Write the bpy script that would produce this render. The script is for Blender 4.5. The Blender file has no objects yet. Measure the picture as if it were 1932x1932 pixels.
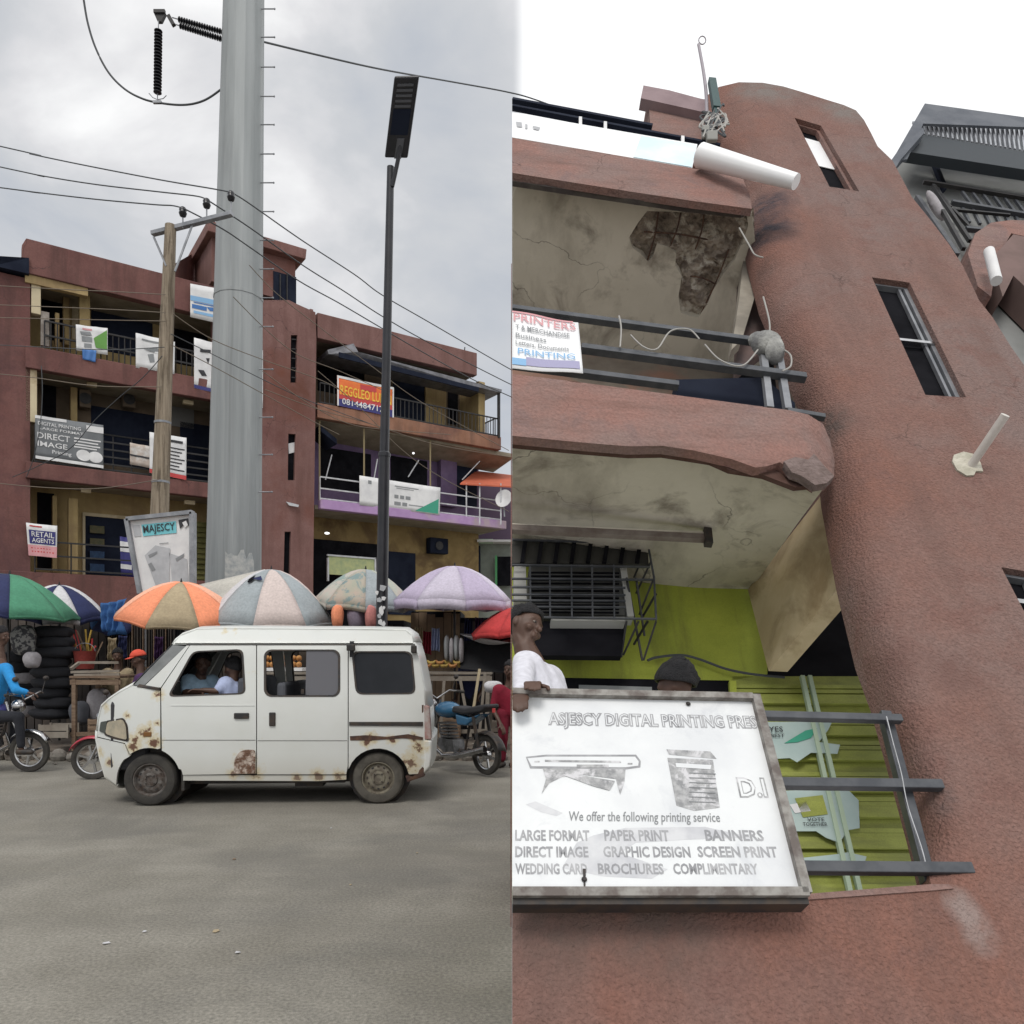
import bpy, bmesh, math, random
from mathutils import Vector, Matrix
from mathutils.geometry import delaunay_2d_cdt
from mathutils import noise as mnoise

random.seed(7)
scene = bpy.context.scene
col = scene.collection
# ------------------------------------------------------------------ camera
EYE = 1.55          # eye height above the road, metres
FOC = 1500.0        # focal length in units of a 1932-unit wide picture
CX, HZ = 966.0, 1240.0
cam_d = bpy.data.cameras.new('camera')
cam_d.sensor_width = 36.0
cam_d.lens = 36.0 * FOC / 1932.0
cam_d.shift_y = (HZ - 966.0) / 1932.0
cam_d.clip_start = 0.05
cam_d.clip_end = 3000
cam = bpy.data.objects.new('camera', cam_d)
col.objects.link(cam)
cam.location = (0, 0, EYE)
cam.rotation_euler = (math.radians(90), 0, 0)
scene.camera = cam
# ------------------------------------------------------------------ world: overcast sky
SUN_EL, SUN_AZ = 56.0, 196.0
w = bpy.data.worlds.new('World'); scene.world = w; w.use_nodes = True
nt = w.node_tree; N = nt.nodes; L = nt.links
N.clear()
out = N.new('ShaderNodeOutputWorld')
sky = N.new('ShaderNodeTexSky'); sky.sky_type = 'NISHITA'; sky.sun_disc = False
sky.sun_elevation = math.radians(SUN_EL); sky.sun_rotation = math.radians(SUN_AZ)
bgs = N.new('ShaderNodeBackground'); bgs.inputs['Strength'].default_value = 0.10
L.new(sky.outputs[0], bgs.inputs['Color'])
tc = N.new('ShaderNodeTexCoord')
mp = N.new('ShaderNodeMapping'); mp.inputs['Scale'].default_value = (1.0, 1.0, 1.7)
mp.inputs['Location'].default_value = (3.1, 0.4, 0.0)
L.new(tc.outputs['Generated'], mp.inputs['Vector'])
n1 = N.new('ShaderNodeTexNoise'); n1.inputs['Scale'].default_value = 3.4
n1.inputs['Detail'].default_value = 7; n1.inputs['Roughness'].default_value = 0.52
n1.inputs['Distortion'].default_value = 0.4
L.new(mp.outputs[0], n1.inputs['Vector'])
cr = N.new('ShaderNodeValToRGB')
e = cr.color_ramp.elements
e[0].position = 0.30; e[0].color = (0.47, 0.50, 0.55, 1)
e[1].position = 0.68; e[1].color = (0.92, 0.92, 0.92, 1)
k = e.new(0.45); k.color = (0.57, 0.585, 0.61, 1)
k = e.new(0.55); k.color = (0.70, 0.70, 0.715, 1)
L.new(n1.outputs['Fac'], cr.inputs['Fac'])
bgc = N.new('ShaderNodeBackground'); bgc.inputs['Strength'].default_value = 1.0
# the cloud cover thins and brightens towards the east (+x)
sep = N.new('ShaderNodeSeparateXYZ'); L.new(tc.outputs['Generated'], sep.inputs[0])
mr = N.new('ShaderNodeMapRange'); mr.interpolation_type = 'SMOOTHSTEP'
mr.inputs['From Min'].default_value = 0.0; mr.inputs['From Max'].default_value = 0.016
L.new(sep.outputs['X'], mr.inputs['Value'])
mxw = N.new('ShaderNodeMixRGB'); mxw.inputs['Color2'].default_value = (1.04, 1.045, 1.05, 1)
L.new(mr.outputs[0], mxw.inputs['Fac']); L.new(cr.outputs['Color'], mxw.inputs['Color1'])
L.new(mxw.outputs[0], bgc.inputs['Color'])
ms = N.new('ShaderNodeMixShader'); ms.inputs[0].default_value = 0.96
L.new(bgs.outputs[0], ms.inputs[1]); L.new(bgc.outputs[0], ms.inputs[2])
L.new(ms.outputs[0], out.inputs['Surface'])
# ------------------------------------------------------------------ sun through cloud
sd = bpy.data.lights.new('sun', 'SUN'); sd.energy = 1.5; sd.angle = math.radians(22)
sd.color = (1.0, 0.96, 0.9)
so = bpy.data.objects.new('sun', sd); col.objects.link(so)
el, az = math.radians(SUN_EL), math.radians(SUN_AZ)
sdir = Vector((math.sin(az) * math.cos(el), math.cos(az) * math.cos(el), math.sin(el)))
so.rotation_euler = sdir.to_track_quat('Z', 'Y').to_euler()
so.location = (0, 0, 30)
scene.view_settings.view_transform = 'Standard'
scene.view_settings.look = 'None'
scene.view_settings.exposure = 0.15
scene.view_settings.gamma = 1.0
scene.view_settings.use_curve_mapping = False
scene.render.engine = 'CYCLES'

# ================================================================== helpers
def V(*a): return Vector(a)
def PX(px, py, Y):
    "point at depth Y seen at picture position px, py"
    return V((px - CX) / FOC * Y, Y, EYE - (py - HZ) / FOC * Y)
def ray_plane(px, py, p0, n):
    d = V((px - CX) / FOC, 1.0, -(py - HZ) / FOC)
    o = V(0, 0, EYE)
    return o + d * ((p0 - o).dot(n) / d.dot(n))

MATS = {}
def mat(name, c1, c2=None, scale=6.0, rough=0.8, bump=0.0, bscale=60.0, metal=0.0, detail=4.0, lo=0.38, hi=0.62,
        stretch=None, c3=None, s3=1.2, lo3=0.5, hi3=0.62, spec=None, alpha=None, emit=None, coat=0.0, trans=0.0, speck=0.0, sscale=110.0, stains=(), cracks=None, streak=None):
    if name in MATS: return MATS[name]
    m = bpy.data.materials.new(name); m.use_nodes = True
    t = m.node_tree; n = t.nodes; l = t.links
    b = n['Principled BSDF']
    b.inputs['Roughness'].default_value = rough
    b.inputs['Metallic'].default_value = metal
    b.inputs['Base Color'].default_value = (*c1, 1)
    if coat: b.inputs['Coat Weight'].default_value = coat
    if trans: b.inputs['Transmission Weight'].default_value = trans
    if spec is not None: b.inputs['Specular IOR Level'].default_value = spec
    if alpha is not None: b.inputs['Alpha'].default_value = alpha
    if emit: b.inputs['Emission Color'].default_value = (*emit[0], 1); b.inputs['Emission Strength'].default_value = emit[1]
    tc = n.new('ShaderNodeTexCoord'); vec = tc.outputs['Object']
    if stretch:
        mpn = n.new('ShaderNodeMapping'); mpn.inputs['Scale'].default_value = stretch
        l.new(vec, mpn.inputs['Vector']); vec = mpn.outputs[0]
    if c2:
        nz = n.new('ShaderNodeTexNoise'); nz.inputs['Scale'].default_value = scale; nz.inputs['Detail'].default_value = detail
        nz.inputs['Roughness'].default_value = 0.6
        l.new(vec, nz.inputs['Vector'])
        r = n.new('ShaderNodeMapRange'); r.inputs['From Min'].default_value = lo; r.inputs['From Max'].default_value = hi
        l.new(nz.outputs['Fac'], r.inputs['Value'])
        mx = n.new('ShaderNodeMixRGB'); mx.inputs['Color1'].default_value = (*c1, 1); mx.inputs['Color2'].default_value = (*c2, 1)
        l.new(r.outputs[0], mx.inputs['Fac']); last = mx.outputs[0]
        if c3:
            nz3 = n.new('ShaderNodeTexNoise'); nz3.inputs['Scale'].default_value = s3; nz3.inputs['Detail'].default_value = 7
            nz3.inputs['Roughness'].default_value = 0.65; nz3.inputs['Distortion'].default_value = 0.5
            l.new(vec, nz3.inputs['Vector'])
            r3 = n.new('ShaderNodeMapRange'); r3.inputs['From Min'].default_value = lo3; r3.inputs['From Max'].default_value = hi3
            l.new(nz3.outputs['Fac'], r3.inputs['Value'])
            m3 = n.new('ShaderNodeMixRGB'); m3.inputs['Color2'].default_value = (*c3, 1)
            l.new(last, m3.inputs['Color1']); l.new(r3.outputs[0], m3.inputs['Fac']); last = m3.outputs[0]
        if speck:
            ns = n.new('ShaderNodeTexNoise'); ns.inputs['Scale'].default_value = sscale; ns.inputs['Detail'].default_value = 2
            l.new(tc.outputs['Object'], ns.inputs['Vector'])
            rs_ = n.new('ShaderNodeMapRange'); rs_.inputs['From Min'].default_value = .3; rs_.inputs['From Max'].default_value = .7
            rs_.inputs['To Min'].default_value = 1 - speck; rs_.inputs['To Max'].default_value = 1 + speck; l.new(ns.outputs['Fac'], rs_.inputs['Value'])
            vs_ = n.new('ShaderNodeVectorMath'); vs_.operation = 'SCALE'; l.new(last, vs_.inputs[0]); l.new(rs_.outputs[0], vs_.inputs['Scale']); last = vs_.outputs[0]
        if streak:      # rain streaks running down the surface: (mapping scale, colour, amount)
            mp_s = n.new('ShaderNodeMapping'); mp_s.inputs['Scale'].default_value = streak[0]; l.new(tc.outputs['Object'], mp_s.inputs['Vector'])
            nk = n.new('ShaderNodeTexNoise'); nk.inputs['Scale'].default_value = 1.0; nk.inputs['Detail'].default_value = 7; nk.inputs['Roughness'].default_value = .62; l.new(mp_s.outputs[0], nk.inputs['Vector'])
            rk = n.new('ShaderNodeMapRange'); rk.inputs['From Min'].default_value = .48; rk.inputs['From Max'].default_value = .72; rk.inputs['To Max'].default_value = streak[2]; l.new(nk.outputs['Fac'], rk.inputs['Value'])
            mk = n.new('ShaderNodeMixRGB'); mk.inputs['Color2'].default_value = (*streak[1], 1); l.new(last, mk.inputs['Color1']); l.new(rk.outputs[0], mk.inputs['Fac']); last = mk.outputs[0]
        if cracks:      # hairline cracks: (scale, width, colour)
            nw = n.new('ShaderNodeTexNoise'); nw.inputs['Scale'].default_value = cracks[0] * 2.5; nw.inputs['Detail'].default_value = 6; l.new(tc.outputs['Object'], nw.inputs['Vector'])
            aw_ = n.new('ShaderNodeVectorMath'); aw_.operation = 'MULTIPLY_ADD'; aw_.inputs[1].default_value = (.55 / cracks[0],) * 3; l.new(nw.outputs['Color'], aw_.inputs[0]); l.new(tc.outputs['Object'], aw_.inputs[2])
            vo = n.new('ShaderNodeTexVoronoi'); vo.feature = 'DISTANCE_TO_EDGE'; vo.inputs['Scale'].default_value = cracks[0]; l.new(aw_.outputs[0], vo.inputs['Vector'])
            cm = n.new('ShaderNodeMapRange'); cm.inputs['From Min'].default_value = cracks[1]; cm.inputs['From Max'].default_value = 0; l.new(vo.outputs['Distance'], cm.inputs['Value'])
            nm_ = n.new('ShaderNodeTexNoise'); nm_.inputs['Scale'].default_value = cracks[0] * .8; l.new(tc.outputs['Object'], nm_.inputs['Vector'])
            rm_ = n.new('ShaderNodeMapRange'); rm_.inputs['From Min'].default_value = .5; rm_.inputs['From Max'].default_value = .62; rm_.inputs['To Max'].default_value = .8; l.new(nm_.outputs['Fac'], rm_.inputs['Value'])
            mm_ = n.new('ShaderNodeMath'); mm_.operation = 'MULTIPLY'; l.new(cm.outputs[0], mm_.inputs[0]); l.new(rm_.outputs[0], mm_.inputs[1])
            mc_ = n.new('ShaderNodeMixRGB'); mc_.inputs['Color2'].default_value = (*cracks[2], 1); l.new(last, mc_.inputs['Color1']); l.new(mm_.outputs[0], mc_.inputs['Fac']); last = mc_.outputs[0]
        for (pt_w, rr_, cc_) in stains:     # soot and water stains, fixed to the wall
            gp_ = n.new('ShaderNodeNewGeometry'); dd_ = n.new('ShaderNodeVectorMath'); dd_.operation = 'DISTANCE'; dd_.inputs[1].default_value = tuple(pt_w)
            l.new(gp_.outputs['Position'], dd_.inputs[0])
            nq = n.new('ShaderNodeTexNoise'); nq.inputs['Scale'].default_value = 3.5 / max(rr_, .2); nq.inputs['Detail'].default_value = 6; l.new(gp_.outputs['Position'], nq.inputs['Vector'])
            q_ = n.new('ShaderNodeMapRange'); q_.inputs['From Min'].default_value = rr_; q_.inputs['From Max'].default_value = 0; q_.inputs['To Max'].default_value = 1.5; l.new(dd_.outputs['Value'], q_.inputs['Value'])
            mq = n.new('ShaderNodeMath'); mq.operation = 'MULTIPLY'; mq.use_clamp = True; l.new(q_.outputs[0], mq.inputs[0])
            m5 = n.new('ShaderNodeMapRange'); m5.inputs['From Min'].default_value = .3; m5.inputs['From Max'].default_value = .65; m5.inputs['To Min'].default_value = .3; m5.inputs['To Max'].default_value = 1.1; l.new(nq.outputs['Fac'], m5.inputs['Value']); l.new(m5.outputs[0], mq.inputs[1])
            mz = n.new('ShaderNodeMixRGB'); mz.inputs['Color2'].default_value = (*cc_, 1); l.new(last, mz.inputs['Color1']); l.new(mq.outputs[0], mz.inputs['Fac']); last = mz.outputs[0]
        l.new(last, b.inputs['Base Color'])
    if bump:
        nb = n.new('ShaderNodeTexNoise'); nb.inputs['Scale'].default_value = bscale; nb.inputs['Detail'].default_value = 3
        l.new(tc.outputs['Object'], nb.inputs['Vector'])
        bp = n.new('ShaderNodeBump'); bp.inputs['Strength'].default_value = bump; bp.inputs['Distance'].default_value = 0.02
        l.new(nb.outputs['Fac'], bp.inputs['Height']); l.new(bp.outputs[0], b.inputs['Normal'])
    MATS[name] = m
    return m

ROOTM = {}
def tag(o, label=None, cat=None, group=None, kind=None):
    if label: o['label'] = label
    if cat: o['category'] = cat
    if group: o['group'] = group
    if kind: o['kind'] = kind
    return o
def thing(name, label, cat, base=(0, 0, 0), group=None, rot=None):
    o = bpy.data.objects.new(name, None); col.objects.link(o)
    o.empty_display_size = 0.2
    M = Matrix.Translation(Vector(base))
    if rot is not None: M = M @ rot.to_4x4()
    o.matrix_world = M
    ROOTM[o.name] = M
    return tag(o, label, cat, group)
def root_matrix(o):
    while o.parent is not None: o = o.parent
    return ROOTM.get(o.name, Matrix.Identity(4))

NEAR = [False]
class MB:
    "collects shapes in world space and links them as one mesh object"
    def __init__(s, X=None):
        s.v = []; s.f = []; s.mi = []; s.X = X or Matrix.Identity(4); s.cur = 0
    def add(s, vs, fs):
        b = len(s.v)
        s.v += [s.X @ Vector(p) for p in vs]
        s.f += [tuple(i + b for i in f) for f in fs]
        s.mi += [s.cur] * len(fs)
        return s
    def box(s, c, d, R=None):
        c = Vector(c); hx, hy, hz = d[0] / 2, d[1] / 2, d[2] / 2
        vs = [Vector((x, y, z)) for x in (-hx, hx) for y in (-hy, hy) for z in (-hz, hz)]
        if R is not None: vs = [R @ p for p in vs]
        return s.add([c + p for p in vs], [(0, 1, 3, 2), (4, 6, 7, 5), (0, 4, 5, 1), (2, 3, 7, 6), (0, 2, 6, 4), (1, 5, 7, 3)])
    def bb(s, a, b):
        a = Vector(a); b = Vector(b)
        return s.box((a + b) / 2, [abs(q) for q in (b - a)])
    def prism(s, pts, d):
        "closed polygon pts (3D) extruded by vector d"
        d = Vector(d); n = len(pts); pts = [Vector(p) for p in pts]
        vs = pts + [p + d for p in pts]
        fs = [tuple(range(n)), tuple(range(2 * n - 1, n - 1, -1))]
        fs += [(i, i + n, (i + 1) % n + n, (i + 1) % n) for i in range(n)]
        return s.add(vs, fs)
    def tube(s, pts, r, n=8, caps=True, flat=1.0):
        pts = [Vector(p) for p in pts]
        if not hasattr(r, '__len__'): r = [r] * len(pts)
        vs = []; fs = []
        for i, p in enumerate(pts):
            a = pts[max(i - 1, 0)]; b = pts[min(i + 1, len(pts) - 1)]
            d = (b - a).normalized()
            up = V(0, 0, 1) if abs(d.z) < 0.9 else V(0, 1, 0)
            x = d.cross(up).normalized(); y = x.cross(d).normalized()
            for k in range(n):
                t = 2 * math.pi * k / n
                vs.append(p + x * (r[i] * math.cos(t)) + y * (r[i] * math.sin(t) * flat))
        for i in range(len(pts) - 1):
            for k in range(n):
                a = i * n + k; b = i * n + (k + 1) % n
                fs.append((a, b, b + n, a + n))
        if caps:
            fs.append(tuple(range(n - 1, -1, -1))); fs.append(tuple(range((len(pts) - 1) * n, len(pts) * n)))
        return s.add(vs, fs)
    def bar(s, a, b, wd, ht, up=(0, 0, 1)):
        "rectangular bar from a to b"
        a = Vector(a); b = Vector(b); d = (b - a).normalized(); up = Vector(up)
        x = d.cross(up)
        if x.length < 1e-4: x = d.cross(V(1, 0, 0))
        x.normalize(); y = x.cross(d).normalized()
        q = [x * (sx * wd / 2) + y * (sy * ht / 2) for sx, sy in ((-1, -1), (1, -1), (1, 1), (-1, 1))]
        return s.add([a + p for p in q] + [b + p for p in q], [(3, 2, 1, 0), (4, 5, 6, 7), (0, 1, 5, 4), (1, 2, 6, 5), (2, 3, 7, 6), (3, 0, 4, 7)])
    def ball(s, c, r, nu=12, nv=8, R=None):
        c = Vector(c)
        if not hasattr(r, '__len__'): r = (r, r, r)
        vs = [V(0, 0, -r[2])]; fs = []
        for j in range(1, nv):
            t = -math.pi / 2 + math.pi * j / nv
            for i in range(nu):
                a = 2 * math.pi * i / nu
                vs.append(V(r[0] * math.cos(t) * math.cos(a), r[1] * math.cos(t) * math.sin(a), r[2] * math.sin(t)))
        vs.append(V(0, 0, r[2])); top = len(vs) - 1
        for i in range(nu):
            fs.append((0, 1 + (i + 1) % nu, 1 + i))
            fs.append((top, top - nu + i, top - nu + (i + 1) % nu))
        for j in range(nv - 2):
            for i in range(nu):
                a = 1 + j * nu + i; b = 1 + j * nu + (i + 1) % nu
                fs.append((a, b, b + nu, a + nu))
        if R is not None: vs = [R @ p for p in vs]
        return s.add([c + p for p in vs], fs)
    def lathe(s, c, axis, prof, n=24, close=True):
        "prof: list of (radius, offset along axis)"
        c = Vector(c); ax = Vector(axis).normalized()
        up = V(0, 0, 1) if abs(ax.z) < 0.9 else V(1, 0, 0)
        x = ax.cross(up).normalized(); y = ax.cross(x).normalized()
        vs = []; fs = []
        for r, h in prof:
            for k in range(n):
                t = 2 * math.pi * k / n
                vs.append(c + ax * h + x * (r * math.cos(t)) + y * (r * math.sin(t)))
        m = len(prof)
        for i in range(m - 1):
            for k in range(n):
                a = i * n + k; b = i * n + (k + 1) % n
                fs.append((a, b, b + n, a + n))
        if close:
            fs.append(tuple(range(n))); fs.append(tuple(range((m - 1) * n, m * n)))
        return s.add(vs, fs)
    def grid(s, nu, nv, fn):
        vs = [fn(i / nu, j / nv) for j in range(nv + 1) for i in range(nu + 1)]
        fs = [(j * (nu + 1) + i, j * (nu + 1) + i + 1, (j + 1) * (nu + 1) + i + 1, (j + 1) * (nu + 1) + i) for j in range(nv) for i in range(nu)]
        return s.add(vs, fs)
    def build(s, name, m, parent=None, smooth=None, solid=None, bevel=None, label=None, recalc=True):
        me = bpy.data.meshes.new(name)
        o = bpy.data.objects.new(name, me)
        if NEAR[0]:
            for p in s.v: p.x = max(p.x, .001)      # the near building ends at its party line
        if parent is not None:
            M = root_matrix(parent)
        else:
            c = Vector((0, 0, 0))
            for p in s.v: c += p
            c /= max(1, len(s.v)); c.z = min(p.z for p in s.v)
            M = Matrix.Translation(c)
        Mi = M.inverted()
        me.from_pydata([Mi @ p for p in s.v], [], s.f)
        ms_ = m if isinstance(m, (list, tuple)) else [m]
        for q in ms_: me.materials.append(q)
        if len(ms_) > 1: me.polygons.foreach_set('material_index', s.mi)
        if recalc:
            bm = bmesh.new(); bm.from_mesh(me)
            bmesh.ops.recalc_face_normals(bm, faces=bm.faces); bm.to_mesh(me); bm.free()
        if smooth is not None:
            me.polygons.foreach_set('use_smooth', [True] * len(me.polygons))
            me.set_sharp_from_angle(angle=math.radians(smooth))
        me.update()
        col.objects.link(o)
        if parent is not None: o.parent = parent
        else:
            o.matrix_world = M; ROOTM[o.name] = M
        if solid:
            md = o.modifiers.new('thickness', 'SOLIDIFY'); md.thickness = solid; md.offset = 0
        if bevel:
            md = o.modifiers.new('bevel', 'BEVEL'); md.width = bevel; md.segments = 2; md.limit_method = 'ANGLE'; md.angle_limit = math.radians(40)
        if label: o['label'] = label
        return o
def dup(o, delta):
    "copy of a part, moved by a world-space delta"
    c = o.copy(); col.objects.link(c); c.parent = o.parent
    M = root_matrix(o).to_3x3().inverted()
    c.location = o.location + M @ Vector(delta)
    return c
def copy_tree(o, M=None, parent=None, label=None):
    c = o.copy(); col.objects.link(c); c.parent = parent
    if parent is None and M is not None:
        c.matrix_world = M; ROOTM[c.name] = M
    if label: c['label'] = label
    for ch in [q for q in bpy.data.objects if q.parent == o]: copy_tree(ch, None, c)
    return c

def inside(p, poly):
    x, y = p; r = False; n = len(poly)
    for i in range(n):
        x1, y1 = poly[i]; x2, y2 = poly[(i + 1) % n]
        if (y1 > y) != (y2 > y) and x < (x2 - x1) * (y - y1) / (y2 - y1) + x1: r = not r
    return r
def cdt(outline, holes=(), step=None):
    pts = []; edges = []
    for loop in [outline] + list(holes):
        dense = []
        n = len(loop)
        for i in range(n):
            a = Vector(loop[i]); b = Vector(loop[(i + 1) % n]); dense.append(a)
            if step:
                k = int((b - a).length / step)
                for j in range(1, k + 1): dense.append(a.lerp(b, j / (k + 1)))
        b0 = len(pts); pts += dense
        edges += [(b0 + i, b0 + (i + 1) % len(dense)) for i in range(len(dense))]
    if step:
        xs = [p[0] for p in outline]; ys = [p[1] for p in outline]
        x = min(xs) + step / 2
        while x < max(xs):
            y = min(ys) + step / 2
            while y < max(ys):
                q = (x + random.uniform(-.1, .1) * step, y + random.uniform(-.1, .1) * step)
                if inside(q, outline) and not any(inside(q, h) for h in holes):
                    if min((Vector(q) - Vector(e)).length for e in pts[:len(edges)]) > step * 0.45: pts.append(Vector(q))
                y += step
            x += step
    r = delaunay_2d_cdt([Vector(p) for p in pts], edges, [], 0, 1e-5)
    vs, es, fs = r[0], r[1], r[2]
    keep = []
    for f in fs:
        c = sum((vs[i] for i in f), Vector((0, 0))) / len(f)
        if inside(c, outline) and not any(inside(c, h) for h in holes): keep.append(tuple(f))
    return vs, keep
def slab2d(mb, outline, holes, fmap, thick, step=None):
    "triangulated sheet with holes, mapped to 3D and given real thickness along vector thick"
    vs, fs = cdt(outline, holes, step)
    front = [fmap(p[0], p[1]) for p in vs]
    thick = Vector(thick); nb = len(front)
    cnt = {}
    for f in fs:
        for i in range(3):
            a, b = f[i], f[(i + 1) % 3]; cnt.setdefault((min(a, b), max(a, b)), []).append((a, b))
    faces = list(fs) + [tuple(i + nb for i in reversed(f)) for f in fs]
    for kk, lst in cnt.items():
        if len(lst) == 1:
            a, b = lst[0]; faces.append((a, a + nb, b + nb, b))
    mb.add(front + [p + thick for p in front], faces)

# ---- writing
def text_geo(s, bold=0.0, font_shear=0.0):
    cu = bpy.data.curves.new('t', 'FONT'); cu.body = s; cu.offset = bold; cu.shear = font_shear
    cu.resolution_u = 2
    o = bpy.data.objects.new('t', cu); col.objects.link(o)
    me = bpy.data.meshes.new_from_object(o)
    vs = [v.co.copy() for v in me.vertices]; fs = [tuple(p.vertices) for p in me.polygons]
    bpy.data.objects.remove(o); bpy.data.curves.remove(cu); bpy.data.meshes.remove(me)
    return vs, fs
class Sheet:
    "a flat or gently waving sheet given by its four corners: TL, TR, BR, BL"
    def __init__(s, tl, tr, br, bl, wave=0.0, waves=2.0, nrm=None):
        s.c = [Vector(p) for p in (tl, tr, br, bl)]
        n = (s.c[1] - s.c[0]).cross(s.c[3] - s.c[0]).normalized()
        if nrm is not None and n.dot(Vector(nrm)) < 0: n = -n
        elif nrm is None and n.y > 0: n = -n
        s.n = n; s.wave = wave; s.waves = waves
    def P(s, u, v, off=0.0):
        a = s.c[0].lerp(s.c[1], u); b = s.c[3].lerp(s.c[2], u)
        wv = s.wave * math.sin(2 * math.pi * s.waves * u + 2.2 * v)
        sag = -abs(s.wave) * 1.5 * math.sin(math.pi * u) * (1 - 2 * v) * 0.4
        return a.lerp(b, v) + s.n * (off + wv) + V(0, 0, sag)
    def base(s, name, m, parent, thick=0.004, nu=14, nv=6):
        mb = MB(); mb.grid(nu, nv, lambda u, v: s.P(u, v))
        return mb.build(name, m, parent, smooth=40, solid=thick, recalc=False)
    def poly(s, mb, pts, off=0.006):
        mb.add([s.P(u, v, off) for u, v in pts], [tuple(range(len(pts)))])
    def rect(s, mb, u0, v0, u1, v1, off=0.006):
        n = max(1, int(abs(u1 - u0) * 12))
        mb.grid(n, 2, lambda a, b: s.P(u0 + (u1 - u0) * a, v0 + (v1 - v0) * b, off))
    def text(s, mb, st, u0, v0, u1, v1, off=0.009, bold=0.01, shear=0.0):
        vs, fs = text_geo(st, bold, shear)
        if not vs: return
        x0 = min(p.x for p in vs); x1 = max(p.x for p in vs); y0 = min(p.y for p in vs); y1 = max(p.y for p in vs)
        mb.add([s.P(u0 + (p.x - x0) / (x1 - x0) * (u1 - u0), v1 - (p.y - y0) / (y1 - y0) * (v1 - v0), off) for p in vs], fs)

# ================================================================== materials
ASPH = mat('asphalt', (.205, .192, .162), (.265, .25, .215), scale=1.3, rough=.92, bump=.5, bscale=140, detail=12, c3=(.155, .148, .132), s3=.55, lo3=.48, hi3=.72, speck=.26, sscale=55, streak=((.12, .9, 1), (.155, .145, .125), .6))
DIRT = mat('dirt', (.13, .105, .085), (.2, .17, .14), scale=5, rough=1, bump=.6, bscale=40)
STONE = mat('stone', (.16, .14, .12), (.28, .26, .23), scale=7, rough=.95, bump=.6, bscale=30)
MAROON = mat('maroon_plaster', (.135, .056, .050), (.175, .080, .070), scale=1.3, rough=.9, bump=.2, bscale=25, detail=8, speck=.08, sscale=20, streak=((2.2, 2.2, .22), (.07, .035, .03), .75), cracks=(.7, .008, (.05, .03, .03)), c3=(.10, .045, .045), s3=.5, lo3=.52, hi3=.68)
MAUVE = mat('mauve_plaster', (.175, .090, .08), (.215, .115, .103), scale=1.2, rough=.9, streak=((2.2, 2.2, .22), (.11, .05, .04), .7), cracks=(.7, .008, (.06, .03, .03)), speck=.08, sscale=20, stains=((PX(515, 720, 26.6), 1.1, (.16, .055, .035)), (PX(560, 740, 26.8), 1.0, (.13, .05, .035)), (PX(505, 830, 26.6), .9, (.12, .045, .04))), bump=.2, bscale=25, detail=8, c3=(.16, .065, .05), s3=.35, lo3=.5, hi3=.66)
ORANGEB = mat('orange_brown_plaster', (.24, .115, .07), (.29, .15, .1), scale=1.5, rough=.9, streak=((2.5, 2.5, .4), (.1, .055, .04), .7), bump=.2, bscale=25, c3=(.17, .08, .06), s3=.6)
CREAM = mat('cream_plaster', (.36, .265, .12), (.44, .33, .16), scale=1.4, rough=.9, streak=((2.5, 2.5, .3), (.2, .13, .07), .6), detail=8, c3=(.26, .18, .09), s3=.6, lo3=.5, hi3=.7)
CREAMP = mat('cream_plaster_pale', (.5, .42, .28), (.58, .5, .34), scale=1.4, rough=.9, detail=8, c3=(.36, .28, .17), s3=.9)
DIMW = mat('dim_shaded_wall', (.10, .075, .052), (.15, .11, .075), scale=1.5, rough=.9)  # dark tone carries the shade inside the balcony recesses
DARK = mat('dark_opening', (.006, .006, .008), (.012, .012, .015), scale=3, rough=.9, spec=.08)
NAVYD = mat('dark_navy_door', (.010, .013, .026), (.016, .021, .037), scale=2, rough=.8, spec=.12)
IRON = mat('black_iron', (.018, .018, .02), (.03, .028, .028), scale=9, rough=.5, metal=.3)
WHITE_RAIL = mat('white_rail_paint', (.55, .56, .58), (.42, .42, .44), scale=6, rough=.5)
PURPLE = mat('lilac_paint', (.36, .22, .42), (.42, .27, .48), scale=2, rough=.8, c3=(.42, .33, .36), s3=.7)
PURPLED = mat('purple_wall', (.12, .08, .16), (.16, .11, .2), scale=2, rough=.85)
SOFF = mat('soffit_concrete', (.22, .19, .14), (.3, .26, .2), scale=2, rough=.95)
SHEETM = mat('zinc_sheet', (.12, .12, .13), (.2, .2, .22), scale=4, rough=.5, metal=.4)
WHITE = mat('white_print', (.72, .72, .72), (.62, .62, .63), scale=3, rough=.55)
WHITEB = mat('bright_white_panel', (.86, .87, .88), (.82, .83, .85), scale=2, rough=.4)
INK = mat('black_ink', (.025, .025, .03), rough=.6)
GREYINK = mat('grey_ink', (.22, .23, .24), rough=.6)
LGREYINK = mat('pale_grey_ink', (.45, .46, .48), (.38, .39, .41), scale=5, rough=.6)
REDINK = mat('red_ink', (.5, .05, .05), rough=.6)
PINKINK = mat('pink_ink', (.62, .3, .32), rough=.6)
BLUEINK = mat('blue_ink', (.05, .16, .42), rough=.6)
SKYINK = mat('sky_blue_ink', (.22, .42, .66), rough=.6)
GREENINK = mat('green_ink', (.04, .3, .2), rough=.6)
LEAFINK = mat('leaf_green_ink', (.12, .3, .06), rough=.6)
TEALINK = mat('turquoise_ink', (.16, .5, .56), rough=.6)
ORANGEINK = mat('orange_ink', (.72, .13, .03), (.8, .2, .04), scale=2, rough=.6)
YELLOWINK = mat('yellow_ink', (.8, .52, .06), rough=.6)
NAVYINK = mat('navy_ink', (.03, .03, .16), rough=.6)
GALV = mat('galvanised_steel', (.27, .29, .295), (.35, .37, .375), scale=1.6, rough=.62, metal=.15, detail=8, stretch=(2.5, 2.5, .12), c3=(.23, .245, .25), s3=1.1, lo3=.5, hi3=.66)
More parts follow.
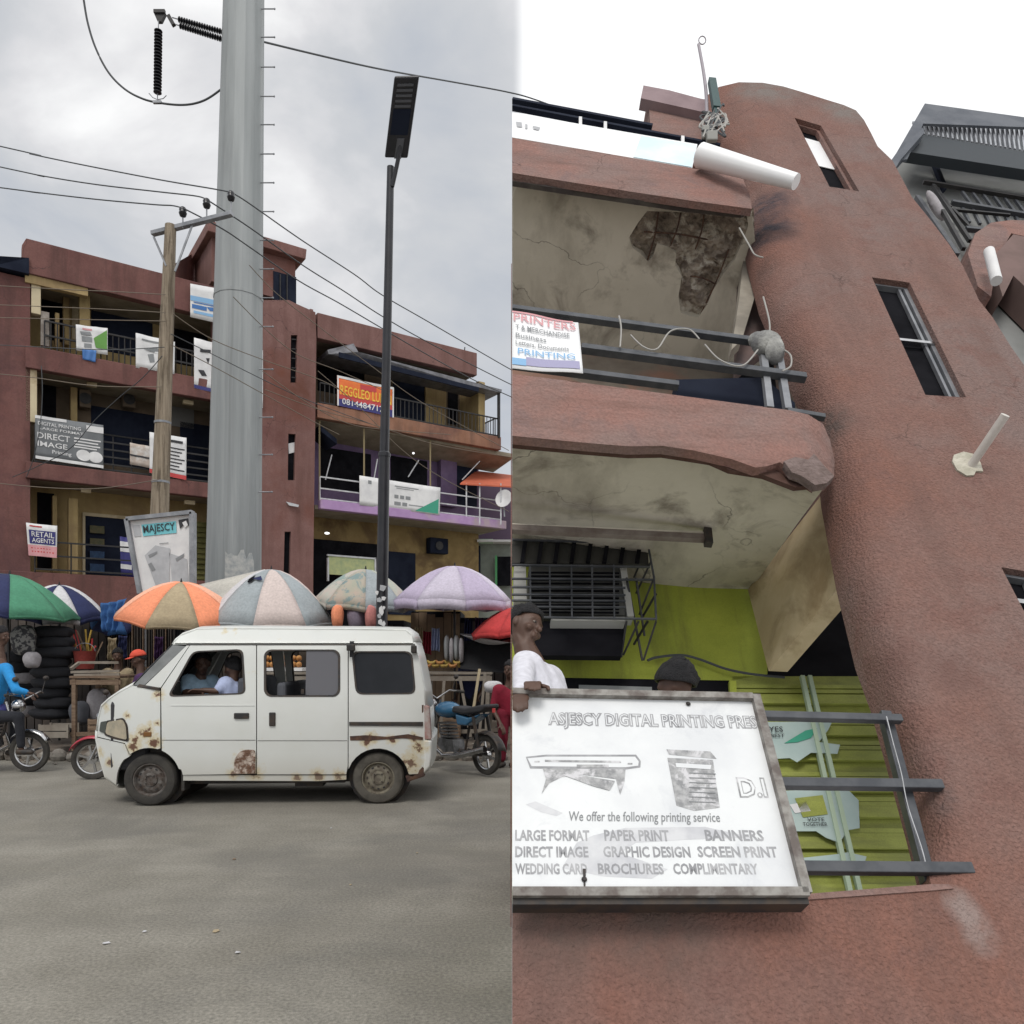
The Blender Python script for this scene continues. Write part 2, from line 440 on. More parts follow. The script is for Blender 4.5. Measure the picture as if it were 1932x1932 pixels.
WOODP = mat('weathered_pole_wood', (.20, .16, .115), (.29, .24, .18), scale=5, rough=.9, detail=8, stretch=(6, 6, .35), bump=.4, bscale=30, c3=(.11, .085, .06), s3=3)
STEELG = mat('grey_steel', (.2, .21, .23), (.3, .31, .33), scale=5, rough=.5, metal=.4)
PORC = mat('dark_porcelain', (.012, .012, .016), rough=.25)
CABLE = mat('cable_grey', (.05, .055, .06), rough=.6)
BLACKP = mat('black_paint', (.012, .013, .018), (.02, .02, .026), scale=5, rough=.4)
LAMPBAR = mat('lamp_led_cover', (.09, .095, .11), rough=.3)
RUBBER = mat('tyre_rubber', (.028, .026, .024), (.05, .046, .04), scale=9, rough=.85, bump=.2, bscale=90)
DUSTRUB = mat('dusty_tyre_rubber', (.055, .05, .042), (.10, .092, .078), scale=6, rough=.9, bump=.2, bscale=90)
RIM = mat('rusty_steel_rim', (.16, .15, .14), (.075, .055, .045), scale=14, rough=.6, metal=.3)
RIMB = mat('dusty_steel_rim', (.24, .22, .17), (.14, .12, .095), scale=14, rough=.6, metal=.3)
CHROME = mat('chrome', (.55, .55, .56), (.4, .4, .4), scale=9, rough=.22, metal=1.0)
WOOD = mat('old_timber', (.14, .09, .06), (.22, .155, .105), scale=4, rough=.9, detail=8, stretch=(1, 6, 6), bump=.3, bscale=30)
WOODG = mat('grey_timber', (.2, .17, .14), (.28, .25, .21), scale=4, rough=.9, detail=8)
GLASSD = mat('tinted_glass', (.014, .016, .02), (.02, .022, .027), scale=2, rough=.2, spec=.25)
SKIN = mat('skin', (.075, .038, .025), (.095, .05, .034), scale=12, rough=.55)
HAIR = mat('black_hair', (.008, .008, .010), (.016, .015, .018), scale=90, rough=.7, bump=1.0, bscale=200)
EYEW = mat('eye_white', (.26, .23, .2), rough=.8, spec=.1)
def cloth(name, c, k=.75):
    return mat(name, c, tuple(q * k for q in c), scale=1.6, rough=.9, detail=8, bump=.35, bscale=12, speck=.1, sscale=30)
# ================================================================== ground
g = MB()
def gq(x0, y0, x1, y1, z=0): g.add([(x0, y0, z), (x1, y0, z), (x1, y1, z), (x0, y1, z)], [(0, 1, 2, 3)])
gq(-700, -60, 0, 900); gq(0, -60, 700, 2.45); gq(0, 6.5, 700, 900); gq(10, 2.45, 700, 6.5)
tag(g.build('road', ASPH, recalc=False), kind='structure')
# raised verge beyond the road, uneven edge
g = MB()
def verge(u, v):
    x = -30 + 30.0 * u; y = 12.0 + 9.5 * v
    y0 = y + (0.18 * math.sin(x * 2.1) + .1 * math.sin(x * 5.3)) * (1 - v)
    return V(x, y0, (0.0 if v == 0 else 0.13 + .03 * math.sin(x * 3 + y * 4)))
g.grid(110, 12, verge)
tag(g.build('verge', DIRT, recalc=False), kind='structure')

# ================================================================== the terrace building
FU = V(.8243, .5661, 0); FN = V(.5661, -.8243, 0); FO = V(-13.59, 22.5, 0)
def F(t, w, z): return FO + FU * t + FN * w + V(0, 0, z)
def fp(px, py, w=0.0):
    p = ray_plane(px, py, FO + FN * w, FN); d = p - FO
    return d.dot(FU), p.z
def T(px, w=0.0): return fp(px, HZ, w)[0]
def Fp(px, py, w=0.0): return ray_plane(px, py, FO + FN * w, FN)
def fbox(mb, t0, t1, w0, w1, z0, z1):
    return mb.prism([F(t0, w0, z0), F(t1, w0, z0), F(t1, w1, z0), F(t0, w1, z0)], (0, 0, z1 - z0))
def fr(mb, px0, py0, px1, py1, w, dep):
    "upright panel seen at px0..px1, py0..py1, its face on plane w and dep thick behind"
    t0, t1 = T(px0, w), T(px1, w); m = (px0 + px1) / 2
    return fbox(mb, t0, t1, w - dep, w, fp(m, py1, w)[1], fp(m, py0, w)[1])
B = thing('building', 'three storey maroon terrace building with balconies hung with banners', 'building', F(7, -3, 0))
def bpart(name, m, fn, parent=B, **k):
    mb = MB(); fn(mb); return mb.build(name, m, parent, **k)
tL0, tL1, tT1, tR1, tRe = T(48), T(470), T(597), T(897), T(943)
# --- left wing
bpart('base_wall', MAROON, lambda m: fbox(m, T(-90), T(480), -.3, 0, 0, 3.97), bevel=.02)
bpart('side_pier', MAROON, lambda m: fbox(m, T(-120), T(57), -1.9, -.02, 3.97, 12.25))
bpart('pier_roof', NAVYD, lambda m: m.prism([F(T(-120), -2, 12.3), F(T(54), -2, 12.3), F(T(54), -2, 12.75), F(T(-120), -2, 11.6)], FN * 2.2))
for z0, z1 in ((6.6, 7.06), (9.7, 10.33)):
    bpart('balcony_ledge', MAROON, lambda m: fbox(m, tL0, tL1, -.16, .1, z0, z1), bevel=.02)
    bpart('balcony_slab', SOFF, lambda m: fbox(m, tL0, tL1, -1.7, -.16, z0 + .12, z0 + .3))
bpart('parapet', MAROON, lambda m: m.prism([F(T(40), .12, 12.35), F(tL1, .12, 12.3), F(tL1, .12, 13.3), F(T(49), .12, 13.32), F(T(41), .12, 13.1)], FN * -.3), bevel=.02)
bpart('roof_slab', SOFF, lambda m: fbox(m, T(41), tL1, -6, -.18, 12.4, 12.62))
bpart('roof_beam', CREAM, lambda m: (fr(m, 47, 511, 166, 545, .05, .2)))
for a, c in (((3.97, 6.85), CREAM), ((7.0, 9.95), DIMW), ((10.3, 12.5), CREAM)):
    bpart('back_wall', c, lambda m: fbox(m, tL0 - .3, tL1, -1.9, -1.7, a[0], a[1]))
W = -1.68
for (n_, m_, a) in (
    # top floor
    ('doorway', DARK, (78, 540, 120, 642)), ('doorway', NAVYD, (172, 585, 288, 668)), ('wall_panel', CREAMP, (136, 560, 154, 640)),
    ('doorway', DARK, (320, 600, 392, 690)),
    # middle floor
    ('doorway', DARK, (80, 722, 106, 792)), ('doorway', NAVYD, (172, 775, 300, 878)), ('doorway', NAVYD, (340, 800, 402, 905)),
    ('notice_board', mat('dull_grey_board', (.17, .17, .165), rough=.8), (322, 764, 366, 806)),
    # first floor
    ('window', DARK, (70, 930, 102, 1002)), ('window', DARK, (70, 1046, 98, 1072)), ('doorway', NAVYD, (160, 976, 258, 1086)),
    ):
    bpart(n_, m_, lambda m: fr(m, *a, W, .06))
bpart('door_frame', CREAMP, lambda m: (fr(m, 156, 971, 262, 977, W + .05, .08), fr(m, 156, 971, 161, 1088, W + .05, .08)))
# slatted shutter right of the billboard, its slats one by one
shp = bpart('slatted_shutter', mat('olive_shutter', (.12, .115, .03), (.2, .19, .06), scale=3, rough=.7), lambda m: fr(m, 364, 985, 402, 1112, W + .6, .05))
for i in range(12):
    t0, z0 = fp(364, 990 + i * 10, W + .65)
    bpart('slat', MATS['olive_shutter'], lambda m: fbox(m, t0, T(402, W + .65), W + .6, W + .66, z0 - .045, z0 + .045), parent=shp)
# shelves of goods left of the open door
for i in range(4):
    bpart('shelf', mat('olive_goods', (.07, .075, .04), (.12, .1, .05), scale=9) if i < 2 else mat('blue_goods', (.02, .045, .1), (.03, .07, .15), scale=9),
          lambda m: fr(m, 170, 992 + i * 24, 197, 1006 + i * 24, W + .1, .1))
# cream columns standing on the balconies
for (x0, y0, x1, y1, w_) in ((150, 545, 170, 655, -.6), (119, 560, 131, 650, -1.1), (59, 519, 77, 592, -.02), (48, 690, 70, 796, -.02), (133, 730, 146, 800, -1.2),
                             (129, 940, 147, 1083, -.9), (99, 935, 108, 1078, -1.2), (104, 590, 112, 655, -.5)):
    bpart('column', CREAMP if w_ > -.1 else CREAM, lambda m: fr(m, x0, y0, x1, y1, w_, .28), bevel=.015)
bpart('broken_wall', mat('grey_patch', (.3, .27, .24), (.2, .17, .15), scale=6), lambda m: fr(m, 77, 588, 93, 652, -.05, .12))
# ceiling lamp fittings
for x0, y0, w_ in ((164, 724, -.4), (153, 925, -.4), (349, 947, -.4), (346, 758, -.4)):
    bpart('ceiling_lamp', CREAMP, lambda m: fr(m, x0, y0 - 3, x0 + 19, y0 + 4, w_, .15))
# railings
def railing(px0, px1, w, z0, z1, m, step=.14, rails=(1.0,), name='railing', th=.028, parent=B):
    t0, t1 = T(px0, w), T(px1, w)
    r = bpart(name, m, lambda b: [b.bar(F(t0, w, z0 + (z1 - z0) * q), F(t1, w, z0 + (z1 - z0) * q), .045, .045) for q in rails], parent=parent)
    if step:
        n = int((t1 - t0) / step)
        mb = MB(); mb.bar(F(t0, w, z0), F(t0, w, z1), th, th); first = mb.build('baluster', m, r if parent is B else parent)
        for i in range(1, n): dup(first, FU * (step * i))
    return r
railing(84, 400, 0.0, 10.33, 11.15, IRON, .16, (1.0, .5))
railing(66, 400, 0.0, 7.06, 8.15, IRON, .0, (1.0, .8, .6, .4, .2, .05))
railing(66, 400, 0.0, 7.06, 8.15, IRON, .5, (1.0,))
railing(66, 250, 0.0, 3.97, 4.85, IRON, .9, (1.0, .55, .1))
# --- stair tower and its head house
tq = [(402, 1140), (402, 566), (545, 566), (559, 573), (595, 589), (597, 640), (590, 1140)]
sl1 = [(549, 632), (561, 632), (559, 722), (548, 722)]; sl2 = [(544, 818), (558, 819), (556, 906), (543, 906)]; sl3 = [(537, 1003), (549, 1003), (547, 1085), (535, 1085)]
tw = MB(); slab2d(tw, tq, [sl1, sl2, sl3], lambda x, y: Fp(x, y, .15), FN * -.3, step=40)
tw.build('stair_tower', MAUVE, B)
bpart('tower_core', MAUVE, lambda m: fbox(m, T(402), T(590), -3.2, -2.6, 0, 14.1))
bpart('tower_side', MAUVE, lambda m: fbox(m, T(588), T(594), -2.6, -.15, 0, 13.5))
for s_ in (sl1, sl2, sl3):
    bpart('slit_window', DARK, lambda m: m.prism([Fp(x, y, 0.02) for x, y in s_], FN * -.04))
bpart('torn_paper', WHITE, lambda m: m.prism([Fp(x, y, .05) for x, y in [(544, 837), (557, 834), (557, 853), (545, 856)]], FN * -.03))
bpart('window_bars', IRON, lambda m: [m.bar(Fp(550, 640 + i * 18, .1), Fp(560, 641 + i * 18, .1), .03, .03) for i in range(5)])
bpart('head_house', MAUVE, lambda m: fbox(m, T(402), T(561), -2.4, -.2, 13.6, 15.05))
bpart('head_window', NAVYD, lambda m: fr(m, 516, 517, 559, 570, -.17, .06))
bpart('window_mullion', IRON, lambda m: [fr(m, x, 517, x + 2, 570, -.12, .04) for x in (528, 541)])
bpart('head_roof', MAUVE, lambda m: m.prism([F(T(390), .15, 15.0), F(T(574), .15, 15.0), F(T(576), .15, 15.35), F(T(390), .15, 15.35)], FN * -2.9), bevel=.02)
# gable side of the head house, running back from the front
bpart('head_gable', MAROON, lambda m: m.prism([F(T(331), -.1, 13.2), F(T(405), -2.6, 13.3), F(T(405), -2.6, 15.2), F(T(331), -.1, 13.45)], (0, 0, .35)))
bpart('roof_post', WOODG, lambda m: m.bar(F(T(400, -1), -1, 13.4), F(T(400, -1), -1, 15.5), .16, .16))
bpart('gutter_stub', WHITE_RAIL, lambda m: m.prism([Fp(539, 947, .2), Fp(552, 950, .2), Fp(563, 953, .2), Fp(562, 957, .2), Fp(545, 954, .2)], FN * .05))
# --- right wing
bpart('parapet', MAUVE, lambda m: fbox(m, T(597), tR1, -.2, .12, 12.45, 13.32), bevel=.02)
bpart('roof_slab', SOFF, lambda m: fbox(m, T(597), tR1, -6, -.2, 12.5, 12.7))
bpart('balcony_ledge', ORANGEB, lambda m: fbox(m, T(597), tRe, -.16, .1, 9.74, 10.25), bevel=.02)
bpart('balcony_slab', SOFF, lambda m: m.prism([F(T(597), -.16, 9.74), F(tRe + .8, -.16, 9.6), F(tRe + .8, -1.7, 9.3), F(T(597), -1.7, 9.5)], (0, 0, .15)))
bpart('balcony_ledge', PURPLE, lambda m: fbox(m, T(603), T(953), -.16, .1, 6.64, 6.96), bevel=.02)
bpart('balcony_slab', SOFF, lambda m: fbox(m, T(597), T(953), -1.9, -.16, 6.66, 6.8))
RW = -1.7
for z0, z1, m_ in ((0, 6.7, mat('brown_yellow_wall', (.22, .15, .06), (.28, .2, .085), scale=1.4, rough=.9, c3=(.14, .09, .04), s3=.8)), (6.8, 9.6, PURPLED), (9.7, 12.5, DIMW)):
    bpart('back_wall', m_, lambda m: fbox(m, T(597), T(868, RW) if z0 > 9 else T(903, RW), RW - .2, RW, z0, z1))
bpart('far_end_wall', CREAM, lambda m: fbox(m, T(868, RW) - .02, T(868, RW) + .28, RW - .2, -.25, 9.9, 12.4))
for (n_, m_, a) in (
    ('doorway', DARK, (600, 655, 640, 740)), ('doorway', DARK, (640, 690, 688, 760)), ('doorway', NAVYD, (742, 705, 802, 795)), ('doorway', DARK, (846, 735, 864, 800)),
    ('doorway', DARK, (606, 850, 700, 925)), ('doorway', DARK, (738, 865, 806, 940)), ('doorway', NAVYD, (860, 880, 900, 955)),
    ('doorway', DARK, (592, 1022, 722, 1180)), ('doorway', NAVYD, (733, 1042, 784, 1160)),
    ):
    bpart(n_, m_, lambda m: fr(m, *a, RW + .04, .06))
bpart('wall_pillar', CREAM, lambda m: fr(m, 803, 690, 842, 800, RW + .12, .1))
bpart('wall_pillar', DIMW, lambda m: fr(m, 688, 690, 738, 780, RW + .12, .1))
bpart('wall_pillar', PURPLED, lambda m: fr(m, 832, 865, 862, 955, RW + .3, .3))
bpart('lamp_bulb', mat('bulb', (.8, .8, .8), emit=((1, 1, 1), 1.6)), lambda m: (m.ball(Fp(617, 1006, -.6), (.09, .09, .04)), m.ball(Fp(780, 855, -.6), .04)), smooth=60)
aw = bpart('metal_awning', SHEETM, lambda m: m.prism([Fp(618, 660, .1), Fp(667, 648, .2), Fp(676, 664, .3), Fp(905, 724, .3), Fp(947, 735, .3), Fp(946, 741, .3), Fp(860, 720, .3), Fp(700, 684, .3), Fp(620, 668, .1)], FN * -1.2))
bpart('awning_edge', NAVYD, lambda m: m.prism([Fp(640, 664, .36), Fp(904, 731, .36), Fp(903, 739, .36), Fp(640, 674, .36)], FN * -.05), parent=aw)
bpart('awning_post', IRON, lambda m: m.bar(Fp(941, 735, .1), F(T(941, .1), .1, 10.2), .09, .09))
bpart('roof_rod', IRON, lambda m: m.bar(Fp(876, 668, -.1), Fp(877, 655, -.1), .03, .03))
railing(604, 940, 0.0, 10.25, 10.98, IRON, .17, (1.0, .08))
# side return of the far railing
rr = bpart('side_railing', IRON, lambda m: [m.bar(F(tRe - .2, 0, z), F(tRe - .2, -1.6, z), .04, .04) for z in (10.3, 10.98)])
for i in range(9): bpart('baluster', IRON, lambda m: m.bar(F(tRe - .2, -.18 * i, 10.25), F(tRe - .2, -.18 * i, 11.0), .03, .03), parent=rr)
railing(604, 945, 0.0, 6.96, 7.75, WHITE_RAIL, 1.5, (1.0, .5, .06))
for i, (xa, ya, xb, yb) in enumerate(((614, 905, 626, 858), (770, 900, 790, 868), (872, 905, 905, 870), (700, 935, 712, 866))):
    bpart('strut', WHITE_RAIL, lambda m: m.bar(Fp(xa, ya, -.4), Fp(xb, yb, -.4), .035, .035))
for px_ in (603, 687, 812): bpart('post', mat('brass_brown', (.25, .2, .11), rough=.8), lambda m: m.bar(F(T(px_, -.1), -.1, 6.9), F(T(px_, -.1), -.1, 9.7), .05, .05))
lamp_canopy = bpart('window_canopy', NAVYD, lambda m: m.prism([Fp(604, 802, -.1), Fp(635, 828, .5), Fp(636, 838, .5), Fp(604, 812, -.1)], FN * -1.0))
bpart('wall_board', mat('sign_yellow_green', (.42, .45, .22), (.3, .36, .2), scale=5), lambda m: fr(m, 620, 1051, 708, 1086, -.6, .08))
bpart('board_frame', WHITE_RAIL, lambda m: (fr(m, 618, 1049, 710, 1052, -.57, .1), fr(m, 618, 1052, 621, 1096, -.57, .1), fr(m, 707, 1052, 710, 1096, -.57, .1)))
# air conditioners
ac_list = [(150, 735, 172, 768, -1.2, 'white air conditioner under the middle balcony ceiling of the maroon building'), (232, 738, 256, 768, -1.2, 'grey air conditioner above the dark middle floor doorway'),
           (812, 1015, 846, 1044, -1.3, 'dark air conditioner under the lilac balcony ledge')]
for x0, y0, x1, y1, w_, lb in ac_list:
    a = thing('air_conditioner', lb, 'air conditioner', Fp(x0, y1, w_), group='outdoor units of air conditioners on the terrace')
    dk = x0 > 800
    mb = MB(); fr(mb, x0, y0, x1, y1, w_, .35); mb.build('casing', DIMW if not dk else NAVYD, a, bevel=.02)
    mb = MB(); c = Fp((x0 + x1) / 2, (y0 + y1) / 2, w_ + .01); mb.lathe(c, FN, [(.05, 0), (.17, 0), (.17, .02), (.05, .02)], 16); mb.build('fan_grille', IRON, a)

# ------------------------------------------------------------------ banners on the balconies
def sheet_px(c, w, wave=0.0, waves=2):
    return Sheet(*[Fp(x, y, w) for x, y in c], wave=wave, waves=waves, nrm=FN)
def hang(name, label, cat, c, w, m, group='banners tied to the balcony rails', wave=.012, waves=2):
    sh = sheet_px(c, w, wave, waves)
    t = thing(name, label, cat, sh.P(.5, 1), group=group)
    sh.base('sheet', m, t)
    return t, sh
def ink(sh, t, m, rects=(), polys=(), texts=(), name='print', off=.012):
    mb = MB()
    for r in rects: sh.rect(mb, *r, off=off)
    for p in polys: sh.poly(mb, p, off=off)
    for x in texts: sh.text(mb, x[0], *x[1:5], off=off + .006, **(x[5] if len(x) > 5 else {}))
    return mb.build(name, m, t, recalc=False)
# green and white banner
t, s = hang('banner', 'small white banner with a green corner on the top left balcony rail', 'banner', [(143, 612), (203, 619), (203, 670), (144, 661)], .1, WHITE)
ink(s, t, LEAFINK, polys=[[(.55, .45), (.98, .08), (.98, .8), (.62, .8)]])
ink(s, t, GREYINK, rects=[(.18, .42, .5, .62), (.25, .68, .48, .84)], polys=[[(.12, .25), (.45, .22), (.5, .36), (.16, .38)]])
ink(s, t, PINKINK, rects=[(.2, .1, .5, .17)])
t, s = hang('banner', 'blue cloth strip hanging under the small green and white banner', 'cloth', [(155, 658), (182, 661), (180, 684), (156, 678)], .13, BLUEINK)
t, s = hang('banner', 'plain white banner with a dark hand logo beside the wooden pole', 'banner', [(256, 628), (330, 645), (329, 706), (256, 694)], .1, WHITE)
ink(s, t, GREYINK, polys=[[(.2, .42), (.55, .3), (.7, .5), (.5, .47)], [(.3, .55), (.45, .5), (.48, .75), (.36, .78)]], rects=[(.15, .12, .6, .17), (.55, .8, .75, .84)])
t, s = hang('banner', 'tall white banner with black marks half behind the grey pylon', 'banner', [(366, 637), (440, 655), (438, 750), (366, 732)], .1, WHITE)
ink(s, t, INK, polys=[[(.15, .2), (.42, .16), (.42, .22), (.15, .26)], [(.1, .62), (.25, .6), (.33, .7), (.2, .72)], [(.3, .35), (.4, .33), (.36, .45)]])
ink(s, t, NAVYINK, rects=[(.0, .93, 1, 1)], name='hem')
t, s = hang('signboard', 'white and blue signboard on the roof edge left of the pylon', 'signboard', [(359, 535), (420, 546), (420, 612), (359, 598)], .25, WHITE, wave=0)
ink(s, t, SKYINK, rects=[(.0, .35, 1, .5), (.1, .78, .95, .86)])
ink(s, t, BLUEINK, rects=[(.1, .52, .8, .55), (.05, .6, .5, .72)], polys=[[(.5, .6), (.9, .56), (.95, .66), (.6, .7)]])
# DIRECT IMAGE banner
t, s = hang('banner', 'grey banner reading DIRECT IMAGE in white on the middle left balcony', 'banner', [(66, 783), (195, 802), (195, 884), (67, 865)], .1, mat('dark_grey_print', (.13, .14, .15), (.16, .17, .18), scale=3, rough=.6), waves=3)
ink(s, t, WHITE, rects=[(0, 0, .45, .07), (.74, .06, 1, .2), (.0, .93, 1, 1), (.56, .38, .96, .41), (.56, .45, .92, .48), (.56, .52, .95, .55), (.56, .58, .9, .61)],
    texts=[('DIGITAL PRINTING', .04, .13, .66, .21), ('LARGE FORMAT', .06, .25, .7, .31), ('DIRECT', .03, .38, .5, .52), ('IMAGE', .03, .58, .46, .7), ('Printing', .24, .75, .52, .86)])
mb = MB()
for cx_ in (.7, .88):
    s.poly(mb, [(cx_ + .11 * math.cos(a * math.pi / 8), .77 + .13 * math.sin(a * math.pi / 8)) for a in range(16)], off=.014)
mb.build('disc_picture', WHITE, t, recalc=False)
t, s = hang('cloth', 'tan and white cloth hung on the dark middle balcony rail', 'cloth', [(245, 835), (286, 842), (286, 884), (245, 876)], .1, mat('tan_cloth', (.45, .38, .33), (.6, .58, .56), scale=2, lo=.45, hi=.55))
ink(s, t, INK, rects=[(0, .52, 1, .6)])
t, s = hang('banner', 'white price list banner with a red foot behind the wooden pole', 'banner', [(282, 815), (352, 826), (351, 906), (282, 892)], .12, WHITE)
ink(s, t, REDINK, rects=[(0, .9, 1, 1)])
ink(s, t, INK, rects=[(.5, .1, .9, .16)] + [(.45, .28 + .085 * i, .95 - .07 * (i % 3), .31 + .085 * i) for i in range(7)])
t, s = hang('banner', 'white and pink sign reading RETAIL AGENTS at the bottom left', 'sign', [(49, 986), (108, 992), (107, 1053), (54, 1048)], .1, WHITE)
ink(s, t, NAVYINK, rects=[(.07, .2, .95, .62)])
ink(s, t, WHITE, texts=[('RETAIL', .15, .24, .9, .4), ('AGENTS', .15, .44, .9, .58)], off=.02)
ink(s, t, PINKINK, rects=[(0, .66, 1, 1)], name='pink_strip'); ink(s, t, REDINK, rects=[(.1, .74, .8, .77), (.1, .84, .9, .88), (.1, .06, .5, .1)])
t, s = hang('banner', 'dark blue and white banner beside the doorway, left of the leaning billboard', 'banner', [(226, 1012), (254, 1015), (256, 1090), (228, 1086)], -.3, NAVYINK)
ink(s, t, WHITE, rects=[(.0, .12, .9, .38), (.0, .7, .75, .82)])
# orange banner on the right wing
t, s = hang('banner', 'orange banner with yellow writing and a white phone number on the top right balcony', 'banner', [(636, 708), (743, 731), (743, 788), (636, 765)], .12, ORANGEINK, waves=1.5)
ink(s, t, WHITE, rects=[(0, 0, 1, .08), (0, 0, .025, 1), (.975, 0, 1, 1)], name='border')
ink(s, t, NAVYINK, rects=[(.025, .76, .975, 1)], name='blue_foot'); ink(s, t, REDINK, rects=[(.4, .12, .68, .3), (.03, .6, .97, .76)], name='red_wash')
ink(s, t, YELLOWINK, texts=[('REGGLEO LUMIN', .05, .3, .95, .62)], off=.02); ink(s, t, WHITE, texts=[('0814484717', .08, .72, .8, .92)], off=.02)
# white and green banner
t, s = hang('banner', 'wide white banner with a green triangle on the lilac balcony', 'banner', [(678, 897), (831, 920), (829, 972), (678, 953)], .1, WHITE, waves=1)
ink(s, t, GREENINK, polys=[[(.68, .96), (.98, .42), (.98, .96)]]); ink(s, t, GREYINK, rects=[(.1, .12, .14, .24), (.42, .16, .72, .19), (.44, .23, .66, .25), (.42, .48, .47, .6), (.49, .48, .54, .6), (.56, .48, .62, .6), (.42, .72, .5, .84), (.52, .72, .58, .84), (.6, .76, .78, .79)])
# paper strip hanging on the far side of the pylon
t, s = hang('paper_strip', 'narrow white strip on the stair tower just right of the pylon', 'paper', [(491, 660), (496, 661), (496, 770), (491, 768)], .25, WHITE, wave=0)

# ------------------------------------------------------------------ neighbours at the right edge
nb = thing('building', 'grey green shop building behind the lilac umbrella', 'building', F(18, -3, 0))
def npx(name, m, px0, py0, px1, py1, Y, dep=.3, parent=nb):
    a = PX(px0, py1, Y); b = PX(px1, py0, Y); mb = MB(); mb.bb(a, b + V(0, dep, 0)); return mb.build(name, m, parent)
GG = mat('grey_green_wall', (.25, .28, .24), (.18, .19, .17), scale=1.5, rough=.9)
npx('wall', GG, 858, 1018, 970, 1245, 33.5); npx('shop_front', NAVYD, 866, 1030, 906, 1120, 33.2); npx('fascia', mat('pale_green_fascia', (.45, .6, .45)), 858, 1017, 930, 1024, 33.0)
npx('upper_wall', mat('dim_plum_wall', (.09, .06, .1)), 866, 905, 970, 1018, 35); npx('canopy', WHITE, 900, 1018, 968, 1022, 32.8, 1.2)
wn = npx('window', DARK, 936, 1050, 966, 1105, 33.2, .1); npx('window_frame', mat('green_frame', (.08, .3, .12)), 934, 1048, 938, 1108, 33.1, .08, wn)
ra = thing('awning', 'orange red corrugated awning at the right edge of the street', 'awning', PX(910, 1000, 33))
mb = MB(); p = [PX(868, 912, 30.5), PX(972, 918, 30.5), PX(972, 897, 33), PX(898, 888, 33)]
mb.prism(p, (0, 0, -.05)); mb.build('roof_sheet', mat('orange_red_sheet', (.5, .12, .06), (.42, .1, .05), scale=3), ra)
for px_ in (880, 905, 945): mb = MB(); mb.bar(PX(px_, 912, 30.6), PX(px_, 990, 30.6), .05, .05); mb.build('post', WHITE_RAIL, ra)
dd = thing('satellite_dish', 'white dish at the right end of the lilac balcony', 'dish', PX(948, 960, 30.5))
mb = MB(); mb.lathe(PX(950, 940, 30.5), (-.5, -1, .2), [(.02, -.08), (.2, -.05), (.34, 0), (.35, 0), (.2, -.06), (.02, -.1)], 20); mb.build('reflector', WHITE, dd, smooth=50)
mb = MB(); mb.bar(PX(950, 945, 30.6), PX(952, 975, 30.6), .05, .05); mb.build('mount', STEELG, dd)

# ================================================================== pylon
YP = 17.0
py_ = thing('steel_pylon', 'tall grey galvanised steel power pylon with step bolts', 'pylon', PX(440, 1405, YP))
ctr = lambda y: 440.5 + (1085 - y) / 1061 * 19.0
rad = lambda y: (50.5 - (1085 - y) / 1061 * 13.0)
mb = MB(); ys = [1420, 1085, 820, 560, 300, 24, -250]
n12 = 14; vs = []; fs = []
for j, y in enumerate(ys):
    c = PX(ctr(y), y, YP); r = rad(y) / FOC * YP
    for k_ in range(n12):
        a = 2 * math.pi * (k_ + .5) / n12; vs.append(c + V(r * math.cos(a), r * math.sin(a), 0))
for j in range(len(ys) - 1):
    for k_ in range(n12): fs.append((j * n12 + k_, j * n12 + (k_ + 1) % n12, (j + 1) * n12 + (k_ + 1) % n12, (j + 1) * n12 + k_))
mb.add(vs, fs); mb.build('shaft', GALV, py_)
mb = MB(); vs = []
zc = [(566, 1.012)]
c = PX(ctr(566), 566, YP); r = rad(566) / FOC * YP * 1.02
mb.lathe(c, (0, 0, 1), [(r, 0), (r, .06)], n12); mb.build('lap_joint', GALV, py_)
for y in [24, 77, 133, 188, 241, 296, 350, 404, 458, 512, 566, 620, 700, 790, 860, 930]:
    r = rad(y) / FOC * YP; c = PX(ctr(y), y, YP)
    mb = MB(); mb.tube([c + V(r * .95, -.1, 0), c + V(r + .27, -.1, 0)], .013, 6); mb.ball(c + V(r + .27, -.1, 0), .022, 6, 4); mb.build('step_bolt', STEELG, py_)
mb = MB(); c0 = PX(452, 1066, YP - .58)
random.seed(3)
mb.add([c0 + V(.48 * math.sin(.9 * (x_ / 6 - .1)), .02 - .0 * x_, z_) for x_, z_ in ((-3, .0), (2, .16), (4, .1), (5.2, .18), (5, -.25), (-2, -.25))], [(0, 1, 2, 3, 4, 5)])
# peeling whitewash near the foot of the pylon
mb = MB(); y0_, y1_ = 1050, 1085
vs = []; fs = []; nn = 10
for i in range(nn + 1):
    a = math.radians(-88 + 62 * i / nn)
    top = 1052 + random.uniform(-10, 10)
    for y in (top, 1110):
        c = PX(ctr(y), y, YP); r = rad(y) / FOC * YP * 1.006; vs.append(c + V(r * math.cos(a), r * math.sin(a), 0))
for i in range(nn): fs.append((2 * i, 2 * i + 1, 2 * i + 3, 2 * i + 2))
mb.add(vs, fs); mb.build('whitewash', mat('old_whitewash', (.5, .5, .48), (.33, .35, .36), scale=9), py_, recalc=False)
